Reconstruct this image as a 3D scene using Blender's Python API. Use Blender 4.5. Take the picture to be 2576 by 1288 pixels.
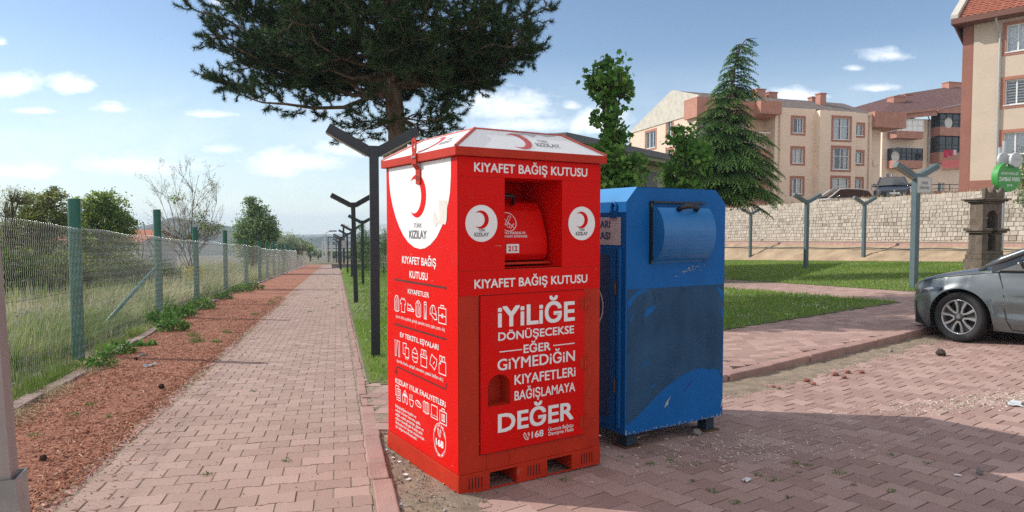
import bpy, math, random
import numpy as np
from mathutils import Vector, Matrix
R_ = math.radians
rng = np.random.default_rng(7); random.seed(7)
sc = bpy.context.scene
COL = sc.collection
for o in list(bpy.data.objects): bpy.data.objects.remove(o)

# ------------------------------------------------------------------ camera
CH = 1.36; PITCH = R_(2.55); FPX = 1734.0
cam = bpy.data.cameras.new("Camera"); cam.sensor_width = 36; cam.lens = 36*FPX/2576
cam.clip_start = .05; cam.clip_end = 6000
camo = bpy.data.objects.new("Camera", cam); COL.objects.link(camo)
camo.location = (0, 0, CH); camo.rotation_euler = (R_(90)-PITCH, 0, 0); sc.camera = camo
# ------------------------------------------------------------------ sun, sky, exposure
SUN_EL = R_(36.0); SUN_AZ = (-.967, .255)
SUN_STRENGTH = 4.0; SKY_STRENGTH = .126; EXPOSURE = .24
sun = bpy.data.lights.new("Sun", 'SUN'); sun.energy = SUN_STRENGTH; sun.angle = R_(.5); sun.color = (1, .945, .875)
suno = bpy.data.objects.new("Sun", sun); COL.objects.link(suno); suno.location = (-20, 8, 20)
sd = Vector((SUN_AZ[0]*math.cos(SUN_EL), SUN_AZ[1]*math.cos(SUN_EL), math.sin(SUN_EL)))
suno.rotation_euler = sd.to_track_quat('Z', 'Y').to_euler()
sc.view_settings.view_transform = 'Standard'; sc.view_settings.look = 'None'
sc.cycles.use_denoising = False
sc.view_settings.exposure = EXPOSURE; sc.view_settings.gamma = 1

def build_world():
    w = bpy.data.worlds.new("World"); sc.world = w; w.use_nodes = True
    nt = w.node_tree; N = nt.nodes; L = nt.links; N.clear()
    def nd(t, **k):
        n = N.new(t)
        for a, b in k.items(): setattr(n, a, b)
        return n
    def mt(op, a, b=None, c=None, clamp=False):
        n = nd('ShaderNodeMath', operation=op, use_clamp=clamp)
        for i, x in enumerate((a, b, c)):
            if x is None: continue
            if isinstance(x, (int, float)): n.inputs[i].default_value = x
            else: L.new(x, n.inputs[i])
        return n.outputs[0]
    out = nd('ShaderNodeOutputWorld'); bg = nd('ShaderNodeBackground')
    sky = nd('ShaderNodeTexSky', sky_type='NISHITA', sun_disc=False, sun_elevation=SUN_EL,
             sun_rotation=math.atan2(SUN_AZ[0], SUN_AZ[1]), altitude=1000, air_density=1.0, dust_density=.4, ozone_density=.9)
    tc = nd('ShaderNodeTexCoord'); sp = nd('ShaderNodeSeparateXYZ'); L.new(tc.outputs['Generated'], sp.inputs[0])
    ay = mt('MAXIMUM', mt('ABSOLUTE', sp.outputs[1]), .12)
    X = mt('DIVIDE', sp.outputs[0], ay); Z = mt('DIVIDE', sp.outputs[2], ay)
    cb = nd('ShaderNodeCombineXYZ'); L.new(mt('MULTIPLY', X, 1.0), cb.inputs[0]); L.new(mt('MULTIPLY', Z, 1.9), cb.inputs[1])
    def noise(scale, detail, rough, off):
        mp = nd('ShaderNodeMapping'); mp.inputs['Location'].default_value = (off, off*.7, off*.3); L.new(cb.outputs[0], mp.inputs[0])
        n = nd('ShaderNodeTexNoise', noise_dimensions='3D'); n.inputs['Scale'].default_value = scale
        n.inputs['Detail'].default_value = detail; n.inputs['Roughness'].default_value = rough
        L.new(mp.outputs[0], n.inputs[0]); return n.outputs[0]
    n1 = noise(15, 10, .66, 3.1); n2 = noise(6, 8, .65, 8.3)
    # cumulus positions as direction tangents: (x, z, half width, half height, weight)
    px = lambda a, b: ((a-1288)/FPX, (567-b)/FPX)
    blobs = [(180,222,50,27,1),(40,222,80,34,.75),(20,115,14,12,.8),(286,277,46,15,.9),(555,291,66,12,.85),(90,283,50,9,.75),(590,12,36,22,.9),(470,2,34,9,.8),
             (1290,275,120,46,.85),(1436,270,28,16,.9),(1500,312,72,40,.9),(1330,318,110,22,.7),(2222,147,62,20,.8),(2135,178,22,8,.7),
             (2185,226,50,12,.75),(1985,243,60,20,.85),(760,408,110,32,.8),(690,428,60,26,.7),(360,420,150,30,.55),(560,378,60,14,.55),(900,380,120,30,.6),(60,432,90,24,.6),(2440,330,60,20,.5)]
    acc = None
    for (a, b, hw, hh, wt) in blobs:
        x0, z0 = px(a, b)
        # flatter undersides: the lower half is squeezed
        dx = mt('MULTIPLY', mt('SUBTRACT', X, x0), FPX/hw)
        dz0 = mt('SUBTRACT', Z, z0)
        dz = mt('MULTIPLY', mt('ADD', mt('MAXIMUM', dz0, 0.0), mt('MULTIPLY', mt('MINIMUM', dz0, 0.0), 1.7)), FPX/hh)
        d = mt('SQRT', mt('ADD', mt('MULTIPLY', dx, dx), mt('MULTIPLY', dz, dz)))
        v = mt('SUBTRACT', 1.25, d)
        v = mt('ADD', v, mt('MULTIPLY', mt('SUBTRACT', n1, .46), 3.2))
        v = mt('MULTIPLY', v, .85, clamp=True)
        v = mt('MULTIPLY', v, wt)
        acc = v if acc is None else mt('MAXIMUM', acc, v)
    # thin veil low over the horizon
    lowz = mt('SUBTRACT', 1.0, mt('MULTIPLY', mt('ABSOLUTE', mt('SUBTRACT', Z, .08)), 6.5), clamp=True)
    veil = mt('MULTIPLY', mt('MULTIPLY', mt('SUBTRACT', n2, .44), 3.2, clamp=True), mt('MULTIPLY', lowz, .38))
    acc = mt('MAXIMUM', acc, veil)
    cloud = nd('ShaderNodeMixRGB'); L.new(n1, cloud.inputs[0])
    cloud.inputs[1].default_value = (7.6, 8.1, 8.8, 1); cloud.inputs[2].default_value = (11., 11., 11.2, 1)
    mix = nd('ShaderNodeMixRGB'); L.new(mt('MULTIPLY', acc, .92), mix.inputs[0]); hs = nd('ShaderNodeHueSaturation'); hs.inputs['Saturation'].default_value = 1.0; L.new(sky.outputs[0], hs.inputs['Color']); lz = mt('MULTIPLY', mt('SUBTRACT', 1.0, mt('MULTIPLY', mt('ABSOLUTE', sp.outputs[2]), 4.2), clamp=True), .72)
    hz = nd('ShaderNodeMixRGB'); L.new(lz, hz.inputs[0]); L.new(hs.outputs[0], hz.inputs[1]); hz.inputs[2].default_value = (5.0, 5.9, 6.5, 1); L.new(hz.outputs[0], mix.inputs[1]); L.new(cloud.outputs[0], mix.inputs[2])
    # unseen bright cumulus overhead and behind the viewpoint, added to fill the shaded fronts
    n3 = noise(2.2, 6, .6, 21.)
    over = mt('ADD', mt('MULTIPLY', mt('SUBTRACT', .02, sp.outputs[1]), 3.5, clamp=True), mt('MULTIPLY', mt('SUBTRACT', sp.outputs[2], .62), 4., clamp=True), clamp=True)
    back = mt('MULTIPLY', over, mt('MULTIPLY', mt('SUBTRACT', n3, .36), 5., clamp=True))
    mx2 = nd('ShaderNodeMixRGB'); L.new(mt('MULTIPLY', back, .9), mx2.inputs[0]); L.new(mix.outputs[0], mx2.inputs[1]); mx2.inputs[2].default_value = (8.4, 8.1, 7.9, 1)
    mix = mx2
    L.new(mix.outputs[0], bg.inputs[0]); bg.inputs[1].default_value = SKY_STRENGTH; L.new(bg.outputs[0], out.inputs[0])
build_world()

# ------------------------------------------------------------------ places
TH = R_(14.3); CT, ST = math.cos(TH), math.sin(TH); SL = .0395
def xy(u, v): return (u*CT - v*ST, u*ST + v*CT)          # path frame (u across, v along) -> world
def uvof(x, y): return (x*CT + y*ST, -x*ST + y*CT)
def G(u, v):                                              # lie of the land: falls along the path, rises to the right
    a = u-4.5; return -SL*v + .0385*.5*(a+np.sqrt(a*a+1))
def Gxy(x, y): return float(G(*uvof(x, y)))
_F = np.array([0, math.cos(PITCH), -math.sin(PITCH)]); _U = np.array([0, math.sin(PITCH), math.cos(PITCH)])
def ray(px, py):
    d = np.array([1., 0, 0])*(px-1288)/FPX + _U*(644-py)/FPX + _F; return d/d[1]
def at(px, py, d): return np.array([0, 0, CH]) + ray(px, py)*d    # where something d metres away stands
def gp(px, py, off=0.):
    r = ray(px, py); lo, hi = .5, 400.
    for _ in range(50):
        m = (lo+hi)/2; P = np.array([0, 0, CH])+r*m
        if P[2] - Gxy(P[0], P[1]) - off > 0: lo = m
        else: hi = m
    return np.array([0, 0, CH])+r*lo
def zat(py, y): return CH + ray(1288, py)[2]*y

# ------------------------------------------------------------------ materials
def nodes_of(m):
    m.use_nodes = True; nt = m.node_tree; return nt, nt.nodes, nt.links, nt.nodes['Principled BSDF']
_mats = {}
def mat(name, col, rough=.6, metal=0., var=.12, scale=6., bump=0., bscale=60., spec=.5, coat=0., spots=None, stretch=None, tint=None, transl=0., attr=False, cols=None):
    """procedural principled material: two noises move the colour, a third makes bump; spots=(colour, scale, threshold) adds wear or dirt"""
    if name in _mats: return _mats[name]
    m = bpy.data.materials.new(name); _mats[name] = m
    nt, N, L, P = nodes_of(m)
    P.inputs['Roughness'].default_value = rough; P.inputs['Metallic'].default_value = metal
    P.inputs['Specular IOR Level'].default_value = spec; P.inputs['Coat Weight'].default_value = coat; P.inputs['Coat Roughness'].default_value = .08
    tc = N.new('ShaderNodeTexCoord'); src = tc.outputs['Object']
    if stretch:
        mp = N.new('ShaderNodeMapping'); mp.inputs['Scale'].default_value = stretch; L.new(src, mp.inputs[0]); src = mp.outputs[0]
    def noise(s, det=5, ro=.6):
        n = N.new('ShaderNodeTexNoise'); n.inputs['Scale'].default_value = s; n.inputs['Detail'].default_value = det
        n.inputs['Roughness'].default_value = ro; L.new(src, n.inputs[0]); return n.outputs[0]
    rp = N.new('ShaderNodeValToRGB')
    if attr:
        at_ = N.new('ShaderNodeAttribute'); at_.attribute_name = 'rnd'
        if var > 0:
            mx = N.new('ShaderNodeMath'); mx.operation = 'MULTIPLY_ADD'; L.new(noise(scale), mx.inputs[0]); mx.inputs[1].default_value = var*2
            sb = N.new('ShaderNodeMath'); sb.operation = 'SUBTRACT'; L.new(at_.outputs['Fac'], sb.inputs[0]); sb.inputs[1].default_value = var
            L.new(sb.outputs[0], mx.inputs[2]); L.new(mx.outputs[0], rp.inputs[0])
        else: L.new(at_.outputs['Fac'], rp.inputs[0])
    else: L.new(noise(scale), rp.inputs[0])
    if cols is None:
        lo = tuple(max(0, c*(1-var)) for c in col); hi = tuple(min(1, c*(1+var)) for c in col)
        if tint: hi = tint
        cols = [(.3, lo), (.7, hi)]
    els = rp.color_ramp.elements
    els[0].position, els[0].color = cols[0][0], (*cols[0][1], 1)
    els[1].position, els[1].color = cols[-1][0], (*cols[-1][1], 1)
    for p_, c_ in cols[1:-1]:
        e = els.new(p_); e.color = (*c_, 1)
    c = rp.outputs[0]
    for (scol, ss, th, soft) in (spots or []):
        r2 = N.new('ShaderNodeValToRGB'); r2.color_ramp.elements[0].position = th; r2.color_ramp.elements[1].position = min(1, th+soft)
        L.new(noise(ss, 8, .7), r2.inputs[0])
        mx = N.new('ShaderNodeMixRGB'); L.new(r2.outputs[0], mx.inputs[0]); L.new(c, mx.inputs[1]); mx.inputs[2].default_value = (*scol, 1); c = mx.outputs[0]
    L.new(c, P.inputs['Base Color'])
    if bump:
        b = N.new('ShaderNodeBump'); b.inputs['Strength'].default_value = bump; b.inputs['Distance'].default_value = .02
        L.new(noise(bscale, 6, .65), b.inputs['Height']); L.new(b.outputs[0], P.inputs['Normal'])
    if transl:
        t = N.new('ShaderNodeBsdfTranslucent'); L.new(c, t.inputs[0]); ms = N.new('ShaderNodeMixShader'); ms.inputs[0].default_value = transl
        L.new(P.outputs[0], ms.inputs[1]); L.new(t.outputs[0], ms.inputs[2]); L.new(ms.outputs[0], N['Material Output'].inputs[0])
    return m
def glass_mat(name, tintc=(.75, .82, .85), k=.55):
    if name in _mats: return _mats[name]
    m = bpy.data.materials.new(name); _mats[name] = m
    nt, N, L, P = nodes_of(m); N.remove(P)
    t = N.new('ShaderNodeBsdfTransparent'); t.inputs[0].default_value = (*tintc, 1)
    g = N.new('ShaderNodeBsdfGlossy'); g.inputs['Roughness'].default_value = .03; g.inputs[0].default_value = (.9, .95, 1, 1)
    f = N.new('ShaderNodeFresnel'); f.inputs[0].default_value = 1.5
    a = N.new('ShaderNodeMath'); a.operation = 'MULTIPLY_ADD'; a.inputs[1].default_value = 1.; a.inputs[2].default_value = 1-k-.42 if k < .5 else .06; L.new(f.outputs[0], a.inputs[0]); a.use_clamp = True
    ms = N.new('ShaderNodeMixShader'); L.new(a.outputs[0], ms.inputs[0]); L.new(t.outputs[0], ms.inputs[1]); L.new(g.outputs[0], ms.inputs[2])
    L.new(ms.outputs[0], N['Material Output'].inputs[0]); return m

# ------------------------------------------------------------------ mesh helpers
def tag(o, label=None, cat=None, group=None, kind=None):
    if label: o['label'] = label
    if cat: o['category'] = cat
    if group: o['group'] = group
    if kind: o['kind'] = kind
    return o
def thing(name, label, cat, loc=(0, 0, 0), rz=0., group=None):
    o = bpy.data.objects.new(name, None); COL.objects.link(o); o.empty_display_size = .2
    o.location = tuple(float(a) for a in loc); o.rotation_euler = (0, 0, rz)
    return tag(o, label, cat, group)
def link(me, name, mats, parent):
    o = bpy.data.objects.new(name, me); COL.objects.link(o)
    for m in (mats if isinstance(mats, (list, tuple)) else [mats]): me.materials.append(m)
    if parent is not None: o.parent = parent
    return o
class MB:
    def __init__(s): s.v, s.f, s.m = [], [], []
    def add(s, vs, fs, mi=0):
        k = len(s.v); s.v += [tuple(map(float, p)) for p in vs]; s.f += [tuple(i+k for i in f) for f in fs]; s.m += [mi]*len(fs); return s
    def box(s, lo, hi, mi=0, T=None):
        x0, y0, z0 = lo; x1, y1, z1 = hi
        vs = [(x0,y0,z0),(x1,y0,z0),(x1,y1,z0),(x0,y1,z0),(x0,y0,z1),(x1,y0,z1),(x1,y1,z1),(x0,y1,z1)]
        if T: vs = [T(*p) for p in vs]
        return s.add(vs, [(0,3,2,1),(4,5,6,7),(0,1,5,4),(1,2,6,5),(2,3,7,6),(3,0,4,7)], mi)
    def tube(s, pts, rad, n=6, mi=0, cap=True):
        pts = [Vector(map(float, p)) for p in pts]; k = len(pts)
        if not hasattr(rad, '__len__'): rad = [rad]*k
        vs = []; up = Vector((0, 0, 1))
        for i, p in enumerate(pts):
            t = (pts[min(i+1, k-1)]-pts[max(i-1, 0)])
            if t.length < 1e-9: t = Vector((0, 0, 1))
            t.normalize(); a = t.cross(up)
            if a.length < .05: a = t.cross(Vector((1, 0, 0)))
            a.normalize(); b = t.cross(a)
            for j in range(n):
                q = 2*math.pi*j/n; vs.append(p+(a*math.cos(q)+b*math.sin(q))*rad[i])
        fs = [(i*n+j, i*n+(j+1) % n, (i+1)*n+(j+1) % n, (i+1)*n+j) for i in range(k-1) for j in range(n)]
        if cap: fs += [tuple(range(n))[::-1], tuple(range((k-1)*n, k*n))]
        return s.add(vs, fs, mi)
    def prism(s, poly, T, d0, d1, mi=0):                    # polygon (a,b) -> T(a,b,depth)
        n = len(poly); vs = [T(a, b, d0) for a, b in poly]+[T(a, b, d1) for a, b in poly]
        return s.add(vs, [tuple(range(n))[::-1], tuple(range(n, 2*n))]+[(i, (i+1) % n, n+(i+1) % n, n+i) for i in range(n)], mi)
    def poly(s, poly, T, d, mi=0): return s.add([T(a, b, d) for a, b in poly], [tuple(range(len(poly)))], mi)
    def ribbon(s, pts, w, T, d, closed=False, mi=0):
        pts = [np.array(p, float) for p in pts]; n = len(pts); vs = []
        for i, p in enumerate(pts):
            a = pts[(i-1) % n] if (closed or i > 0) else p; b = pts[(i+1) % n] if (closed or i < n-1) else p
            t1 = p-a; t2 = b-p; l1 = np.hypot(*t1); l2 = np.hypot(*t2)
            t1 = t1/l1 if l1 > 1e-9 else t2/max(l2, 1e-9); t2 = t2/l2 if l2 > 1e-9 else t1
            nn = np.array([-(t1+t2)[1], (t1+t2)[0]]); ln = np.hypot(*nn)
            nn = nn/ln if ln > 1e-6 else np.array([-t1[1], t1[0]])
            c = max(.5, abs(nn @ np.array([-t1[1], t1[0]])))
            q = nn*w/2/c; vs += [T(*(p+q), d), T(*(p-q), d)]
        m = n if closed else n-1
        return s.add(vs, [(2*i, 2*i+1, 2*((i+1) % n)+1, 2*((i+1) % n)) for i in range(m)], mi)
    def lathe(s, prof, n=16, c=(0, 0, 0), mi=0, T=None):
        vs = []
        for r, z in prof:
            for j in range(n):
                q = 2*math.pi*j/n; p = (c[0]+r*math.cos(q), c[1]+r*math.sin(q), c[2]+z); vs.append(T(*p) if T else p)
        return s.add(vs, [(i*n+j, i*n+(j+1) % n, (i+1)*n+(j+1) % n, (i+1)*n+j) for i in range(len(prof)-1) for j in range(n)], mi)
    def build(s, name, mats, parent=None, smooth=False, bevel=0., seg=2):
        me = bpy.data.meshes.new(name); me.from_pydata(s.v, [], s.f)
        o = link(me, name, mats, parent)
        me.polygons.foreach_set('material_index', s.m)
        if smooth: me.polygons.foreach_set('use_smooth', [True]*len(s.f))
        me.validate(); me.update()
        if bevel:
            b = o.modifiers.new('edge', 'BEVEL'); b.width = bevel; b.segments = seg; b.limit_method = 'ANGLE'; b.angle_limit = R_(35)
        return o
def np_mesh(name, V, Fs, mats, parent=None, rnd=None, mi=None, smooth=False):
    """big meshes: V (n,3), Fs a list of (m,k) index arrays, rnd one value per face"""
    me = bpy.data.meshes.new(name); V = np.asarray(V, np.float32)
    me.vertices.add(len(V)); me.vertices.foreach_set('co', V.ravel())
    Fs = [np.asarray(f, np.int32) for f in Fs if len(f)]
    lt = np.concatenate([np.full(len(f), f.shape[1], np.int32) for f in Fs]); li = np.concatenate([f.ravel() for f in Fs])
    me.loops.add(len(li)); me.loops.foreach_set('vertex_index', li)
    me.polygons.add(len(lt)); me.polygons.foreach_set('loop_start', np.concatenate([[0], np.cumsum(lt)[:-1]]).astype(np.int32))
    if mi is not None: me.polygons.foreach_set('material_index', np.asarray(mi, np.int32))
    me.polygons.foreach_set('use_smooth', np.full(len(lt), bool(smooth)))
    me.update(calc_edges=True)
    if rnd is not None:
        a = me.attributes.new('rnd', 'FLOAT', 'FACE'); a.data.foreach_set('value', np.asarray(rnd, np.float32))
    return link(me, name, mats, parent)
def copy_tree(o, parent=None):
    c = o.copy(); COL.objects.link(c)
    if parent is not None: c.parent = parent
    for ch in [x for x in bpy.data.objects if x.parent == o]: copy_tree(ch, c)
    return c
_txt = {}
def text2d(body, bold=.0, space=1.0):
    k = (body, bold, space)
    if k in _txt: return _txt[k]
    cu = bpy.data.curves.new('t', 'FONT'); cu.body = body; cu.offset = bold; cu.resolution_u = 3; cu.space_character = space
    o = bpy.data.objects.new('t', cu); COL.objects.link(o)
    dg = bpy.context.evaluated_depsgraph_get(); me = o.evaluated_get(dg).to_mesh()
    vs = np.array([v.co[:2] for v in me.vertices]); fs = [tuple(p.vertices) for p in me.polygons]
    bpy.data.objects.remove(o); bpy.data.curves.remove(cu); _txt[k] = (vs, fs); return _txt[k]
def put_text(mb, body, a0, a1, base, cap, T, d, bold=.02, mi=0, space=1.):
    """lettering from a0 to a1 on a baseline; the body is scaled to that run and cap height"""
    vs, fs = text2d(body, 0., space)
    x0, x1 = vs[:, 0].min(), vs[:, 0].max()
    sx = (a1-a0)/(x1-x0+2*bold); sy = cap/(.685+2*bold)
    for k, (ox, oy) in enumerate(((0, 0), (-1, -1), (1, -1), (-1, 1), (1, 1)) if bold > .004 else ((0, 0),)):   # heavier strokes: the outline laid five times, a hair apart
        X = a0+(vs[:, 0]-x0+bold*(1+ox))*sx; Y = base+(vs[:, 1]+bold*(1+oy))*sy
        mb.add([T(x, y, d+.00012*k) for x, y in zip(X, Y)], fs, mi)
def circ(c, r, n=32, a0=0., a1=2*math.pi, ry=None):
    ry = r if ry is None else ry
    m = n if abs(a1-a0-2*math.pi) < 1e-6 else n+1
    return [(c[0]+r*math.cos(a0+(a1-a0)*i/n), c[1]+ry*math.sin(a0+(a1-a0)*i/n)) for i in range(m)]
def crescent(mb, c, r, T, d, mi=0, open_=True, flip=1, sx=1.):
    """crescent whose horns point to -a: outer circle radius r, inner circle shifted towards the horns"""
    ri = r*.80; sh = -r*.32; n = 26
    # horns where the circles meet
    xh = (r*r-ri*ri+sh*sh)/(2*sh); ao = math.acos(max(-1, min(1, xh/r))); ai = math.acos(max(-1, min(1, (xh-sh)/ri)))
    vs = []
    for i in range(n+1):
        t = -1+2*i/n; A = ao*t; B = ai*t
        vs += [T(c[0]+flip*sx*r*math.cos(A), c[1]+r*math.sin(A), d), T(c[0]+flip*sx*(sh+ri*math.cos(B)), c[1]+ri*math.sin(B), d)]
    mb.add(vs, [(2*i, 2*i+1, 2*i+3, 2*i+2) for i in range(n)], mi)
def interp(x, pts):
    return np.interp(x, [p[0] for p in pts], [p[1] for p in pts])
# ------------------------------------------------------------------ ground
def vnoise(x, y, seed=0):
    """smooth value noise on arrays"""
    xi = np.floor(x).astype(int); yi = np.floor(y).astype(int); fx = x-xi; fy = y-yi
    def h(a, b):
        n = (a*374761393 + b*668265263 + seed*974634777) & 0x7fffffff
        n = ((n ^ (n >> 13))*1274126177) & 0x7fffffff
        return ((n ^ (n >> 16)) & 0xffff)/65535.
    fx = fx*fx*(3-2*fx); fy = fy*fy*(3-2*fy)
    return (h(xi, yi)*(1-fx)+h(xi+1, yi)*fx)*(1-fy)+(h(xi, yi+1)*(1-fx)+h(xi+1, yi+1)*fx)*fy
def fbm(x, y, seed=0): return .55*vnoise(x, y, seed)+.3*vnoise(2.1*x, 2.1*y, seed+1)+.15*vnoise(4.3*x, 4.3*y, seed+2)
def grid_uv(name, us, vs, zf, m, kind='structure', smooth=True, parent=None):
    U, V = np.meshgrid(us, vs, indexing='ij'); Z = zf(U, V); X, Y = U*CT-V*ST, U*ST+V*CT
    nu, nv = U.shape; i = np.arange(nu*nv).reshape(nu, nv)
    F = np.stack([i[:-1, :-1], i[1:, :-1], i[1:, 1:], i[:-1, 1:]], -1).reshape(-1, 4)
    o = np_mesh(name, np.stack([X, Y, Z], -1).reshape(-1, 3), [F], m, parent, smooth=smooth)
    return tag(o, kind=kind) if kind else o
def off_walk(u): return np.clip(.009*u, 0, .05)
def T(u, v):                                             # open terrain everywhere, kept below the laid surfaces
    z = np.where(v < 430, -SL*v, -SL*430-.006*(v-430))
    a = np.minimum(u, 40)-4.5; z = z + .0385*.5*(a+np.sqrt(a*a+1))*np.exp(-np.maximum(v-60, 0)/60.)
    z = z - np.clip((-u-4)*.02, 0, 2.5)*np.clip((-u-4)/3, 0, 1)
    return z - (.035+.125*np.clip((u+1.75)/.1, 0, 1))*np.clip((100-v)/30, 0, 1)
m_field = mat('field_soil', (.13, .13, .055), .95, var=.5, scale=.7, tint=(.24, .19, .10), bump=.6, bscale=20)
us = np.unique(np.concatenate([-np.geomspace(4, 900, 40), np.linspace(-4, 4, 33), np.geomspace(4, 900, 40), [-1.76, -1.64]]))
vs = np.unique(np.concatenate([np.linspace(-12, 40, 53), np.geomspace(40, 2600, 50)]))
grid_uv('ground', us, vs, T, m_field)

# ---- pavers: dumbbell blocks, wavy long joints, open short joints
def brick_template(L, W, a=.0062):
    g, gs = .0021, .0050
    xs = [gs, L*.23, L*.31, L*.69, L*.77, L-gs]; sg = [1, 1, -1, -1, 1, 1]
    low = [(x, -a*s_+g) for x, s_ in zip(xs, sg)]; up = [(x, W+a*s_-g) for x, s_ in zip(xs, sg)]
    ring = np.array(low+up[::-1]); c = np.array([L/2, W/2])
    d = ring-c; inner = ring - np.sign(d)*np.array([.0018, .0018])
    return ring, inner
def pavers(name, mt_, O, ang, ni, nj, L, W, test, off, clip=None, label=None, sink=None, seed=0, zr=.0011):
    r = np.random.default_rng(seed); ring, inner = brick_template(L, W); n = len(ring)
    I, J = np.meshgrid(np.arange(*ni), np.arange(*nj), indexing='ij'); I, J = I.ravel(), J.ravel()
    bx = I*L + (J % 2)*L/2; by = J*W
    ca, sa = math.cos(ang), math.sin(ang)
    cu = O[0]+(bx+L/2)*ca-(by+W/2)*sa; cv = O[1]+(bx+L/2)*sa+(by+W/2)*ca
    k = test(cu, cv); bx, by, cu, cv = bx[k], by[k], cu[k], cv[k]; B = len(bx)
    zj = r.normal(0, zr, B); tx = r.normal(0, .0035, B); ty = r.normal(0, .0035, B)
    if sink is not None: zj = zj + sink(cu, cv)
    parts = []
    for rg, dz in ((inner, 0.), (ring, -.0022), (ring, -.05)):
        lx = bx[:, None]+rg[None, :, 0]; ly = by[:, None]+rg[None, :, 1]
        if clip is not None: lx = np.clip(lx, *clip)
        u = O[0]+lx*ca-ly*sa; v = O[1]+lx*sa+ly*ca
        z = G(u, v)+off(u)+zj[:, None]+dz+tx[:, None]*(rg[None, :, 0]-L/2)+ty[:, None]*(rg[None, :, 1]-W/2)
        parts.append(np.stack([u*CT-v*ST, u*ST+v*CT, z], -1))
    V = np.concatenate(parts, 1).reshape(-1, 3); b0 = (np.arange(B)*3*n)[:, None]
    top = b0+np.arange(n)[None]
    j = np.arange(n); j2 = (j+1) % n
    q1 = np.stack([n+j, n+j2, j2, j], -1); q2 = np.stack([2*n+j, 2*n+j2, n+j2, n+j], -1)
    quads = (b0[:, :, None]+np.concatenate([q1, q2])[None]).reshape(-1, 4)
    rv = r.random(B)
    return tag(np_mesh(name, V, [top, quads], mt_, rnd=np.concatenate([rv, np.repeat(rv, 2*n)])), label, kind='structure')
PAVCOL = [(0, (.315, .212, .172)), (.5, (.355, .244, .200)), (1, (.405, .282, .234))]
m_pave = mat('path_pavers', (.4, .25, .2), .88, attr=True, var=.16, scale=14, cols=PAVCOL, bump=.35, bscale=220, spots=[((.40, .33, .25), 2.2, .60, .22), ((.15, .10, .085), 5, .68, .15), ((.55, .47, .43), 160, .72, .03)])
m_pave2 = mat('road_pavers', (.4, .25, .2), .88, attr=True, var=.18, scale=12, cols=[(0, (.305, .19, .16)), (.5, (.365, .236, .20)), (1, (.43, .29, .248))], bump=.35, bscale=200,
              spots=[((.40, .30, .24), 1.3, .70, .3), ((.16, .11, .085), 2.7, .72, .12), ((.5, .42, .38), 150, .72, .03)])
m_joint = mat('joint_sand', (.30, .235, .17), .95, var=.35, scale=14, bump=.6, bscale=160, spots=[((.12, .13, .05), 3, .62, .1)])
PU0, PU1 = -1.45, .175
LB, WB = .203, .164
pavers('path', m_pave, (PU0, -3.0), 0., (-1, 10), (0, 552), LB, WB, lambda u, v: (u > PU0-.09) & (u < PU1+.09), lambda u: 0*u, clip=(0, PU1-PU0), seed=3)
grid_uv('path_bed', np.array([-1.58, -.6, .20]), np.linspace(-3, 88, 92), lambda u, v: G(u, v)-.004, m_joint)
grid_uv('edging_soil', np.array([.12, .24, .40]), np.linspace(6.3, 88, 83), lambda u, v: G(u, v)-.012, m_joint)
# ---- kerb stones
m_kerb = mat('kerb_stone', (.36, .22, .185), .9, var=.2, scale=3, bump=.5, bscale=90, spots=[((.38, .32, .26), 4, .58, .2), ((.13, .09, .08), 3, .68, .1)])
def kerb_line(name, pts, w, z0f, z1f, seg=.9, gap=.008, rnd=.008, mt_=None, seed=5, skip=0.):
    """a row of kerb stones along a uv polyline: one mesh, stones slightly out of line"""
    r = random.Random(seed); mb = MB(); P = [np.array(p, float) for p in pts]
    for a, b in zip(P[:-1], P[1:]):
        d = b-a; ln = np.hypot(*d); n = max(1, round(ln/seg)); d = d/ln; q = np.array([-d[1], d[0]])
        for i in range(n):
            if r.random() < skip: continue
            s0, s1 = i*ln/n+gap/2, (i+1)*ln/n-gap/2; o = r.uniform(-rnd, rnd); dz = r.uniform(-rnd, rnd)*.7
            c = [a+d*s0+q*(o-w/2), a+d*s1+q*(o-w/2), a+d*s1+q*(o+w/2), a+d*s0+q*(o+w/2)]
            vs = [(*xy(*p), float(z0f(p[0], p[1]))) for p in c]+[(*xy(*p), float(z1f(p[0], p[1]))+dz) for p in c]
            mb.add(vs, [(0,3,2,1),(4,5,6,7),(0,1,5,4),(1,2,6,5),(2,3,7,6),(3,0,4,7)])
    return tag(mb.build(name, mt_ or m_kerb, bevel=.014, seg=3), kind='structure')
kerb_line('path_kerb', [(.235, -3), (.245, 6.2)], .125, lambda u, v: G(u, v)-.16, lambda u, v: G(u, v)+.004, seg=1.0, seed=1)
kerb_line('lawn_edging', [(.235, 6.25), (.25, 87)], .09, lambda u, v: G(u, v)-.16, lambda u, v: G(u, v)-.004, seg=.5, seed=2)
kerb_line('mulch_edging', [(-1.51, -3), (-1.52, 87)], .09, lambda u, v: G(u, v)-.16, lambda u, v: G(u, v)-.004, seg=.5, seed=3)
EDGE = [(-2.2, -2), (-2.7, 6.8), (-3.13, 13.3), (-3.52, 24), (-3.5, 88)]
m_edge = mat('edge_stone', (.30, .22, .19), .92, var=.3, scale=5, bump=.6, bscale=60)
kerb_line('fence_edging', [(u-.07, v) for u, v in EDGE], .15, lambda u, v: G(u, v)-.16, lambda u, v: G(u, v)+.03, seg=.75, rnd=.025, mt_=m_edge, seed=4, skip=.08)
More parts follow.
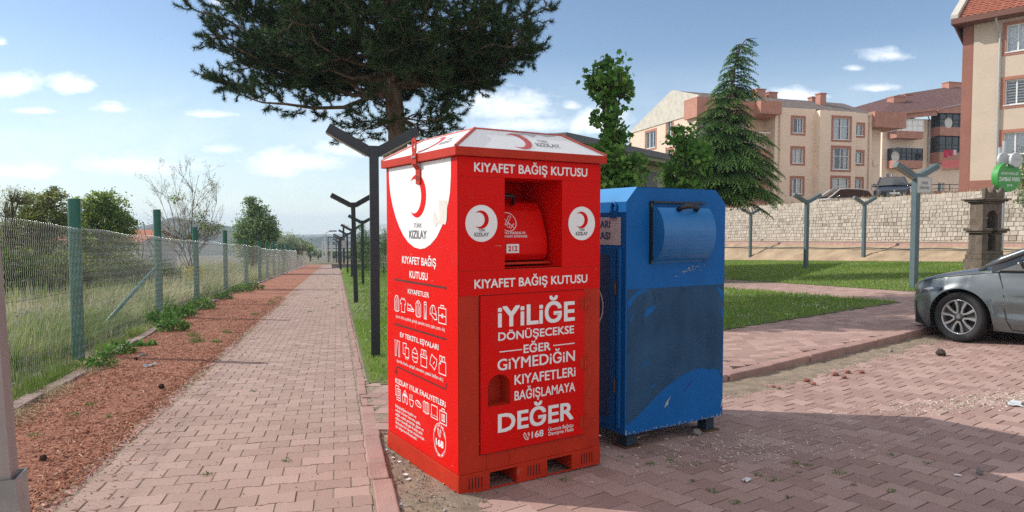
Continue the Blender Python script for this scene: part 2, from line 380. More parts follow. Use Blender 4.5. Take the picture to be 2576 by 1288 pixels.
# ---- red bark strip
m_bark = mat('bark_mulch', (.36, .145, .085), .95, var=.4, scale=30, bump=1., bscale=120, spots=[((.10, .045, .03), 18, .55, .12), ((.34, .2, .12), 2.2, .62, .2)])
def edge_u(v): return interp(v, [(b, a) for a, b in EDGE])
def sheet_mulch():
    v = np.linspace(-2.5, 87.5, 350); t = np.linspace(0, 1, 14); V, Tt = np.meshgrid(v, t, indexing='ij')
    U = edge_u(V)*(1-Tt)+(-1.555)*Tt; Z = G(U, V)-.012+.03*fbm(U*4, V*4, 4)*np.minimum(1, 6*Tt*(1-Tt)+.25)
    X, Y = U*CT-V*ST, U*ST+V*CT; n, k = U.shape; i = np.arange(n*k).reshape(n, k)
    F = np.stack([i[:-1, :-1], i[:-1, 1:], i[1:, 1:], i[1:, :-1]], -1).reshape(-1, 4)
    tag(np_mesh('mulch_bed', np.stack([X, Y, Z], -1).reshape(-1, 3), [F], m_bark, smooth=True), kind='structure')
sheet_mulch()
m_chip = mat('bark_chip', (.3, .11, .06), .9, attr=True, var=0, cols=[(0, (.14, .055, .035)), (.35, (.33, .13, .075)), (.8, (.46, .21, .125)), (1, (.55, .38, .26))])
def scatter_chips(name, n, pick, zf, mt_, size, flat=.35, label=None, elong=(1.2, 3.5)):
    r = np.random.default_rng(11+n); u, v = pick(r, n); s = r.uniform(*size, n); e = r.uniform(*elong, n)
    ang = r.uniform(0, 6.283, n); til = r.normal(0, .35, n)
    X, Y = u*CT-v*ST, u*ST+v*CT; Z = zf(u, v)
    base = np.array([(-1, -.6, 0), (1, -.5, 0), (.8, .6, 0), (-.9, .5, 0), (-.6, -.3, 1), (.7, -.2, .9), (.5, .3, 1), (-.7, .3, .8)])
    P = base[None]*np.stack([s*e/2, s/2, s*flat], -1)[:, None]*r.uniform(.75, 1.25, (n, 8, 3))
    z = P[..., 2]+P[..., 0]*til[:, None]; c, s_ = np.cos(ang)[:, None], np.sin(ang)[:, None]
    V = np.stack([X[:, None]+P[..., 0]*c-P[..., 1]*s_, Y[:, None]+P[..., 0]*s_+P[..., 1]*c, Z[:, None]+z], -1).reshape(-1, 3)
    q = np.array([(4,5,6,7),(0,1,5,4),(1,2,6,5),(2,3,7,6),(3,0,4,7)]); F = ((np.arange(n)*8)[:, None, None]+q[None]).reshape(-1, 4)
    return tag(np_mesh(name, V, [F], mt_, rnd=np.repeat(r.random(n), 5)), label, kind='stuff')
def pick_mulch(r, n):
    v = 2.2+ 20*r.random(n)**1.7; t = r.random(n); e = edge_u(v); return e*(1-t)+(-1.5)*t+r.normal(0, .02, n), v
scatter_chips('bark_chips', 34000, pick_mulch, lambda u, v: G(u, v)-.008+.02*fbm(u*4, v*4, 4), m_chip, (.008, .02), label='loose red brown bark chips covering the strip beside the fence')
def pick_spill(r, n):
    v = 2+26*r.random(n)**1.5; return -1.5+np.abs(r.normal(0, .13, n)), v
scatter_chips('spilled_chips', 1300, pick_spill, lambda u, v: G(u, v)+.001, m_chip, (.006, .014), label='stray bark chips spilled onto the left edge of the paved path')

# ---- road with the bins, kerb, pavement, second path
KSLOPE = .395
def kerb_v(u): return 5.04+KSLOPE*(u-.3)
def walk_v(u): return 7.6+.343*(u-.3)
KA = math.atan(KSLOPE)
def off_road(u): return -.06+0*u
pavers('road', m_pave2, (.3, 5.0), KA+R_(90), (-45, 60), (-100, 40), LB, WB, lambda u, v: (u > .40) & (v < kerb_v(u)-.16) & (v > -3) & (u < 15), off_road, seed=5,
       sink=lambda u, v: -.006*(fbm(u*1.1, v*1.1, 9)-.4)-.02*np.clip((.75-u)/.4, 0, 1)*fbm(u*5, v*5, 3))
m_joint2 = mat('road_joint', (.15, .115, .085), .95, var=.4, scale=14, bump=.6, bscale=160)
grid_uv('road_bed', np.linspace(.3, 26, 52), np.linspace(-3, 16, 39), lambda u, v: G(u, v)+np.where(v < kerb_v(u)-.05, -.0665, -.16), m_joint2)
pavers('pavement', m_pave2, (.3, 5.1), KA+R_(45), (-60, 80), (-110, 60), LB, WB,
       lambda u, v: (u > .33) & (u < 24) & (v > kerb_v(u)+.1) & ((v < walk_v(u)-.02) | ((u > 10.72+.04*(v-12)*-1.) & (u < 12.55) & (v < 42)) | ((u > 12.5) & (v < walk_v(u)+.2))), off_walk, seed=6)
grid_uv('pavement_bed', np.linspace(.3, 26, 53), np.linspace(5, 45, 81), lambda u, v: G(u, v)+np.where(v > kerb_v(u), off_walk(u)-.0045, -.2), m_joint)
kerb_line('pavement_kerb', [(.36, kerb_v(.36)), (9, kerb_v(9)), (18, kerb_v(18))], .17, lambda u, v: G(u, v)-.2, lambda u, v: G(u, v)+off_walk(u)+.004, seg=.75, seed=8, rnd=.012)

# loose soil that has washed over the blocks
m_dirt = mat('dirt', (.30, .235, .17), .97, var=.3, scale=9, bump=.9, bscale=130, spots=[((.20, .16, .12), 6, .55, .2), ((.42, .35, .28), 60, .64, .06)])
def dirt(name, u0, u1, v0, v1, hf, step=.02, seed=0):
    us = np.arange(u0, u1, step); vs = np.arange(v0, v1, step); U, V = np.meshgrid(us, vs, indexing='ij'); H = hf(U, V)
    Z = G(U, V)-.06+H; X, Y = U*CT-V*ST, U*ST+V*CT; n, k = U.shape; i = np.arange(n*k).reshape(n, k)
    F = np.stack([i[:-1, :-1], i[1:, :-1], i[1:, 1:], i[:-1, 1:]], -1).reshape(-1, 4)
    keep = (H.reshape(-1)[F].max(1) > -.012); F = F[keep]; u_, inv = np.unique(F, return_inverse=True)
    tag(np_mesh(name, np.stack([X, Y, Z], -1).reshape(-1, 3)[u_], [inv.reshape(-1, 4)], m_dirt, smooth=True), kind='structure')
dirt('soil_strip', .30, 1.15, 1.0, 7.4, lambda u, v: .034*(fbm(u*6, v*6, 5)-.30)+.028*(1-(u-.3)/.42)+.012*np.clip((v-4.6)/1.5, 0, 1)-.03*np.clip((u-.85)/.2, 0, 1))
dirt('soil_at_kerb', 1.4, 8.6, 3.8, 8.3, lambda u, v: np.where(v < kerb_v(u)-.04, .030*(fbm(u*7, v*7, 6)-.42)+.024-.052*np.clip((kerb_v(u)-.1-v)/(.95-.10*np.clip(u-4, 0, 9)), 0, 1.6), -1), step=.03)
def pick_grit(r, n):
    u = r.uniform(1.6, 8.6, n); return u, kerb_v(u)-.1-np.abs(r.normal(0, .30, n))
m_grit = mat('grit', (.3, .25, .2), .9, attr=True, var=0, cols=[(0, (.08, .07, .06)), (.4, (.28, .21, .16)), (.85, (.38, .33, .27)), (1, (.46, .43, .39))])
scatter_chips('grit', 2600, pick_grit, lambda u, v: G(u, v)-.058, m_grit, (.004, .013), .6, 'grey and tan grit washed along the foot of the pavement kerb', (1, 1.6))
def pick_grit2(r, n): return .3+np.abs(r.normal(0, .28, n)), r.uniform(2.2, 7, n)
scatter_chips('fine_gravel', 1500, pick_grit2, lambda u, v: G(u, v)-.056+.034*(fbm(u*6, v*6, 5)-.30)+.028*(1-(u-.3)/.42)+.012*np.clip((v-4.6)/1.5, 0, 1), m_grit, (.004, .014), .6, 'fine gravel on the bare soil left of the red bin', (1, 1.6))

# ---- lawns
def lawnA(u, v): return (u > .33) & (v > np.where(u < 1.4, 6.95+.3*np.sin(u*5), walk_v(u)+.03)) & (u < 10.68-.04*(v-12)) & (v < 86)
def lawnB(u, v): return (u > 12.6) & (u < np.interp(v, [11, 21.2, 35.9, 60], [24.3, 23.4, 22.1, 20.0])) & (v > walk_v(u)+.25) & (v < 60)
m_lawnsoil = mat('lawn_soil', (.09, .14, .035), .95, var=.4, scale=2.5, tint=(.15, .16, .055), bump=.5, bscale=60)
def sheet_test(name, us, vs, test, off, m):
    U, V = np.meshgrid(us, vs, indexing='ij'); Z = G(U, V)+off(U); X, Y = U*CT-V*ST, U*ST+V*CT; n, k = U.shape; i = np.arange(n*k).reshape(n, k)
    F = np.stack([i[:-1, :-1], i[1:, :-1], i[1:, 1:], i[:-1, 1:]], -1).reshape(-1, 4); c = test((U[:-1, :-1]+U[1:, 1:])/2, (V[:-1, :-1]+V[1:, 1:])/2).ravel()
    F = F[c]; u_, inv = np.unique(F, return_inverse=True)
    tag(np_mesh(name, np.stack([X, Y, Z], -1).reshape(-1, 3)[u_], [inv.reshape(-1, 4)], m, smooth=True), kind='structure')
offl = lambda u: off_walk(u)+.006
sheet_test('near_lawn', np.arange(.3, 12, .12), np.arange(6.4, 86, .14), lawnA, offl, m_lawnsoil)
sheet_test('far_lawn', np.arange(12.5, 25, .2), np.arange(10, 60, .2), lawnB, offl, m_lawnsoil)
def blades(name, u, v, z, h, w, mt_, rnd, label=None, lean=.35, seed=0, kind='stuff', parent=None):
    """curved grass blades, two quads and a tip each"""
    n = len(u); r = np.random.default_rng(seed); X, Y = u*CT-v*ST, u*ST+v*CT
    a = r.uniform(0, 6.283, n); dx, dy = np.cos(a), np.sin(a); ln = np.abs(r.normal(0, lean, n))*h
    b = a+1.5708+r.normal(0, .5, n); wx, wy = np.cos(b)*w/2, np.sin(b)*w/2
    P = []
    for t, k in ((0, 1.), (.55, .8), (1., 0)):
        cx, cy, cz = X+dx*ln*t*t, Y+dy*ln*t*t, z+h*t*(1-.25*t*ln/h)
        P += [np.stack([cx-wx*k, cy-wy*k, cz], -1)] + ([np.stack([cx+wx*k, cy+wy*k, cz], -1)] if k else [])
    V = np.stack(P, 1).reshape(-1, 3); i0 = (np.arange(n)*5)[:, None]
    o = np_mesh(name, V, [i0+np.array([[0, 1, 3, 2]]), i0+np.array([[2, 3, 4]])], mt_, parent, rnd=np.concatenate([rnd, rnd]))
    return tag(o, label, kind=kind)
m_grass = mat('lawn_grass', (.1, .2, .03), .8, attr=True, var=0, spec=.12, cols=[(0, (.13, .24, .03)), (.5, (.225, .365, .06)), (.8, (.34, .46, .11)), (1, (.56, .51, .25))], transl=.5)
def scatter(test, n, u0, u1, v0, v1, seed, dens=None):
    r = np.random.default_rng(seed); u = r.uniform(u0, u1, n); v = r.uniform(v0, v1, n); k = test(u, v)
    if dens is not None: k &= r.random(n) < dens(u, v)
    return u[k], v[k], r
def lawn(name, label, test, n, rect, hs, w, seed, dens=None):
    u, v, r = scatter(test, n, *rect, seed, dens); patch = fbm(u*.8, v*.8, seed)
    h = hs*(.55+.8*r.random(len(u)))*(.7+.6*patch)
    blades(name, u, v, G(u, v)+offl(u)-.004, h, w*(.7+.6*r.random(len(u))), m_grass, np.clip(r.random(len(u))*.75+.5*(fbm(u*.5, v*.5, seed+3)-.45)+.08, 0, 1), label, seed=seed)
lawn('lawn_grass', 'short bright green grass between the path and the red bin', lawnA, 30000, (.33, 2.2, 6.6, 14), .055, .006, 21, lambda u, v: np.clip((v-6.7)/1.2, .15, 1))
lawn('lawn_grass', 'green grass of the lawn strip further along the path', lawnA, 52000, (.33, 3.5, 14, 85), .06, .016, 22)
lawn('lawn_grass', 'shaded green grass with clover beside the blue bin', lawnA, 75000, (1.5, 10.8, 7.5, 24), .075, .011, 23)
lawn('lawn_grass', 'sunlit green grass of the wide lawn before the stone wall', lawnB, 90000, (12.6, 24.5, 12, 45), .06, .018, 24)
m_clover = mat('clover_flower', (.55, .55, .45), .8, var=.15)
def clover(label, test, n, rect, seed):
    u, v, r = scatter(test, n, *rect, seed, lambda u, v: np.clip((fbm(u*.9, v*.9, 31)-.42)*5, 0, 1)); k = len(u)
    X, Y = u*CT-v*ST, u*ST+v*CT; Z = G(u, v)+offl(u)+r.uniform(.04, .085, k); s = r.uniform(.008, .014, k)
    b = np.array([(1,0,0),(0,1,0),(-1,0,0),(0,-1,0),(0,0,1),(0,0,-1)]); V = (np.stack([X, Y, Z], -1)[:, None]+b[None]*s[:, None, None]).reshape(-1, 3)
    q = np.array([(0,1,4),(1,2,4),(2,3,4),(3,0,4),(1,0,5),(2,1,5),(3,2,5),(0,3,5)]); F = ((np.arange(k)*6)[:, None, None]+q[None]).reshape(-1, 3)
    tag(np_mesh('clover_flowers', V, [F], m_clover), label, kind='stuff')
clover('small white clover flowers dotting the shaded lawn beside the blue bin', lawnA, 2600, (4, 10.8, 8.5, 19), 41)
clover('tiny white clover flowers along the lawn strip by the path', lawnA, 900, (.4, 1.6, 10, 40), 42)
clover('scattered white flowers in the wide sunlit lawn', lawnB, 1400, (12.6, 24, 13, 35), 43)

# ---- bank, upper street and terrace on the right
WALL = [np.array(p) for p in ((10.6, 65.), (15.5, 50.), (21.4, 32.), (24.4, 22.9), (28., 12.))]
WZ = [-.05, .2, .53, .74, 1.0]                           # foot of the wall
WTOP = [2.35, 2.63, 2.93, 3.1, 3.3]
wn = np.array([-.95, -.311])
def loft_strip(name, A, B, m, n=6, kind='structure', bumpy=0.):
    A = np.array(A, float); B = np.array(B, float); k = 40; t = np.linspace(0, len(A)-1, k)
    ip = lambda P: np.stack([np.interp(t, np.arange(len(P)), P[:, i]) for i in range(3)], -1)
    a, b = ip(A), ip(B); s = np.linspace(0, 1, n)[:, None, None]; V = a[None]*(1-s)+b[None]*s
    if bumpy: V[1:-1, :, 2] += bumpy*(fbm(V[1:-1, :, 0]*1.5, V[1:-1, :, 1]*1.5, 7)-.5)
    i = np.arange(n*k).reshape(n, k); F = np.stack([i[:-1, :-1], i[:-1, 1:], i[1:, 1:], i[1:, :-1]], -1).reshape(-1, 4)
    return tag(np_mesh(name, V.reshape(-1, 3), [F], m, smooth=True), kind=kind)
def line3(offs, zadd): return [(w[0]+wn[0]*offs, w[1]+wn[1]*offs, z+zadd) for w, z in zip(WALL, WZ)]
lawn_edge = []
for v in (58, 35.9, 21.2, 13, 9):
    u = float(np.interp(v, [9, 13, 21.2, 35.9, 58], [24.6, 24.1, 23.4, 22.1, 20.2])); lawn_edge.append((*xy(u, v), float(G(u, v))+.065))
strip2 = []
for (x, y, z), d in zip(lawn_edge, (.7, .7, .7, .7, .7)): strip2.append((x+.95*d, y+.311*d, z+.012))
m_bank = mat('bank_soil', (.36, .26, .17), .97, var=.3, scale=1.2, tint=(.43, .32, .2), bump=.8, bscale=14, spots=[((.20, .19, .08), 2.5, .62, .15)])
m_asph = mat('asphalt', (.17, .17, .17), .93, var=.2, scale=3, bump=.3, bscale=80)
m_pink = mat('pink_pavers', (.36, .21, .17), .9, var=.25, scale=8, bump=.5, bscale=25)
loft_strip('edge_walk', lawn_edge, strip2, m_pink, 3)
loft_strip('bank', strip2, line3(3.55, -.10), m_bank, 14, bumpy=.22)
loft_strip('upper_kerb_face', line3(3.55, -.12), line3(3.50, .02), m_pink, 2); loft_strip('upper_kerb_top', line3(3.50, .02), line3(3.3, .03), m_pink, 2)
loft_strip('upper_street', line3(3.3, -.01), line3(.5, .02), m_asph, 3); loft_strip('wall_foot', line3(.55, .03), line3(-.2, .10), m_bank, 4, bumpy=.1)
m_terr = mat('terrace_ground', (.30, .24, .16), .95, var=.3, scale=1, bump=.4, bscale=10)
ft = [(w[0]-wn[0]*.45, w[1]-wn[1]*.45, z-.06) for w, z in zip(WALL, WTOP)]
loft_strip('terrace', ft, [(x+70, y+22, z+.25) for x, y, z in ft], m_terr, 12)

# ---- far hills
m_hill = mat('hill', (.055, .07, .05), .95, var=.35, scale=.03, tint=(.11, .11, .075), bump=.8, bscale=.2)
def hill(name, prof, d, depth, base=-22, seed=0):
    """ridge running across the view: profile in plan metres, real depth front and back"""
    xs = np.linspace(prof[0][0], prof[-1][0], 90); top = interp(xs, prof); ts = np.linspace(-1, 1, 25)
    Xg, Tg = np.meshgrid(xs, ts, indexing='ij'); H = (top[:, None]-base)*(1-np.abs(Tg)**1.3)
    H = H*(1+.22*(fbm(Xg*.05+9, Tg*5+seed, seed)-.5)*np.minimum(1, 3*np.abs(Tg)+.15)) ; Yg = d+Tg*depth+10*np.sin(Xg*.02)
    n, k = Xg.shape; i = np.arange(n*k).reshape(n, k); F = np.stack([i[:-1, :-1], i[1:, :-1], i[1:, 1:], i[:-1, 1:]], -1).reshape(-1, 4)
    tag(np_mesh(name, np.stack([Xg, Yg, base+H], -1).reshape(-1, 3), [F], m_hill, smooth=True), kind='structure')
def hp(pts, d): return [(float(at(a, b, d)[0]), float(at(a, b, d)[2])) for a, b in pts]
hill('hills', hp([(230, 625), (346, 576), (385, 563), (428, 546), (450, 553), (486, 556), (550, 567), (600, 576), (680, 592), (740, 618)], 560), 560, 120, seed=2)
hill('hills', hp([(690, 628), (735, 608), (775, 597), (800, 600), (817, 592), (835, 596), (860, 606), (930, 612), (1050, 606), (1200, 622)], 640), 640, 130, seed=5)
hill('hills', hp([(560, 622), (650, 603), (740, 597), (790, 594), (880, 600), (1000, 598), (1200, 607)], 1100), 1100, 160, base=-30, seed=8)
# ------------------------------------------------------------------ red donation bin
m_red = mat('red_vinyl', (.66, .007, .005), .45, var=.05, scale=3, spec=.09, spots=[((.62, .16, .13), 55, .735, .02), ((.50, .03, .022), 2.5, .55, .3)])
m_redp = mat('red_paint', (.46, .028, .010), .5, var=.12, scale=4, spec=.18, spots=[((.45, .22, .17), 38, .66, .04), ((.50, .30, .22), 4, .66, .25), ((.25, .02, .01), 5, .62, .2)])
m_white = mat('white_vinyl', (.80, .80, .79), .38, var=.03, scale=2, spec=.4, spots=[((.5, .5, .5), 42, .74, .02)])
m_grey = mat('grey_print', (.14, .14, .145), .45, var=.05)
m_brown = mat('dark_red_print', (.10, .012, .010), .5, var=.1)
m_peel = mat('bare_plate', (.42, .44, .44), .5, var=.2, scale=20)
m_cream = mat('paper_backing', (.66, .62, .55), .7, var=.1)
m_black = mat('black_plastic', (.012, .012, .013), .4, var=.2)
m_dark = mat('dark_inside', (.012, .010, .010), .9, var=.2)
m_steel = mat('zinc_bolt', (.5, .5, .5), .35, metal=.8, var=.15)
RW, RD, RH = 1.042, 1.067, 1.9656
BA = gp(1154.5, 1249, -.06); RB = R_(32.2)
red = thing('donation_bin', 'tall red clothes donation bin with white hipped lid and crescent emblems', 'donation bin', BA, RB)
def FR(a, z, d): return (a, -d, z)                        # front face
def LF(a, z, d): return (-d, RD-a, z)                     # left face, a runs from the far edge to the near one
def rect(a0, z0, a1, z1): return [(a0, z0), (a1, z0), (a1, z1), (a0, z1)]
OX0, OX1, OZ0, OZ1 = .311, .732, 1.315, 1.853
bd = MB()
zq = OZ0-.004; bd.box((0, 0, zq), (OX0, RD, RH)); bd.box((OX1, 0, zq), (RW, RD, RH)); bd.box((OX0, 0, OZ1), (OX1, RD, RH)); bd.box((OX0, .47, zq), (OX1, RD, OZ1))
bd.box((0, 0, .118), (.186, RD, zq-.0005)); bd.box((.346, 0, .118), (RW, RD, zq-.0005)); bd.box((.186, 0, .118), (.346, RD, .498)); bd.box((.186, 0, .69), (.346, RD, zq-.0005)); bd.box((.186, .16, .498), (.346, RD, .69))
bd.build('body', m_redp, red, bevel=.004)
sk = MB()                                                 # vinyl skins, a millimetre and a half proud
for a0, z0, a1, z1 in ((0.003, OZ0-.008, OX0, 1.8505), (OX1, OZ0-.008, RW-.003, 1.8505), (.003, 1.8525, RW-.003, RH-.002), (.003, 1.162, RW-.003, OZ0-.0105)):
    sk.prism(rect(a0, z0, a1, z1), FR, .001, .0022)
sk.prism(rect(.004, .125, RD-.002, RH-.002), LF, .001, .0022)
sk.build('vinyl_wrap', m_red, red)
rc = MB()                                                 # lining of the recess
rc.add([(OX0+.001, 0, OZ0), (OX1-.001, 0, OZ0), (OX1-.001, .469, OZ0), (OX0+.001, .469, OZ0), (OX0+.001, 0, OZ1-.001), (OX1-.001, 0, OZ1-.001), (OX1-.001, .469, OZ1-.001), (OX0+.001, .469, OZ1-.001)],
       [(0,1,2,3), (0,3,7,4), (1,5,6,2), (3,2,6,7), (4,7,6,5)]); rc.build('recess', m_red, red)
fl = MB(); prof = [(.36, 1.74), (.31, 1.725), (.235, 1.715), (.185, 1.66), (.125, 1.50), (.118, 1.46), (.118, 1.39), (.15, 1.352), (.20, 1.345)]
fx0, fx1 = OX0+.015, OX1-.03; k = len(prof)
vs = [(fx0, y, z) for y, z in prof]+[(fx1, y, z) for y, z in prof]
fl.add(vs, [(i, i+1, k+i+1, k+i) for i in range(k-1)]); fl.add([(fx1, y, z) for y, z in prof]+[(fx1, .36, 1.345)], [tuple(range(k+1))]); fl.add([(fx0, y, z) for y, z in prof]+[(fx0, .36, 1.345)], [tuple(range(k+1))[::-1]])
flap = fl.build('flap', m_red, red, bevel=.004)
lg = MB().box((OX0+.01, .10, 1.328), (OX1-.02, .30, 1.342)); lg.build('flap_ledge', m_redp, red, bevel=.003)
h = MB().tube([(.33, .20, 1.705), (.335, .165, 1.74), (.36, .15, 1.755), (.46, .15, 1.755), (.485, .165, 1.74), (.49, .20, 1.705)], .014, 8); h.build('flap_handle', m_black, red, smooth=True)
def FLP(a, b, d):                                         # sloping front of the flap, b measured along it
    y0, z0, y1, z1 = .125, 1.50, .185, 1.66; L = math.hypot(y1-y0, z1-z0)
    return (a, y0+(y1-y0)*b/L-d*(z1-z0)/L, z0+(z1-z0)*b/L+d*(y1-y0)/L)
sg = MB(); c = (.43, .098)
sg.ribbon(circ(c, .062), .0045, FLP, .002, True); sg.ribbon([(c[0]-.044, c[1]+.044), (c[0]+.044, c[1]-.044)], .004, FLP, .002)
sg.ribbon([(c[0]-.024, c[1]-.018), (c[0]-.012, c[1]-.024), (c[0]+.03, c[1]+.034), (c[0]+.018, c[1]+.042)], .0032, FLP, .0021, True)
sg.ribbon([(c[0]-.022, c[1]+.0), (c[0]-.03, c[1]+.012), (c[0]-.026, c[1]+.024), (c[0]-.034, c[1]+.034)], .003, FLP, .0021)
sg.ribbon([(c[0]-.004, c[1]-.038), (c[0]-.012, c[1]-.02), (c[0]-.002, c[1]-.008), (c[0]+.012, c[1]-.022), (c[0]+.006, c[1]-.038)], .003, FLP, .0021, True)
sg.ribbon([(c[0]+.012, c[1]-.045), (c[0]+.045, c[1]-.01)], .004, FLP, .0021)
put_text(sg, 'ARLAYICI MADDE VE', .327, .545, .016, .016, FLP, .002, .015); put_text(sg, 'ISLAK KIYAFET ATMAYINIZ', .322, .555, -.006, .0145, FLP, .002, .015)
sg.build('warning_print', m_white, flap)
def FLV(a, z, d): return (a, .1165-d, z)
nb = MB(); nb.prism(rect(.395, 1.40, .487, 1.455), FLV, .001, .003); nb.build('number_plate', m_white, flap)
nt_ = MB(); put_text(nt_, '212', .407, .475, 1.411, .033, FLV, .0042, .03); nt_.build('number', mat('number_red', (.5, .02, .02), .5), flap)
# door
dr = MB(); hand = [(.188, .50), (.344, .503), (.344, .612)]+[(.266+.078*math.cos(t), .612+.073*math.sin(t)) for t in np.linspace(.15, math.pi-.15, 14)]+[(.188, .612)]
D0, D1, E0, E1 = .141, .906, .222, 1.158
n = 30                                                    # door leaf cut around the arched hand hole
dr.prism(rect(D0, E0, .188, E1), FR, .001, .012); dr.prism(rect(.344, E0, D1, E1), FR, .001, .012); dr.prism(rect(.188, E0, .344, .50), FR, .001, .012)
arch = hand[3:17]; top = [(.344, E1), (.188, E1)]
dr.prism([(.188, .612)]+arch[::-1]+[(.344, .612), (.344, E1), (.188, E1)], FR, .001, .012)
door = dr.build('door', m_red, red, bevel=.0)
mk = MB(); mk.ribbon(rect(D0-.004, E0-.004, D1+.004, E1+.004), .006, FR, .0016, True); mk.build('door_gap', m_dark, red)
hp_ = MB(); hp_.add([FR(a, z, .0105) for a, z in hand]+[(a*.96+.010, .10, z) for a, z in hand], [(i, (i+1) % len(hand), len(hand)+(i+1) % len(hand), len(hand)+i) for i in range(len(hand))]+[tuple(range(len(hand), 2*len(hand)))])
hp_.build('hand_hole', m_redp, door)
tx = MB()
for b, a0, a1, z, cp, bo in (('iYiLiĞE', .256, .827, .966, .125, .022), ('DÖNÜŞECEKSE', .259, .821, .886, .050, .018), ('EĞER', .438, .640, .795, .052, .018), ('GiYMEDiĞiN', .253, .829, .708, .068, .012),
                          ('KIYAFETLERi', .373, .834, .609, .060, .014), ('BAĞIŞLAMAYA', .373, .832, .513, .058, .014), ('DEĞER', .256, .820, .334, .113, .022), ('168', .498, .586, .263, .040, .018),
                          ('Ücretsiz Bağışçı', .624, .819, .285, .022, .01), ('Danışma Hattı', .624, .819, .258, .022, .01)):
    tx = MB(); put_text(tx, b, a0, a1, z, cp, FR, .0132, bo); tx.build('slogan', m_white, door)
tx = MB()
tx.ribbon([(.268, .8195), (.427, .8195)], .006, FR, .0132); tx.ribbon([(.659, .8215), (.827, .8215)], .006, FR, .0132)
def phone(mb, c, s, Tf, d):
    mb.ribbon([(c[0]-.35*s, c[1]+.5*s), (c[0]-.5*s, c[1]+.3*s), (c[0]-.4*s, c[1]-.1*s), (c[0]-.1*s, c[1]-.45*s), (c[0]+.2*s, c[1]-.5*s), (c[0]+.28*s, c[1]-.32*s), (c[0]+.05*s, c[1]-.2*s), (c[0]-.12*s, c[1]+.1*s), (c[0]-.15*s, c[1]+.32*s)], .1*s, Tf, d, True)
    for r in (.25, .42): mb.ribbon(circ((c[0]+.02*s, c[1]+.12*s), r*s, 6, -.6, 1.1), .08*s, Tf, d)
tx.build('rule_lines', m_white, door); tx = MB(); phone(tx, (.462, .282), .045, FR, .0132); tx.build('phone_symbol', m_white, door)
hg = MB()
for z in (1.073, .688, .305):
    for a0, a1 in ((.868, .900), (.914, .944)):
        hg.box((a0, -.0165, z-.035), (a1, -.0125, z+.035))
        for bz in (-.02, .02): hg.lathe([(.007, 0), (.006, .004), (.001, .006)], 8, T=lambda x, y, w, a=(a0+a1)/2, q=z+bz: (a+x, -.0165-w, q+y))
    hg.tube([(.907, -.018, z-.036), (.907, -.018, z+.036)], .007, 8); hg.build('hinge', m_redp, red); hg = MB()
for c_ in (): pass
# headings, roundels
for a1_, z_ in ((.930, 1.880), (.934, 1.203)): hd = MB(); put_text(hd, 'KIYAFET BAĞIŞ KUTUSU', .104, a1_, z_, .053, FR, .0032, .018); hd.build('heading', m_white, red)
for c in ((.153, 1.582), (.888, 1.583)):
    rd = MB(); rd.poly(circ(c, .107, 48), FR, .0032); ro = rd.build('roundel', m_white, red)
    cr = MB(); crescent(cr, (c[0]-.005, c[1]+.022), .053, FR, .0044); cr.build('crescent', m_red, ro)
    tt = MB(); put_text(tt, 'TÜRK', c[0]-.021, c[0]+.024, c[1]-.047, .015, FR, .0044, .005); put_text(tt, 'KIZILAY', c[0]-.048, c[0]+.048, c[1]-.076, .023, FR, .0044, .02); tt.build('emblem_text', m_grey, ro)
# left side print (a from the far edge)
A_ = lambda t: RD-t
shield = [(A_(t), z) for t, z in ((1.018, 1.962), (.079, 1.962), (.080, 1.86), (.093, 1.759), (.13, 1.665), (.191, 1.574), (.27, 1.50), (.36, 1.452), (.44, 1.428), (.51, 1.421), (.60, 1.43), (.69, 1.458), (.77, 1.502), (.84, 1.56), (.90, 1.625), (.95, 1.70), (.985, 1.77), (1.01, 1.86))]
sp_ = MB(); sp_.poly(shield, LF, .0032); sh = sp_.build('shield_print', m_white, red)
sc_ = MB(); crescent(sc_, (A_(.552), 1.757), .137, LF, .0044); sc_.build('crescent', m_red, sh)
st = MB(); put_text(st, 'TÜRK', A_(.601), A_(.481), 1.556, .028, LF, .0044, .004); put_text(st, 'KIZILAY', A_(.675), A_(.411), 1.486, .053, LF, .0044, .02); st.build('emblem_text', m_grey, sh)
pe = MB(); pe.poly([(A_(.235), 1.72), (A_(.135), 1.715), (A_(.125), 1.69), (A_(.135), 1.60), (A_(.15), 1.575), (A_(.25), 1.585), (A_(.285), 1.56), (A_(.32), 1.62), (A_(.30), 1.655), (A_(.255), 1.60), (A_(.225), 1.61)], LF, .0046); pe.build('peeled_patch', m_cream, red)
sx = MB()
def LT(b, t0, t1, z, cp, bo=.01): put_text(sx, b, A_(t0), A_(t1), z, cp, LF, .0034, bo)
LT('KIYAFET BAĞIŞ', .796, .280, 1.318, .049, .018); LT('KUTUSU', .675, .398, 1.228, .047, .018); LT('KIYAFETLER', .703, .380, 1.122, .032, .012)
LT('(mont, tişört, ayakkabı, gömlek, pantolon, kazak, şapka, çanta  vb.)', .908, .167, .941, .021, .004); LT('EV TEKSTiL EŞYALARI', .839, .251, .816, .033, .015); LT('(perde, havlu, çarşaf, nevresim, yastık kılıfları vb.)', .898, .191, .636, .022, .006)
LT('KIZILAY iYiLiK FAALiYETLERi', .926, .158, .486, .035, .015)
for i, (l, te) in enumerate((('Bağışladığınız kıyafet ve', .585), ('tekstil ürünleri barınma, gıda,', .52), ('sağlık, nakdi yardımlar, giyim ve', .472), ('eğitim desteği gibi Kızılay iyilik', .485), ('faaliyetlerine kaynak oluşturmak', .461), ('için değerlendirilmektedir.', .57))): LT(l, .929, te, .318-.0285*i, .019, .012)
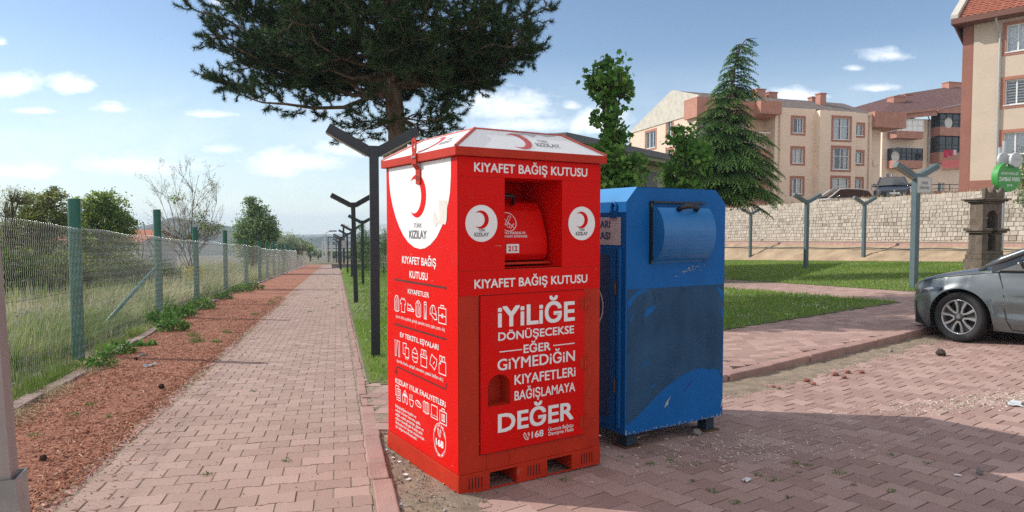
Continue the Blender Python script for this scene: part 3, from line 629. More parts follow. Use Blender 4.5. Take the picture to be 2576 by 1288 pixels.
# icons: strokes in boxes a0..a1, z0..z1
def icon(strokes, tc, zc, w, hgt, lw=.0055):
    for cl, pts in strokes: sx.ribbon([(A_(tc)+(x-.5)*w, zc+(y-.5)*hgt) for x, y in pts], lw, LF, .0034, cl)
coat = [(True, [(.05,.1),(.05,.75),(.3,1),(.7,1),(.95,.75),(.95,.1),(.78,.02),(.22,.02)]), (False, [(.3,1),(.5,.55),(.7,1)]), (False, [(.5,.55),(.5,.03)]), (False, [(.22,.02),(.22,.7)]), (False, [(.78,.02),(.78,.7)])]
tee = [(True, [(.2,0),(.8,0),(.8,.6),(.95,.55),(1,.75),(.7,1),(.6,.9),(.4,.9),(.3,1),(0,.75),(.05,.55),(.2,.6)])]
shoe = [(True, [(0,.05),(.95,.05),(1,.25),(.7,.4),(.45,.75),(.3,.6),(.05,.8),(0,.3)]), (False, [(0,.25),(1,.25)]), (False, [(.5,.45),(.6,.6)]), (False, [(.6,.4),(.7,.52)])]
shirt = [(True, [(.05,.1),(.05,.75),(.3,.95),(.5,1),(.7,.95),(.95,.75),(.95,.1),(.75,0),(.25,0)]), (False, [(.3,.95),(.5,.75),(.7,.95)]), (False, [(.25,0),(.25,.7)]), (False, [(.75,0),(.75,.7)]), (False, [(.5,.7),(.5,.1)])]
trous = [(True, [(.1,0),(.42,0),(.5,.7),(.58,0),(.9,0),(.85,1),(.15,1)]), (False, [(.12,.85),(.88,.85)])]
cap_ = [(True, [(.05,.35),(.1,.7),(.35,1),(.65,1),(.85,.6),(.9,.4),(.5,.45)]), (True, [(.1,.35),(.5,.45),(.9,.35),(1,.05),(.7,0),(.3,.25)]), (False, [(.45,1),(.35,.45)])]
bag = [(True, [(0,0),(1,0),(1,.85),(0,.85)]), (False, [(.3,.85),(.3,1),(.7,1),(.7,.85)]), (False, [(0,.42),(1,.42)]), (True, [(.42,.33),(.58,.33),(.58,.52),(.42,.52)])]
for s_, t_, w_, h_ in ((coat, .893, .085, .108), (tee, .785, .092, .095), (shoe, .660, .105, .060), (shirt, .542, .085, .105), (trous, .437, .042, .105), (cap_, .323, .105, .085), (bag, .199, .098, .108)): icon(s_, t_, 1.038, w_, h_)
curt = [(False, [(0,1),(1,1)]), (True, [(.08,1),(.08,.0),(.28,.0),(.28,.35),(.45,1)]), (True, [(.92,1),(.92,.0),(.72,.0),(.72,.35),(.55,1)])]
towel = [(False, [(.35,.3),(.0,.3),(.0,1),(.55,1),(.55,.75)]), (True, [(.35,.15),(.95,.15),(.95,.75),(.35,.75)]), (False, [(.42,.15),(.42,0)]), (False, [(.6,.15),(.6,0)]), (False, [(.78,.15),(.78,0)])]
sheet = [(True, [(.1,.15),(.0,.45),(.1,.75),(.5,1),(.9,.75),(1,.4),(.85,.05),(.4,0)]), (False, [(.05,.65),(.5,.6),(.95,.65)]), (False, [(.05,.35),(.5,.3),(.95,.35)])]
duvet = [(True, [(.05,0),(.95,0),(.95,.7),(.05,.7)]), (False, [(.0,.7),(.0,.55),(1,.55),(1,.7)]), (True, [(.12,.7),(.12,1),(.42,1),(.42,.7)]), (True, [(.55,.7),(.55,1),(.85,1),(.85,.7)])]
pillow = [(True, [(.3,1),(.6,.85),(1,.75),(.95,.4),(.65,0),(.4,.15),(.0,.3),(.1,.65)]), (False, [(.45,.35),(.7,.55)])]
quilt = [(True, [(.0,0),(1,0),(1,.72),(.25,.72),(.0,.55)]), (False, [(.0,.55),(.25,.55),(.25,.72)]), (False, [(.1,.72),(.1,1),(.4,1),(.4,.75)]), (False, [(.55,.75),(.55,1),(.85,1),(.85,.75)])]
for s_, t_, w_, h_ in ((curt, .888, .092, .105), (towel, .740, .10, .105), (sheet, .598, .09, .095), (duvet, .463, .095, .105), (pillow, .325, .10, .092), (quilt, .200, .09, .108)): icon(s_, t_, .731, w_, h_)
cards = [(False, [(.25,.3),(.0,.3),(.0,1),(.7,1),(.7,.85)]), (True, [(.25,0),(1,0),(1,.8),(.25,.8)]), (True, [(.5,.35),(.78,.35),(.78,.65),(.5,.65)]), (False, [(.35,.18),(.9,.18)])]
tent = [(True, [(.05,0),(.05,.55),(.5,1),(.95,.55),(.95,0),(.7,0),(.5,.5),(.3,0)]), (False, [(.05,.55),(.95,.55)]), (False, [(.3,.7),(.7,.7)]), (False, [(.2,.62),(.8,.62)])]
bowl = [(True, [(.0,.5),(1,.5),(.8,.15),(.7,0),(.3,0),(.2,.15)]), (False, [(.1,.6),(.1,.9)]), (False, [(.4,.6),(.4,.95)]), (False, [(.65,.6),(.65,.95)])]
bread = [(True, [(.0,.4),(.1,.7),(.4,.8),(.8,.65),(1,.4),(.9,.2),(.4,.2)]), (False, [(.3,.5),(.4,.7)]), (False, [(.5,.45),(.6,.65)]), (False, [(.7,.4),(.8,.6)])]
book = [(True, [(.0,.1),(.0,.9),(.25,1),(.5,.9),(.75,1),(1,.9),(1,.1),(.5,0)]), (False, [(.5,.9),(.5,0)]), (False, [(.3,.1),(.3,.95)]), (False, [(.75,.1),(.75,.95)])]
lap = [(True, [(.05,.2),(.95,.2),(.95,1),(.05,1)]), (True, [(.0,0),(1,0),(1,.2),(.0,.2)])]
aid = [(True, [(.0,0),(1,0),(1,.82),(.0,.82)]), (False, [(.3,.82),(.3,1),(.7,1),(.7,.82)]), (True, [(.3,.2),(.72,.2),(.72,.62),(.3,.62)]), (False, [(.4,.3),(.62,.3)]), (False, [(.4,.42),(.62,.42)]), (False, [(.4,.52),(.62,.52)])]
for s_, t_, w_, h_ in ((cards, .882, .082, .095), (tent, .763, .088, .085), (bowl, .658, .075, .085), (bread, .550, .088, .062), (book, .434, .082, .075), (lap, .314, .092, .078), (aid, .193, .09, .092)): icon(s_, t_, .423, w_, h_)
cc = (A_(.242), .267); sx.ribbon(circ(cc, .082, 14, -.62, .62, .093), .0045, LF, .0034); sx.ribbon(circ(cc, .082, 14, math.pi-.62, math.pi+.62, .093), .0045, LF, .0034)
def ring_text(body, a0, a1, r, up):
    for i, ch in enumerate(body):
        if ch == ' ': continue
        t = a0+(a1-a0)*i/(len(body)-1); x, y = cc[0]+.95*r*math.cos(t), cc[1]+1.13*r*math.sin(t); q = t-math.pi/2 if up else t+math.pi/2
        vs, fs = text2d(ch, .02); w = vs[:, 0].max()-vs[:, 0].min(); X = (vs[:, 0]-vs[:, 0].min()-w/2)*.022; Y = (vs[:, 1]-.34)*.025
        sx.add([LF(x+p*math.cos(q)-s*math.sin(q), y+p*math.sin(q)+s*math.cos(q), .0034) for p, s in zip(X, Y)], fs)
ring_text('ÜCRETSİZ BAĞIŞÇI', math.pi-.5, .35, .083, True); ring_text('DANIŞMA HATTI', math.pi+.68, 2*math.pi-.62, .083, False)
LT('168', .295, .190, .226, .043, .035); phone(sx, (A_(.245), .312), .05, LF, .0034)
sx.build('side_print', m_white, red)
ln = MB()
ln.ribbon([(A_(.934), 1.2005), (A_(.142), 1.2015)], .013, LF, .0034); ln.ribbon([(A_(.943), .894), (A_(.145), .896)], .012, LF, .0034)
ln.ribbon([(A_(.915), .555), (A_(.915), .581), (A_(.905), .597), (A_(.88), .603), (A_(.18), .595), (A_(.155), .603), (A_(.146), .635)], .010, LF, .0034); ln.ribbon([(A_(.938), .572), (A_(.915), .548), (A_(.892), .572)], .008, LF, .0034)
ln.build('side_lines', m_brown, red)
sr_ = MB(); rs = random.Random(4)
for i in range(46):
    Tq, wd = (FR, RW) if rs.random() < .5 else (LF, RD); a = rs.uniform(.03, wd-.03); z = rs.choice([rs.uniform(.14, .5), rs.uniform(.14, 1.9)]); ln_ = rs.uniform(.006, .045); q = rs.uniform(-.5, .5)+(1.5708 if rs.random() < .4 else 0)
    if Tq is FR and (OX0-.03 < a < OX1+.03 and z > OZ0-.03 or .14 < a < .91 and z < 1.17): continue
    sr_.ribbon([(a, z), (a+ln_*.5*math.cos(q)+.002, z+ln_*.5*math.sin(q)), (a+ln_*math.cos(q), z+ln_*math.sin(q))], rs.uniform(.001, .003), Tq, .0026)
sr_.build('scratches', mat('red_scratch', (.55, .22, .18), .7, var=.2), red)
# plinth with fork pockets and slots
pb = MB(); t = .012
def band(x0, x1): pb.box((x0, -.006, 0), (x1, t, .118))
for x0, x1 in ((-.006, .205), (.397, .623), (.814, RW+.006)): band(x0, x1)
for x0, x1 in ((.205, .397), (.623, .814)): pb.box((x0, -.006, .102), (x1, t, .118)); pb.box((x0, -.004, 0), (x1, t, .007))
pb.box((-.006, t, 0), (t, RD+.006, .118)); pb.box((RW-t, t, 0), (RW+.006, RD+.006, .118)); pb.box((t, RD-t, 0), (RW-t, RD+.006, .118))
plinth = pb.build('plinth', m_redp, red, bevel=.002)
sl = MB()
for x0 in (.064, .476, .892):
    sl = MB()
    for i in range(5): sl.prism(rect(x0+i*.021-.0025, .027, x0+i*.021+.0035, .092), FR, .0062, .0072)
    sl.build('vent_slots', m_dark, plinth)
ud = MB(); ud.box((t+.002, t+.002, .1), (RW-t-.002, RD-t-.002, .115))
for x0 in (.203, .399, .621, .816): ud.box((x0-.002, t, .01), (x0+.002, RD-t, .1))
ud.build('pallet_floor', m_redp, plinth)
# lid
ov = .03; z0, z1, zt = RH+.001, RH+.052, 2.150
def LIDP(px, py):  # not used for placement of the lid itself
    return None
lo = [(-ov, -ov), (RW+ov, -ov), (RW+ov, RD+ov), (-ov, RD+ov)]; ins = .235; insd = .245
hi = [(.19, .14), (.83, .14), (.83, .865), (.19, .865)]
lb = MB(); vs = [(x, y, z0) for x, y in lo]+[(x, y, z1) for x, y in lo]; lb.add(vs, [(0,3,2,1),(4,5,6,7),(0,1,5,4),(1,2,6,5),(2,3,7,6),(3,0,4,7)])
lid = lb.build('lid', m_redp, red, bevel=.003)
lt = MB(); e_ = .004; lo2 = [(x+(e_ if x < 0 else -e_), y+(e_ if y < 0 else -e_)) for x, y in lo]
vs = [(x, y, z1) for x, y in lo2]+[(x, y, zt) for x, y in hi]; lt.add(vs, [(4,5,6,7),(0,1,5,4),(1,2,6,5),(2,3,7,6),(3,0,4,7)]); lt.build('lid_top', m_white, lid)
hr = MB()
for a, b in zip(lo2, hi): hr.tube([(a[0], a[1], z1+.001), (b[0], b[1], zt+.001)], .011, 6)
for i in range(4): a, b = hi[i], hi[(i+1) % 4]; hr.tube([(a[0], a[1], zt+.0005), (b[0], b[1], zt+.0005)], .007, 6)
hr.build('hip_trim', mat('faded_red', (.50, .10, .075), .5, var=.2, scale=20), lid)
def SLP(i):                                               # plane of one slope: a along its lower edge, b up it
    p0, p1, q0 = [np.array(x, float) for x in ((*lo2[i], z1), (*lo2[(i+1) % 4], z1), (*hi[i], zt))]
    ex = (p1-p0)/np.linalg.norm(p1-p0); nn = np.cross(ex, q0-p0); nn /= np.linalg.norm(nn); ey = np.cross(nn, ex)
    return lambda a, b, d: tuple(p0+ex*a+ey*b+nn*d), np.linalg.norm(p1-p0)
S0, L0 = SLP(0); S3, L3 = SLP(3)
m_fade = mat('faded_red_print', (.56, .09, .085), .45, var=.15, scale=30); m_fgrey = mat('faded_grey_print', (.28, .28, .285), .45, var=.2, scale=30)
e1 = MB(); crescent(e1, (L0*.43, .100), .086, S0, .0018, sx=1.); e1.build('crescent', m_fade, lid); e1 = MB(); crescent(e1, (L3*.53, .125), .100, S3, .0018); e1.build('crescent', m_fade, lid)
e2 = MB(); put_text(e2, 'TÜRK', L0*.565, L0*.635, .110, .022, S0, .0018, .005); put_text(e2, 'KIZILAY', L0*.535, L0*.70, .058, .038, S0, .0018, .02); e2.build('emblem_text', m_fgrey, lid); e2 = MB(); put_text(e2, 'TÜRK', L3*.68, L3*.75, .138, .026, S3, .0018, .005); put_text(e2, 'KIZILAY', L3*.66, L3*.80, .082, .042, S3, .0018, .02); e2.build('emblem_text', m_fgrey, lid)
e3 = MB(); Hs = math.hypot(.14+ov, zt-z1)
e3.poly([(L0*.42, Hs-.010), (L0*.74, Hs-.010), (L0*.72, Hs-.022), (L0*.66, Hs-.034), (L0*.60, Hs-.02), (L0*.56, Hs-.05), (L0*.52, Hs-.03), (L0*.48, Hs-.04), (L0*.45, Hs-.018)], S0, .0016); e3.build('bare_patch', m_peel, lid)
# lifting lug on the left lid edge
lu = MB(); yc = RD-.548; th = .006
def LG(a, z, d): return (-ov-.002-d, yc-a, z)
outl = [(-.032, z0-.02), (.032, z0-.02), (.032, z1+.065)]+[(.032*math.cos(q), z1+.065+.036*math.sin(q)) for q in np.linspace(.2, math.pi-.2, 9)]+[(-.032, z1+.065)]
inn = circ((0, z1+.055), .014, 16, ry=.026)
k = len(outl)
# ring with a hole: stitch outline to hole by angle
cz = z1+.055; op = [(a, z) for a, z in outl]
def stitch(dd):
    return [LG(a, z, dd) for a, z in inn]
ang = lambda p: math.atan2(p[1]-cz, p[0])
oi = []
for q in np.linspace(0, 2*math.pi, 17)[:-1]:
    dx, dz = math.cos(q), math.sin(q); tt = []
    if abs(dx) > 1e-6: tt.append(.032/abs(dx))
    if dz < -1e-6: tt.append((cz-(z1+.005))/-dz)
    if dz > 1e-6: tt.append(.046/dz)
    t_ = min(tt); oi.append((dx*t_, cz+dz*t_))
for dd, fl_ in ((0, 1), (th, 0)):
    vs = [LG(a, z, dd) for a, z in inn]+[LG(a, z, dd) for a, z in oi]; lu.add(vs, [(i, (i+1) % 16, 16+(i+1) % 16, 16+i) for i in range(16)])
vs = [LG(a, z, 0) for a, z in oi]+[LG(a, z, th) for a, z in oi]; lu.add(vs, [(i, (i+1) % 16, 16+(i+1) % 16, 16+i) for i in range(16)])
vs = [LG(a, z, 0) for a, z in inn]+[LG(a, z, th) for a, z in inn]; lu.add(vs, [(i, (i+1) % 16, 16+(i+1) % 16, 16+i) for i in range(16)])
lu.prism([(-.032, z0-.012), (.032, z0-.012), (.032, z1+.005), (-.032, z1+.005)], LG, 0, th)
lu.add([LG(-.032, z0-.012, th), LG(.032, z0-.012, th), (-.012, yc-.032, z0-.045), (-.012, yc+.032, z0-.045), LG(-.032, z0-.012, 0), LG(.032, z0-.012, 0), (-.006, yc-.032, z0-.045), (-.006, yc+.032, z0-.045)], [(0,1,2,3), (4,7,6,5), (0,3,7,4), (1,5,6,2)])
lu.box((-.012, yc-.032, z0-.135), (-.005, yc+.032, z0-.045))
lug = lu.build('lug', m_redp, lid)
bt = MB()
for a in (-.015, .015): bt.lathe([(.009, 0), (.009, .004), (.005, .009), (0, .010)], 8, T=lambda x, y, w, a=a: (-ov-.002-th-w, yc-a+x, z0+.03+y))
bt.build('bolts', m_steel, lug)
ls = MB()
for a in (-.015, .015): ls.box((-.0132, yc+a-.004, z0-.115), (-.0122, yc+a+.004, z0-.085))
ls.build('slots', m_dark, lug)

# ------------------------------------------------------------------ blue bin
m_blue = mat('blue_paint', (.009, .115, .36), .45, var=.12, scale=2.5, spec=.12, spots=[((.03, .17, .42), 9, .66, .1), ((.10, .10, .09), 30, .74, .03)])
m_bluel = mat('faded_blue_paint', (.02, .155, .40), .3, var=.15, scale=3, spec=.45, spots=[((.30, .36, .38), 30, .70, .04)])
m_worn = mat('worn_vinyl', (.030, .080, .155), .6, var=.28, scale=3, spec=.1, spots=[((.018, .03, .045), 4, .58, .18), ((.075, .088, .10), 7, .66, .15)], stretch=(1, 1, .6))
m_rust = mat('rust', (.10, .05, .025), .9, var=.5, scale=20); m_scr = mat('scratch', (.36, .37, .34), .7, var=.4, scale=40)
BB = gp(1571.5, 1134, -.06); BR = R_(31.7); BW, BD, BZ0, BZ1 = 1.0, 1.05, .106, 1.862
blue = thing('donation_bin', 'blue steel collection bin with chamfered top, curved chute flap and worn grey front', 'donation bin', BB, BR)
oct_ = [(0, BZ0), (BW, BZ0), (BW, 1.757), (BW-.108, BZ1), (.096, BZ1), (0, 1.757)]
b = MB(); b.prism(oct_, lambda a, z, d: (a, d, z), 0, BD)
b.build('body', m_blue, blue, bevel=.004)
ft_ = MB()
for a, y in ((.06, .05), (BW-.13, .05), (.06, BD-.13), (BW-.13, BD-.13)):
    gz = [Gxy(*(Vector((BB[0], BB[1]))+Matrix.Rotation(BR, 2) @ Vector((a+.05, y+.05))))-.06-BB[2]][0]
    f_ = MB(); f_.box((a, y, gz+.012), (a+.09, y+.09, BZ0-.001)); leg = f_.build('leg', mat('dark_leg_blue', (.018, .035, .055), .6, var=.3, scale=12), blue, bevel=.004)  # legs in a much darker blue than the body
    p_ = MB(); p_.box((a-.03, y-.03, gz+.002), (a+.12, y+.12, gz+.0115)); p_.build('foot_plate', m_rust, leg)
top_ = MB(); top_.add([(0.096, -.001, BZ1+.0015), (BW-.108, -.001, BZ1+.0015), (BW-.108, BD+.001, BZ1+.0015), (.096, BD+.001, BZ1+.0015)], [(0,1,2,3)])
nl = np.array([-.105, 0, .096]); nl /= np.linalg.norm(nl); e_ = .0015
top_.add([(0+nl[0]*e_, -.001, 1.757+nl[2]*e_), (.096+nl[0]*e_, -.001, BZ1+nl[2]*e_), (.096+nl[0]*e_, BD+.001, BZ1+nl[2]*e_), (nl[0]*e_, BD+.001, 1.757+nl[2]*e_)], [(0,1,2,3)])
top_.build('roof_skin', mat('sunlit_faded_blue', (.07, .27, .56), .3, var=.12, scale=3, spec=.5), blue)  # faded blue lightened further: sunlit sky reflection put into the colour
BF = lambda a, z, d: (a, -d, z)
BL = lambda a, z, d: (-d, a, z)                           # left side, a = depth from the front
ch = MB(); kk = 14; cp_ = []
for i in range(kk+1):
    q = -math.pi/2+.42+ (math.pi-.42-.55)*i/kk; cp_.append((.155*math.cos(q)-.02, 1.535+.215*math.sin(q)))
cp_ = [(0, cp_[0][1]-.002)]+cp_+[(0, cp_[-1][1]+.008)]
x0, x1 = .232, .752; k = len(cp_)
ch.add([(x0, -d, z) for d, z in cp_]+[(x1, -d, z) for d, z in cp_], [(i, k+i, k+i+1, i+1) for i in range(k-1)]+[tuple(range(k)), tuple(range(k, 2*k))[::-1]])
chute = ch.build('chute_flap', m_bluel, blue, bevel=.002)
lp = MB(); lp.add([(x0, -.006, 1.318), (x1, -.006, 1.320), (x1, -.03, 1.372), (x0, -.03, 1.370)], [(0,1,2,3)]); lp.add([(x0, -.006, 1.318), (x0, -.03, 1.37), (x0, -.001, 1.37)], [(0,1,2)]); lp.build('flap_lip', m_bluel, chute)
fr_ = MB(); fr_.prism(rect(.214, 1.316, .231, 1.765), BF, .001, .018); fr_.prism(rect(.231, 1.752, .755, 1.765), BF, .001, .03); fr_.prism(rect(.754, 1.322, .772, 1.40), BF, .001, .012); fr_.build('chute_frame', m_black, blue)  # black on these bars draws the dark shadow line around the chute
hb = MB(); hy = lambda x, d, z: (x, -d, z)
hb.tube([hy(.415, .075, 1.700), hy(.43, .115, 1.722), hy(.455, .13, 1.728), hy(.56, .13, 1.728), hy(.58, .115, 1.722), hy(.595, .075, 1.700)], .018, 8); hb.build('handle', m_black, chute, smooth=True)
wv = MB(); wv.poly([(.012, 1.142), (.012, .18), (.09, .215), (.18, .27), (.267, .332), (.38, .40), (.49, .452), (.594, .487), (.69, .507), (.77, .512), (.84, .485), (.90, .49), (.95, .47), (.985, .40), (.99, 1.138)], BF, .0012); worn = wv.build('worn_panel', m_worn, blue)
fk = MB()
for p_ in ([(.04, .93), (.09, 1.0), (.10, 1.02), (.07, .96), (.045, .90)], [(.17, .95), (.20, 1.0), (.29, 1.015), (.25, .975), (.18, .93)], [(.015, 1.0), (.10, 1.09), (.22, 1.137), (.12, 1.137), (.015, 1.06)], [(.90, 1.136), (.985, 1.08), (.985, .99), (.96, 1.04)], [(.14, .58), (.22, .64), (.20, .60)], [(.05, .47), (.11, .55), (.08, .50)], [(.22, .415), (.30, .455), (.26, .42)], [(.95, .96), (.985, .93), (.985, .87), (.97, .90)], [(.40, .545), (.50, .585), (.45, .56)]): fk = MB(); fk.poly(p_, BF, .0022); fk.build('paint_flake', m_blue, worn)
sr = MB(); sr.poly([(.375, .255), (.39, .29), (.44, .335), (.42, .30), (.41, .27)], BF, .0018); sr.poly([(.972, .17), (.995, .20), (.995, .245), (.985, .225)], BF, .0018); sr.poly([(.004, .11), (.018, .112), (.015, .135), (.006, .15)], BF, .0018)
for i in range(26):
    a = random.gauss(.62, .08); z = 1.262+(a-.62)*.12+random.gauss(0, .012); w_ = random.uniform(.004, .025); sr.poly([(a, z), (a+w_, z+.004), (a+w_*.7, z+.009)], BF, .0018)
for i in range(60):
    a = random.uniform(.02, .98); z = BZ0+abs(random.gauss(0, .012)); w_ = random.uniform(.003, .02); sr.poly([(a, z), (a+w_, z+.001), (a+w_*.6, z+random.uniform(.004, .014))], BF, .0017)
sr.build('scratches', m_scr, blue)
pu = MB(); pu.poly([(.566, .343), (.574, .345), (.668, .421), (.655, .419)], BF, .0018); pu.build('ink_mark', mat('purple_ink', (.02, .012, .10), .5), blue)
ls_ = MB(); ls_.prism(rect(.058, 1.452, .62, 1.65), BL, .001, .0022); sign = ls_.build('sticker', mat('aged_sticker', (.58, .56, .57), .6, var=.12, scale=8, spots=[((.25, .22, .2), 12, .68, .05)]), blue)
lt_ = MB(); LB_ = lambda a, z, d: (-d, -a, z)
put_text(lt_, 'ARI', -.285, -.171, 1.573, .055, LB_, .0034, .03); put_text(lt_, 'ASI', -.285, -.170, 1.49, .055, LB_, .0034, .03); lt_.build('sticker_text', mat('sticker_blue', (.03, .10, .24), .5), sign)
dl = MB(); dl.prism(rect(.10, .15, .98, 1.435), BL, .001, .014); dl.prism(rect(.045, .15, .075, 1.435), BL, .001, .022); sd_ = dl.build('side_door', m_blue, blue, bevel=.003)
ip = MB(); ip.prism(rect(.16, .20, .92, 1.38), BL, .0145, .0155); ip.build('door_panel', mat('dark_blue_paint', (.012, .055, .17), .4, var=.1), sd_)
hn = MB()
for z in (.45, 1.15): hn = MB(); hn.tube([(-.024, .088, z-.05), (-.024, .088, z+.05)], .009, 8); hn.build('hinge', m_rust, sd_)
em = MB(); em.ribbon(circ((.40, 1.0), .17, 40), .012, BL, .0165, True); em.build('door_emblem', m_white, sd_)
rg = MB(); ringp = [(-.006, .13+.028*math.cos(q), 1.715+.040*math.sin(q)) for q in np.linspace(0, 2*math.pi, 17)]; rg.tube(ringp, .011, 6, cap=False); rg.box((-.014, .095, 1.645), (-.001, .165, 1.69)); rg.build('lifting_eye', m_blue, blue)

# ------------------------------------------------------------------ y-shaped path lamps
m_navy = mat('graphite_paint', (.020, .027, .033), .45, var=.15, scale=5, spec=.5, spots=[((.10, .09, .07), 30, .73, .04)])
m_navy_lit = mat('sunlit_graphite', (.085, .125, .135), .45, var=.15, scale=6, spec=.5, spots=[((.03, .04, .045), 8, .64, .15)])  # lighter copy of the graphite, sunlight on the sides put into the colour
m_strip = mat('led_strip', (.42, .38, .30), .5, var=.15)
PROTO = {}
def make_lamp(kind, m):
    t = thing('lamp_post', '', 'lamp post')
    a, dp = .058, .105; zj, zt_ = 2.585, 2.725; T_ = lambda x, z, d: (x, d, z)
    p = MB(); p.prism([(-a, -.1), (a, -.1), (a, zj), (a, zt_), (-a, zt_), (-a, zj)], T_, -dp/2, dp/2); p.build('post', m, t, bevel=.004)
    c, s_ = math.cos(R_(29)), math.sin(R_(29)); th_ = (zt_-zj)*c; L_ = .545
    for sg_ in (-1, 1):
        ox, oz = a+L_*c, zt_+L_*s_; q = [(a+.001, zj), (ox+th_*s_, oz-th_*c), (ox, oz), (a+.001, zt_)]
        q = [(sg_*x, z) for x, z in q][::sg_]
        m_ = MB(); m_.prism(q, T_, -dp/2, dp/2); ar = m_.build('arm', m, t, bevel=.004)
        w0 = [(a+.03, zj+.03*s_/c), (ox+th_*s_-.01, oz-th_*c-.004)]
        n0, n1 = [(x+.5*0, z) for x, z in w0]; off = (s_*.014, -c*.014)
        st_ = MB(); qq = [(sg_*x, z) for x, z in ((n0[0], n0[1]-.001), (n0[0]+off[0], n0[1]+off[1]), (n1[0]+off[0], n1[1]+off[1]), (n1[0], n1[1]-.001))]
        st_.prism(qq, T_, -dp/2+.012, dp/2-.012)
        for f_ in (.1, .5, .93):
            x_, z_ = n0[0]+(n1[0]-n0[0])*f_+off[0], n0[1]+(n1[1]-n0[1])*f_+off[1]; st_.lathe([(.008, .0), (.008, -.012), (.0, -.014)], 6, T=lambda x, y, w, x_=sg_*x_, z_=z_: (x_+x, y-.03, z_+w))
        st_.build('light_strip', m_strip, ar)
    return t
def place_lamp(kind, m, x, y, z, rz, label, sc_=1., tilt=0.):
    if kind not in PROTO: o = PROTO[kind] = make_lamp(kind, m)
    else: o = copy_tree(PROTO[kind])
    o.location = (float(x), float(y), float(z)); o.rotation_euler = (0, tilt, rz); o.scale = (1, 1, sc_)
    o['label'] = label; o['category'] = 'lamp post'; o['group'] = 'row of lamp posts beside the path' if kind == 'dark' else 'lamp posts on the right hand lawn'
ords = ['nearest dark grey Y-shaped lamp post, left of the red bin', 'second dark grey Y-shaped lamp post along the path, leaning slightly', 'third dark Y-shaped lamp post, in front of the clipped conifers', 'fourth dark Y-shaped lamp post along the path',
        'fifth dark Y-shaped lamp post, close beside the path edge', 'sixth dark Y-shaped lamp post along the path', 'seventh dark Y-shaped lamp post along the path', 'eighth dark Y-shaped lamp post, far along the path', 'farthest dark Y-shaped lamp post near the tall cage fence']
spots = [(945, 900), (896, 763), (913, 718), (885.5, 698.7), (874.5, 687.5), (858, 679), (855, 675), (852, 669), (846, 661)]
for (a, b_), l in zip(spots, ords):
    P = gp(a, b_); u, v = uvof(P[0], P[1]); place_lamp('dark', m_navy, P[0], P[1], P[2], TH, l, 1.0, R_(-1.2) if 'leaning' in l else 0)
right = [((2298, 725), 'nearest grey Y-shaped lamp post on the right, carrying a small notice'), ((2027, 676), 'tall grey Y-shaped lamp post in the middle of the sunlit lawn'), ((2172, 655), 'grey Y-shaped lamp post at the far lawn edge, below the white car'), ((1887, 653), 'grey Y-shaped lamp post at the far lawn edge beside the blue bin')]
for (a, b_), l in right:
    P = gp(a, b_, .05); place_lamp('grey', m_navy_lit, P[0], P[1], P[2], R_(20), l, 1.0); [o for o in bpy.data.objects if o.get('label') == l][0].scale = (1.18, 1.3, 1.)
    if 'notice' in l: NP = P
nz = thing('notice_plate', 'small off-white notice plate reading ÇİMLERE BASMAYINIZ on a lamp post', 'sign', NP+np.array([0, 0, 0]), R_(20))
T_ = lambda a, z, d: (a*1.25, -.0725-d, z_+(z-z_)*1.2); z_ = float(zat(466, NP[1])-NP[2])
q = MB(); q.prism(rect(-.05, z_-.16, .33, z_+.16), T_, .002, .008); pl_ = q.build('plate', mat('notice_plate_paint', (.50, .50, .46), .5, var=.06), nz, bevel=.003)
q = MB(); q.ribbon(rect(-.038, z_-.148, .318, z_+.148), .006, T_, .0092, True); put_text(q, 'ÇİMLERE', .055, .225, z_+.02, .05, T_, .0092, .02); put_text(q, 'BASMAYINIZ', .015, .265, z_-.075, .05, T_, .0092, .02); q.build('lettering', m_grey, pl_)

# ------------------------------------------------------------------ green mesh fence
m_green = mat('green_post', (.012, .12, .085), .38, var=.12, scale=4, spec=.5, spots=[((.05, .18, .13), 8, .68, .1)])
m_wire = mat('galvanised_wire', (.66, .68, .64), .28, metal=.7, var=.1)
fence = thing('mesh_fence', 'chain link fence on green tube posts running the length of the path', 'fence', (0, 0, 0))
def fu(v): return np.interp(v, [-2, 2, 10.4, 16.2, 21, 26, 31, 35, 62], [-2.9, -3.05, -3.39, -3.72, -3.74, -3.75, -3.74, -3.6, -3.55])
pv = [3.6, 10.39, 16.25, 20.45, 25.71, 31.13]+[35.2+3.6*i for i in range(1, 9)]+[66.5]
hts = [2.12, 2.12, 2.34, 2.12, 2.2, 2.02, 2.0]
posts = list(zip(pv[:6], hts)) + [(35.2+3.75*i, 2.0+.05*((i*7) % 3)) for i in range(14)]
for i, (v, hh) in enumerate(posts):
    u = float(fu(v)); x, y = xy(u, v); z = float(G(u, v)); p = MB(); tl = [0, 0, .005, .012, .0, .03, .0, .01][i % 8]
    p.tube([(x, y, z-.1), (x+tl*.3, y, z+1.0), (x-tl*1.2, y, z+hh)], .0755 if i < 9 else .07, 18); p.build('post', m_green, fence, smooth=False)
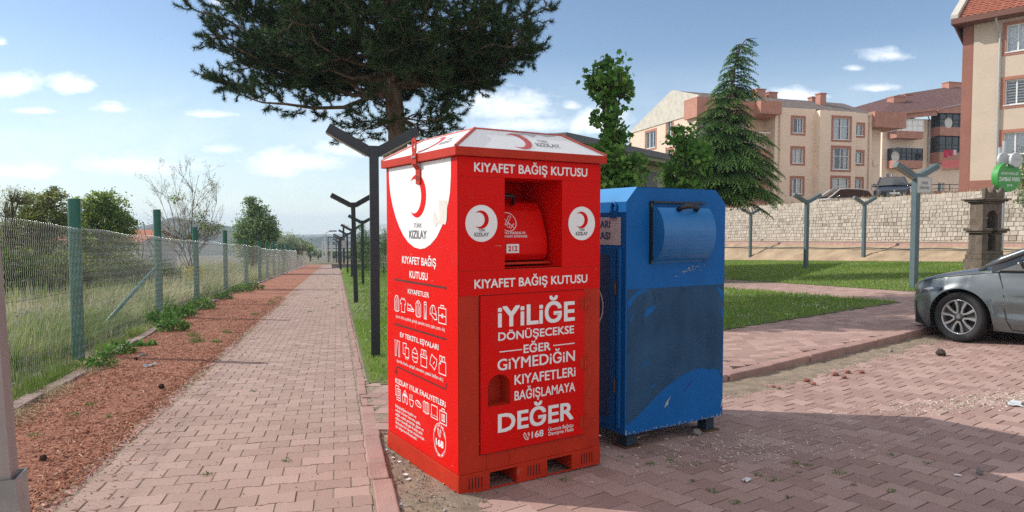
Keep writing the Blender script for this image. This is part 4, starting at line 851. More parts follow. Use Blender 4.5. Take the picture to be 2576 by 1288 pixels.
def weave(name, v0, v1, hgt, pitch, cell, rw, seed):
    """spiral wires: every wire zigzags between its neighbours and hooks round them"""
    n = int((v1-v0)/pitch); m = int(hgt/cell); r = np.random.default_rng(seed)
    i = np.arange(n)[:, None]; j = np.arange(m+1)[None]
    v = v0+i*pitch+np.where((j+i*0) % 2 == 0, 0., pitch)+0*j; side = np.where(j % 2 == 0, 1, -1)*.006
    u = fu(v)+.085+side; sag = .008*np.sin(v*.9)+.005*np.sin(v*2.3); z = G(fu(v), v)+.02+j*cell+sag*(j/m)+.01*np.sin(v*1.7+j*.4)
    P = np.stack([u*CT-v*ST, u*ST+v*CT, z], -1)
    # three-sided tube about each wire
    V = []
    for q in np.arange(5)*1.2566: V.append(P+np.stack([np.full_like(z, math.cos(q)*CT), np.full_like(z, math.cos(q)*ST), np.full_like(z, math.sin(q))], -1)*rw)
    V = np.stack(V, 2).reshape(-1, 3); idx = np.arange(n*(m+1)*5).reshape(n, m+1, 5)
    F = np.concatenate([np.stack([idx[:, :-1, a], idx[:, 1:, a], idx[:, 1:, (a+1) % 5], idx[:, :-1, (a+1) % 5]], -1).reshape(-1, 4) for a in range(5)])
    return np_mesh(name, V, [F], m_wire, fence, smooth=True)
weave('mesh', 1.5, 35, 1.72, .056, .052, .00155, 1); weave('mesh', 35, 84.5, 1.68, .075, .07, .0022, 2)
w_ = MB()
for hz in (.05, .9, 1.66):
    w_.tube([(*xy(float(fu(v))+.085, v), float(G(fu(v), v))+hz+.01*math.sin(v*1.3)) for v in np.arange(1.5, 84.5, 1.2)], .0022, 4)
w_.build('tension_wires', mat('dark_wire', (.08, .08, .08), .6), fence)
vb = 16.25; br = MB(); ub = float(fu(vb)); x1_, y1_ = xy(ub-.02, vb-.05); P = gp(255, 815); u2, v2 = vb-4.6, vb
x0_, y0_ = xy(float(fu(vb-3.5))-.45, vb-3.55); br.tube([(x1_, y1_, float(G(ub, vb))+1.12), (x0_, y0_, float(G(ub, vb-3.5))-.05)], .034, 10); br.build('brace', m_green, fence, smooth=True)

# ------------------------------------------------------------------ steel pole in the left foreground
pole = thing('steel_pole', 'galvanised square steel pole with a wide sleeve at the left picture edge', 'pole', at(5, 1290, 2.45))
m_galv = mat('galvanised_steel', (.34, .30, .285), .5, metal=.35, var=.14, scale=7, stretch=(1, 1, .15), spots=[((.20, .17, .16), 14, .68, .1)])
zt_ = float(at(5, 1290, 2.45)[2]); gx, gy = at(5, 1290, 2.45)[:2]; g_ = Gxy(gx, gy)-zt_
ya = R_(20); c, s_ = math.cos(ya), math.sin(ya); TP = lambda x, y, z: (x*c-y*s_-.047*(z), x*s_+y*c, z)
p = MB(); p.box((-.085, -.045, g_-.05), (.0485, .045, 4.4), T=TP); p.build('shaft', m_galv, pole, bevel=.004)
p = MB()
for lo_, hi_ in (((-.105, -.062, g_-.02), (.068, -.058, .135)), ((.064, -.058, g_-.02), (.068, .066, .135)), ((-.105, .062, g_-.02), (.064, .066, .135)), ((-.105, -.058, g_-.02), (-.101, .062, .135))): p.box(lo_, hi_, T=TP)
p.build('sleeve', mat('zinc_sheet', (.30, .31, .31), .4, metal=.5, var=.2, scale=9), pole)
# ------------------------------------------------------------------ plants
LEAF = {}
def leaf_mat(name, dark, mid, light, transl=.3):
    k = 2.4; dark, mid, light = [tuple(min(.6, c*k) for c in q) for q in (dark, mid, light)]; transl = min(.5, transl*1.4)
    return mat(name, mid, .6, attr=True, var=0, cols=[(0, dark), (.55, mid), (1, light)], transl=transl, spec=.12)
m_bark1 = mat('tree_bark', (.11, .085, .065), .95, var=.4, scale=12, bump=1., bscale=40, stretch=(1, 1, .3))
m_pinebark = mat('pine_bark', (.16, .095, .06), .95, var=.6, scale=9, bump=1.6, bscale=26, stretch=(1, 1, .3), tint=(.24, .17, .12), spots=[((.05, .035, .03), 16, .58, .1)])
def rand_dirs(r, n):
    d = r.normal(0, 1, (n, 3)); return d/np.linalg.norm(d, axis=1)[:, None]
def leaves(name, C_, size, mt_, parent, r, shape='oval', up=.35, rnd=None, droop=0.):
    """one small folded leaf per point"""
    n = len(C_); nrm = rand_dirs(r, n)+np.array([0, 0, up]); nrm /= np.linalg.norm(nrm, axis=1)[:, None]
    a = np.cross(nrm, rand_dirs(r, n)); a /= np.linalg.norm(a, axis=1)[:, None]; a[:, 2] -= droop; b = np.cross(nrm, a)
    s = size*r.uniform(.65, 1.3, n)
    if shape == 'maple': pts = np.array([(-.10, -.5), (-.28, -.30), (-.52, -.12), (-.30, .02), (-.42, .34), (-.14, .24), (0, .62), (.14, .24), (.42, .34), (.30, .02), (.52, -.12), (.28, -.30), (.10, -.5)])
    elif shape == 'oval': pts = np.array([(0, -.5), (-.3, -.05), (0, .55), (.3, -.05)])
    elif shape == 'lance': pts = np.array([(0, -.5), (-.12, 0), (0, .6), (.12, 0)])
    else: pts = np.array([(-.28, -.5), (-.42, .1), (-.1, .5), (.3, .38), (.44, -.2)])
    k = len(pts); fold = r.uniform(-.25, .35, n)
    V = C_[:, None]+b[:, None]*(pts[None, :, 0, None]*s[:, None, None])+a[:, None]*(pts[None, :, 1, None]*s[:, None, None])+nrm[:, None]*(np.abs(pts[None, :, 0, None])*fold[:, None, None]*s[:, None, None])
    F = (np.arange(n)*k)[:, None]+np.arange(k)[None]
    if rnd is None: rnd = r.random(n)
    return np_mesh(name, V.reshape(-1, 3), [F], mt_, parent, rnd=np.clip(rnd, 0, 1))
def branchy(mb, p0, p1, r0, r1, r, wob=.12, n=5):
    p0, p1 = np.array(p0, float), np.array(p1, float); L = np.linalg.norm(p1-p0); pts = []
    for i in range(n+1):
        t = i/n; pts.append(p0*(1-t)+p1*t+(r.normal(0, wob*L*.25, 3)*np.sin(math.pi*t) if 0 < i < n else 0))
    mb.tube(pts, [r0*(1-i/n)+r1*i/n for i in range(n+1)], 6); return pts
def tree(name, label, cat, base, lobes, nleaf, size, mt_, seed, trunk_r=.12, stems=1, shape='oval', group=None, clump=.16, fill=.5, limb=True, per=26, bark=None, up=.35, droop=0., shade=.45):
    """lobes: (x, y, z, rx, ry, rz) relative to the base; leaves gather in clumps spread through each lobe, thicker outside"""
    r = np.random.default_rng(seed); t = thing(name, label, cat, base, 0, group); mb = MB(); allp = []; rn = []
    vol = np.array([l[3]*l[4]*l[5] for l in lobes])**(2/3); vol = vol/vol.sum()
    zmin = min(l[2]-l[5] for l in lobes)
    for l, w in zip(lobes, vol):
        c = np.array(l[:3]); rad = np.array(l[3:]); n = max(4, int(nleaf*w/per)); d = rand_dirs(r, n); k = (fill+(1-fill)*r.random(n)**.6)*(.8+.35*r.random(n))
        cc = c+d*rad*k[:, None]; cb = r.normal(0, .16, n)
        if limb:
            hub = np.array([c[0]*.5, c[1]*.5, max(zmin*.6, c[2]-rad[2]*.9)])
            if stems == 1: branchy(mb, (0, 0, max(.2, hub[2]*.4)), hub, trunk_r*.8, trunk_r*.4, r)
            for q in cc[r.random(n) < min(1, 26/n)]: branchy(mb, hub, q, trunk_r*.32, .008, r, .2, 4)
        m = np.maximum(3, r.poisson(per, n)); idx = np.repeat(np.arange(n), m)
        cs = clump*np.mean(rad)*r.uniform(.6, 1.5, n)
        p = cc[idx]+r.normal(0, 1, (len(idx), 3))*cs[idx, None]*np.array([1, 1, .75]); allp.append(p); rn.append(.5+cb[idx]+r.normal(0, .2, len(idx)))
    P = np.concatenate(allp); rn = np.concatenate(rn); k = P[:, 2] > .03; P, rn = P[k], rn[k]
    leaves('crown', P, size, mt_, t, r, shape, up, rn, droop)
    for s_ in range(stems):
        q = (0, 0, 0) if stems == 1 else (r.normal(0, .12), r.normal(0, .12), 0); l = lobes[s_ % len(lobes)]
        tp = (l[0]*.6+q[0], l[1]*.6, max(.4, l[2]-l[5]*.3)); branchy(mb, (q[0], q[1], -.1), tp, trunk_r, trunk_r*.45, r, .1, 6)
    mb.build('trunk', bark or m_bark1, t, smooth=True); return t
# ---- the black pine
def pine():
    r = np.random.default_rng(12); X0, Y0 = -2.48, 15.0; z0 = Gxy(X0, Y0)
    t = thing('pine_tree', 'large dark pine with a broad spreading crown behind the red bin', 'tree', (X0, Y0, z0))
    tr = MB(); s = 115.6
    def W(px, py, dy=0.): P = at(px, py, Y0+dy); return P-np.array([X0, Y0, z0])
    spine = [(0, 0, -.1), (0, 0, .6), W(1001, 380), W(999, 330), W(992, 270), W(989, 200), W(990, 140), W(985, 60), W(988, 0), W(975, -110), W(980, -220), W(985, -320)]
    rad = [.27, .225, .205, .20, .185, .165, .15, .14, .13, .10, .07, .02]; tr.tube(spine, rad, 14)
    for k in range(len(tr.v)):
        x, y, z = tr.v[k]; tr.v[k] = (x+.012*math.sin(z*9+x*40), y+.012*math.cos(z*8+y*33), z)
    tr.build('trunk', m_pinebark, t, smooth=True)
    sp = np.array(spine); br = MB(); tips = []; twig = []
    def trunk_at(z): return np.array([np.interp(z, sp[:, 2], sp[:, 0]), np.interp(z, sp[:, 2], sp[:, 1]), z])
    # left and right reach of the crown at height z (above the tree's foot)
    zz = lambda py: W(990, py)[2]
    Lr = [(zz(222), 2.3), (zz(200), 3.9), (zz(150), 3.7), (zz(75), 4.35), (zz(30), 3.7), (zz(0), 3.35), (zz(-150), 3.1), (zz(-240), 1.8), (zz(-330), .5)]
    Rr = [(zz(222), 1.5), (zz(200), 2.3), (zz(180), 2.6), (zz(130), 3.1), (zz(60), 3.4), (zz(0), 3.65), (zz(-150), 3.1), (zz(-240), 1.7), (zz(-330), .5)]
    def bough(p0, p1, r0, depth=0, sag=.0, lift=.25, dens=1.):
        p0, p1 = np.array(p0), np.array(p1); L = np.linalg.norm(p1-p0); n = 7; pts = []
        for i in range(n+1):
            q = i/n; p = p0*(1-q)+p1*q; p = p+np.array([0, 0, lift*L*(q*q-q)*.9+sag]) + (r.normal(0, .03*L, 3) if 0 < i < n else 0); pts.append(p)
        br.tube(pts, [r0*(1-.85*i/n) for i in range(n+1)], 6 if depth == 0 else 4, cap=False)
        if depth < 2:
            m = int((5+L*3.2)*dens) if depth == 0 else int((2+L*4)*dens)
            for _ in range(m):
                q = r.uniform(.28 if depth == 0 else .2, 1.); i = min(n-1, int(q*n)); b = pts[i]+(pts[i+1]-pts[i])*(q*n-i)
                ax = (pts[i+1]-pts[i]); ax /= np.linalg.norm(ax); d = ax*r.uniform(.4, 1.)+rand_dirs(r, 1)[0]*np.array([.85, .85, .55])+np.array([0, 0, .18]); d /= np.linalg.norm(d)
                l = (r.uniform(.35, .95)*(1.15-.5*q) if depth == 0 else r.uniform(.16, .42)); bough(b, b+d*l, r0*.33 if depth == 0 else .011, depth+1, lift=.3, dens=dens)
        if depth >= 1:
            for i in range(2, n+1): tips.append((pts[i], pts[i]-pts[i-1], i == n))
    for k in range(96):
        z = r.uniform(zz(185), zz(-250)) if k > 26 else r.uniform(zz(188), zz(110)); a = 2.39996*k+r.normal(0, .25); c, s_ = math.cos(a), math.sin(a)
        lat = interp(z+.25, Rr) if c > 0 else interp(z+.25, Lr); R = 1/math.sqrt((c/lat)**2+(s_/3.3)**2)*r.uniform(.72, .98)
        b = trunk_at(z-.12*R); e = trunk_at(z)+np.array([c*R, s_*R, 0]); e[2] = z+r.uniform(.0, .55)*R*.3; bough(b, e, .055*(.6+.4*R/3.5))
    # boughs the photograph shows one by one
    for a, b, dy, r0, dn in (((975, 178), (515, 84), -.5, .07, 1.3), ((972, 185), (560, 205), .4, .06, 1.2), ((980, 150), (590, 25), -.3, .07, 1.2), ((1000, 200), (1330, 60), -.3, .07, 1.3), ((1000, 215), (1230, 195), .3, .055, 1.2), ((1000, 160), (1375, 15), .2, .07, 1.2), ((1000, 190), (1335, 130), .2, .055, 1.1)):
        bough(W(*a), W(*b, dy), r0, dens=dn)
    m0 = len(tips)
    pts = [W(974, 242), W(925, 247, -.2), W(865, 270, -.4), (W(790, 272, -.6)), W(720, 262, -.8), W(660, 258, -.9), W(620, 245, -1.)]
    br.tube(pts, [.05, .045, .04, .034, .026, .018, .01], 8)
    for q, dd in ((690, 60), (650, 50), (630, 45), (640, 28), (665, -30), (700, 25), (735, -25), (760, 22), (785, 28), (800, -22), (745, 60), (790, 62), (620, 20), (615, 0), (825, 25), (870, -45), (900, -30)):
        b = W(q+r.uniform(10, 30), interp(q+20, [(620, 246), (720, 262), (790, 272), (865, 270), (925, 247)]), -.8); e = W(q, interp(q, [(600, 240), (720, 262), (790, 272), (925, 247)])-dd*.8+r.normal(0, 4), -.8+r.normal(0, .35)); bough(b, e, .014, 1)
    for k in range(9):                                   # the low clump round the trunk
        a = 2.4*k; c = math.cos(a); e = W(990+c*(150 if c > 0 else 120)*r.uniform(.55, 1.), 312+r.uniform(-22, 26), math.sin(a)*.9); b = trunk_at(zz(300)+r.uniform(-.1, .15)); bough(b, e, .026, 0, lift=.12, dens=.42)
    for e in ((1165, 285), (1140, 268), (1155, 305), (1115, 325), (860, 300), (858, 322), (885, 335), (1085, 338)): bough(trunk_at(zz(300)), W(*e, r.normal(0, .4)), .024, 0, lift=.1, dens=.42)
    br.build('branches', m_pinebark, t)
    P = np.array([a for a, b, c in tips]); D = np.array([b for a, b, c in tips]); D /= np.linalg.norm(D, axis=1)[:, None]+1e-9; end = np.array([c for a, b, c in tips])
    cnt = np.where(end, 38, 15); idx = np.repeat(np.arange(len(P)), cnt); n = len(idx)
    d = D[idx]*r.uniform(.35, 1.1, n)[:, None]+rand_dirs(r, n)*.75; d /= np.linalg.norm(d, axis=1)[:, None]; L = r.uniform(.08, .145, n)
    p0 = P[idx]-D[idx]*(r.random(n)*np.where(end[idx], .09, .07))[:, None]; w = np.cross(d, rand_dirs(r, n)); w /= np.linalg.norm(w, axis=1)[:, None]; w *= .0056
    V = np.stack([p0-w, p0+w, p0+d*L[:, None]], 1).reshape(-1, 3)
    np_mesh('needles', V, [np.arange(n*3).reshape(n, 3)], leaf_mat('pine_needles', (.006, .013, .006), (.017, .036, .012), (.06, .085, .034), .1), t, rnd=np.clip(r.normal(.45, .25, n), 0, 1))
    cn = MB()
    for i in r.choice(len(P), 60, replace=False):
        p = P[i]; cn.lathe([(.0, -.035), (.022, -.02), (.026, .0), (.016, .025), (0, .035)], 6, p-np.array([0, 0, .04]))
    tag(cn.build('cones', mat('cone', (.09, .05, .03), .9, var=.3), t), kind='stuff')
    print('pine tufts', len(P), 'needles', n)
pine()
# ---- the cedar with a bent top
def cedar():
    r = np.random.default_rng(5); D0 = 22.; B = at(1812, 560, D0); z0 = Gxy(B[0], B[1])+.04
    t = thing('cedar_tree', 'feathery cedar with drooping layers and a bent leader, before the cream flats', 'tree', (B[0], B[1], z0))
    W = lambda px, py, dy=0.: at(px, py, D0+dy)-np.array([B[0], B[1], z0])
    sp = np.array([(0, 0, -.1), W(1815, 470), W(1818, 400), W(1824, 330), W(1833, 260), W(1843, 200), W(1852, 150), W(1864, 115), W(1878, 98), W(1905, 96)])
    mb = MB(); mb.tube(sp, [.15, .13, .11, .085, .06, .045, .032, .022, .014, .006], 9); mb.build('trunk', m_bark1, t, smooth=True)
    Lr = [(W(0, 500)[2], 1.9), (W(0, 470)[2], 1.9), (W(0, 400)[2], 1.75), (W(0, 340)[2], 1.25), (W(0, 295)[2], .95), (W(0, 240)[2], .72), (W(0, 190)[2], .45), (W(0, 140)[2], .3), (W(0, 96)[2], .2)]
    Rr = [(W(0, 500)[2], 1.6), (W(0, 460)[2], 1.85), (W(0, 400)[2], 1.7), (W(0, 340)[2], 1.25), (W(0, 300)[2], .9), (W(0, 250)[2], .85), (W(0, 200)[2], .68), (W(0, 140)[2], .5), (W(0, 96)[2], .5)]
    pts, dirs, outer = [], [], []; br = MB()
    zlo, zhi = W(0, 505)[2], W(0, 104)[2]
    for k in range(250):
        f = 1-(1-r.random())**.75 if k > 50 else r.random(); z = zlo+(zhi-zlo)*(k/250)**.92+r.normal(0, .05); a = 2.39996*k; c, s_ = math.cos(a), math.sin(a)
        if z > W(0, 330)[2] and r.random() < .25: continue
        lat = interp(z, Rr) if c > 0 else interp(z, Lr); R = 1/math.sqrt((c/lat)**2+(s_/(lat*.92))**2)*r.uniform(.7, 1.08)
        b = np.array([np.interp(z, sp[:, 2], sp[:, i]) for i in range(3)]); n = max(3, int(R*9)); q0 = b; hd = np.array([c, s_, 0.])
        rise = r.uniform(.05, .35)
        path = [b+hd*R*q+np.array([0, 0, R*(rise*q-.36*q*q*q)]) for q in np.linspace(0, 1, n+1)]
        br.tube(path, [.02*(1-.8*q) for q in np.linspace(0, 1, n+1)], 4, cap=False)
        side = np.array([-s_, c, 0.])
        for i in range(1, n+1):
            q = i/n
            for sg in (-1, 1, 0):
                l = (R*.34*(1-.55*q)+.10)*r.uniform(.6, 1.2); dd = hd*(.75 if sg else 1.1)+side*sg*.8+np.array([0, 0, -.18-.35*q]); dd /= np.linalg.norm(dd); m = max(3, int(l/.028))
                for j in range(m):
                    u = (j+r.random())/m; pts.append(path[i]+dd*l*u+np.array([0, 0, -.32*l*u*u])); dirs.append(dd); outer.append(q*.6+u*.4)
    br.build('branches', m_bark1, t)
    P = np.array(pts); Dd = np.array(dirs); o = np.array(outer); k = 4; idx = np.repeat(np.arange(len(P)), k); n = len(idx)
    d = Dd[idx]*.55+rand_dirs(r, n)*.8+np.array([0, 0, -.05]); d /= np.linalg.norm(d, axis=1)[:, None]; L = r.uniform(.03, .06, n); w = np.cross(d, rand_dirs(r, n)); w /= np.linalg.norm(w, axis=1)[:, None]; w *= .011
    V = np.stack([P[idx]-w, P[idx]+w, P[idx]+d*L[:, None]], 1).reshape(-1, 3)
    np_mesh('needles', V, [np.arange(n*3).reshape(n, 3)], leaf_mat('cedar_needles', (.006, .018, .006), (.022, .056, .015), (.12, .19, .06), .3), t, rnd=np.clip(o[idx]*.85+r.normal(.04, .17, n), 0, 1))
    print('cedar', n)
cedar()
# ---- maples
m_maple = leaf_mat('maple_leaf', (.020, .050, .010), (.045, .105, .020), (.12, .19, .045), .35)
def rel(B, px, py, d): return at(px, py, d)-B
def px_lobes(B, lst):                                     # (px, py, dy, half width px, half height px, half depth m)
    o = []
    for px, py, dy, hw, hh, rd in lst:
        d = B[1]+dy; c = at(px, py, d)-B; s = d/FPX; o.append((c[0], c[1], c[2], hw*s, rd, hh*s))
    return o
def stand(px, d, off=0.):
    P = at(px, 600, d); return np.array([P[0], P[1], Gxy(P[0], P[1])+off])
B = stand(1540, 13.2, .05)
tree('maple_tree', 'slender maple with a narrow upright leader rising behind the bins', 'tree', B, px_lobes(B, [(1535, 205, 0, 50, 52, .38), (1500, 205, .1, 22, 26, .2), (1575, 225, -.1, 20, 22, .2), (1530, 160, 0, 22, 20, .15), (1525, 290, 0, 33, 50, .25), (1542, 345, 0, 32, 34, .25), (1525, 400, -.3, 42, 42, .45), (1590, 432, .2, 38, 38, .4), (1552, 458, -.2, 52, 30, .4)]), 3000, .10, m_maple, 31, .045, shape='maple', clump=.22, fill=.5, per=7)
B = stand(1715, 15., .05)
tree('maple_tree', 'low bushy maple with spreading twigs beside the cedar', 'tree', B, px_lobes(B, [(1712, 345, 0, 30, 32, .4), (1735, 400, 0, 45, 50, .5), (1700, 440, .2, 34, 34, .4), (1760, 385, .3, 26, 30, .35), (1712, 470, 0, 40, 26, .4)]), 1500, .10, m_maple, 32, .04, shape='maple', clump=.22, fill=.5, per=7)
# ---- clipped conifers beside the path
m_thuja = leaf_mat('conifer_spray', (.018, .045, .010), (.04, .085, .018), (.09, .14, .035), .2)
for i, (px, top, d, w, l) in enumerate(((912, 556, 38, 17, 'narrow clipped conifer just behind the third lamp post'), (938, 562, 41, 17, 'clipped conifer in the middle of three, seen between two lamp posts'), (964, 566, 43, 18, 'clipped conifer beside the red bin, dark green'))):
    B = stand(px, d, .02); H = zat(top, d)-B[2]; s = d/FPX
    tree('clipped_conifer', l, 'conifer', B, [(0, 0, H*.35, w*s, w*s, H*.38), (0, 0, H*.68, w*s*.72, w*s*.72, H*.3)], 5200, .10, m_thuja, 50+i, .07, shape='lance', group='clipped conifers by the path', clump=.20, fill=.75, limb=False, per=20, up=1.)
# ---- trees and scrub in the field beyond the fence
m_l1 = leaf_mat('dark_broadleaf', (.020, .042, .008), (.075, .115, .020), (.20, .235, .055), .34); m_l2 = leaf_mat('scrub_leaf', (.025, .042, .010), (.085, .105, .026), (.19, .18, .06), .34)
m_thk = leaf_mat('thicket_leaf', (.012, .026, .006), (.040, .060, .014), (.14, .15, .04), .3); m_l3 = leaf_mat('poplar_leaf', (.03, .055, .02), (.075, .115, .045), (.20, .25, .12), .3); m_l4 = leaf_mat('willow_leaf', (.07, .09, .06), (.13, .16, .10), (.26, .29, .2), .3)
def fstand(px, d):
    P = at(px, 600, d); u, v = uvof(P[0], P[1]); return np.array([P[0], P[1], float(T(np.array(u), np.array(v)))])
B = fstand(258, 30)
tree('field_tree', 'round dark green tree beyond the fence, right of the first post', 'tree', B, px_lobes(B, [(250, 500, 0, 24, 22, .45), (283, 520, .3, 36, 34, .6), (225, 530, -.4, 38, 36, .7), (262, 560, .2, 62, 44, 1.), (305, 565, 0, 34, 32, .7), (215, 590, .2, 40, 40, .7), (280, 610, 0, 60, 45, .9), (240, 655, 0, 70, 45, .9)]), 19000, .10, m_l1, 61, .12, clump=.19, fill=.45, per=30)
B = fstand(90, 26)
tree('field_tree', 'tall mixed green and brown tree at the left, beyond the fence', 'tree', B, px_lobes(B, [(135, 500, 0, 30, 26, .5), (95, 520, .3, 36, 34, .6), (60, 545, -.2, 36, 36, .6), (120, 560, 0, 55, 40, .8), (165, 560, .2, 24, 30, .5), (30, 600, 0, 50, 50, .8), (105, 625, 0, 75, 55, .9)]), 19000, .085, m_l2, 62, .13, clump=.21, fill=.4, per=26)
B = fstand(20, 24)
tree('field_tree', 'thin airy tree with small leaves at the far left edge', 'tree', B, px_lobes(B, [(40, 490, 0, 32, 20, .4), (12, 520, .2, 34, 36, .5), (70, 500, 0, 26, 16, .4), (25, 570, 0, 30, 34, .5)]), 3000, .07, m_l2, 63, .06, shape='lance', clump=.26, fill=.2, per=10)
for i, (px, d, hw, hh, l) in enumerate(((40, 19, 66, 74, 'dense dark bramble thicket behind the mesh at the far left'), (150, 21, 70, 62, 'dense green thicket behind the first green fence post'), (300, 24, 62, 52, 'dark thicket under the round field tree'), (385, 28, 48, 34, 'low dark thicket left of the bare tree'))):
    B = fstand(px, d); s = d/FPX; hw *= 1.15; hh *= 1.12; tree('thicket', l, 'bush', B, [(0, 0, hh*s*.9, hw*s, .8, hh*s), (-hw*s*.45, .3, hh*s*.7, hw*s*.6, .7, hh*s*.7), (hw*s*.5, 0, hh*s*.6, hw*s*.55, .7, hh*s*.65)], 11000, .085, m_thk, 70+i, .05, stems=3, clump=.2, fill=.4, limb=False, per=26, group='thickets beyond the fence')
m_scr_ = leaf_mat('scrub_grey', (.035, .055, .02), (.085, .11, .045), (.17, .18, .09), .3)
for i, (px, d, hw, hh) in enumerate(((345, 17.5, 46, 30), (420, 21, 40, 26), (262, 15, 40, 26), (480, 24, 34, 22), (545, 29, 34, 20), (120, 14, 50, 30), (610, 36, 32, 18), (50, 12.5, 46, 28))):
    B = fstand(px, d); s = d/FPX; tree('scrub_bush', 'grey green scrub bush standing in the meadow grass behind the mesh fence', 'bush', B, [(0, 0, hh*s*.8, hw*s, .7, hh*s), (hw*s*.5, .2, hh*s*.6, hw*s*.6, .6, hh*s*.7), (-hw*s*.5, -.1, hh*s*.5, hw*s*.6, .6, hh*s*.6)], 2600, .055, m_scr_, 230+i, .025, stems=3, shape='lance', clump=.25, fill=.25, limb=False, per=14, group='scrub bushes in the meadow')
B = fstand(640, 46)
tree('poplar_tree', 'upright poplar with two pointed tops beyond the fence', 'tree', B, px_lobes(B, [(628, 520, 0, 16, 28, .5), (656, 535, .3, 20, 28, .6), (640, 575, 0, 40, 40, 1.1), (675, 560, 0, 20, 22, .7), (612, 590, 0, 22, 34, .8), (640, 620, 0, 46, 44, 1.2), (690, 590, .3, 14, 18, .5)]), 15000, .13, m_l3, 64, .15, clump=.2, fill=.45, per=24, up=.1)
B = fstand(715, 62)
tree('willow_tree', 'grey green bushy willow far along the fence', 'tree', B, px_lobes(B, [(722, 612, 0, 30, 22, 1.2), (750, 622, 1, 22, 16, 1.), (700, 625, 0, 20, 16, 1.)]), 4500, .16, m_l4, 65, .14, clump=.24, fill=.4, per=22)
B = fstand(685, 70)
tree('field_tree', 'yellow green tree between the poplar and the willow', 'tree', B, px_lobes(B, [(686, 594, 0, 22, 18, 1.2), (690, 615, 0, 20, 18, 1.)]), 2600, .18, m_l1, 66, .14, clump=.25, fill=.4, per=22)
for i, (px, py, d, hw, hh, m_) in enumerate(((760, 622, 95, 18, 9, m_l1), (780, 634, 120, 16, 7, m_l4), (800, 637, 150, 12, 6, m_l3), (835, 640, 170, 14, 6, m_l1), (868, 640, 160, 14, 7, m_l4), (745, 610, 90, 10, 6, m_l3), (895, 636, 140, 14, 9, m_l1))):
    B = fstand(px, d); tree('distant_tree', 'small distant tree in the valley where the path ends', 'tree', B, px_lobes(B, [(px, py, 0, hw, hh, 1.5), (px+hw*.5, py+hh*.4, 0, hw*.7, hh, 1.5)]), 900, .35, m_, 80+i, .15, group='distant valley trees', clump=.3, fill=.4, per=20)
# bare tree (thin fan of twigs)
def bare_tree():
    r = np.random.default_rng(17); d0 = 27; B = fstand(478, d0); t = thing('bare_tree', 'nearly leafless tree of thin fanned branches beyond the fence', 'tree', B); mb = MB(); lp = []
    W = lambda px, py, dy=0.: at(px, py, d0+dy)-B
    def grow(p0, p1, r0, lvl):
        pts = branchy(mb, p0, p1, r0, r0*.3, r, .16, 5); L = np.linalg.norm(np.array(p1)-np.array(p0))
        if lvl < 3:
            for _ in range([7, 6, 4][lvl]):
                i = r.integers(1, 5); q = np.array(pts[i]); d = np.array(pts[i+1])-np.array(pts[i]); d = d/np.linalg.norm(d)+r.normal(0, .42, 3)*np.array([1, 1, .6])+np.array([0, 0, .2]); d /= np.linalg.norm(d); grow(q, q+d*L*r.uniform(.28, .5), r0*.45, lvl+1)
        elif r.random() < .75: lp.extend([np.array(p)+r.normal(0, .03, 3) for p in pts[2:]])
    for e, dy in (((500, 440), 0), ((388, 470), .4), ((412, 450), -.3), ((440, 455), .2), ((545, 465), .3), ((555, 520), -.2), ((530, 500), .5), ((470, 520), -.4), ((398, 560), .3), ((505, 560), .4)):
        b = W(478+r.normal(0, 8), 690-abs(r.normal(0, 12)), r.normal(0, .15)); grow(b, W(e[0], e[1], dy), .017 if e != (500, 440) else .030, 0)
    mb.build('branches', mat('grey_twig', (.12, .09, .075), .9, var=.3), t)
    leaves('leaves', np.array(lp), .045, leaf_mat('sparse_leaf', (.10, .10, .05), (.20, .19, .11), (.34, .32, .22), .3), t, r)
    g = np.concatenate([np.array(W(px, py))+r.normal(0, .12, (90, 3)) for px, py in ((440, 500), (520, 570), (505, 545), (548, 575), (470, 600))]); leaves('leaf_clusters', g, .09, m_l1, t, r)
    s = thing('dead_shrub', 'crooked dead shrub stem left of the bare tree', 'shrub', fstand(405, 24)); B2 = np.array(s.location); mb = MB(); 
    for e in ((352, 580), (362, 560), (385, 575), (345, 600), (372, 600)): branchy(mb, np.array((0, 0, 0))+r.normal(0, .05, 3)*[1, 1, 0], at(e[0], e[1], 24)-B2, .04, .008, r, .3, 6)
    mb.build('stems', mat('grey_twig', (.12, .09, .075)), s)
bare_tree()
# wild grass of the field
m_wild = mat('wild_grass', (.2, .2, .1), .8, attr=True, var=0, spec=.12, cols=[(0, (.11, .19, .035)), (.4, (.24, .32, .09)), (.65, (.38, .40, .20)), (.85, (.58, .51, .32)), (1, (.68, .61, .44))], transl=.4)
def wild(label, n, u0, u1, v0, v1, h, w, seed, bias, pw=1.):
    r = np.random.default_rng(seed); u = u0+(u1-u0)*r.random(n)**pw; v = v0+(v1-v0)*r.random(n)**1.3; k = u < fu(v)-.12+.02; u, v = u[k], v[k]
    pt = fbm(u*.7, v*.7, seed); hh = h*(.35+.9*r.random(len(u)))*(.55+.9*pt)
    blades('wild_grass', u, v, T(u, v)-.02, hh, w*(.6+.8*r.random(len(u))), m_wild, np.clip(bias+1.5*(fbm(u*.45, v*.45, seed+7)-.5)+r.normal(0, .17, len(u)), 0, 1), label, lean=.3, seed=seed)
wild('lush green wild grass close behind the fence', 30000, -3.75, -5.6, 3, 15, .36, .008, 91, .30, 1.4)
wild('tangled mixed green and straw coloured grass behind the fence', 42000, -4, -11, 8, 26, .50, .012, 92, .52)
wild('pale dry meadow grass of the field far along the fence', 42000, -3.9, -16, 18, 86, .70, .024, 93, .64, 1.3)
wild('grass tufts growing along the foot of the fence', 9000, -3.25, -3.9, 4, 40, .24, .008, 94, .32)
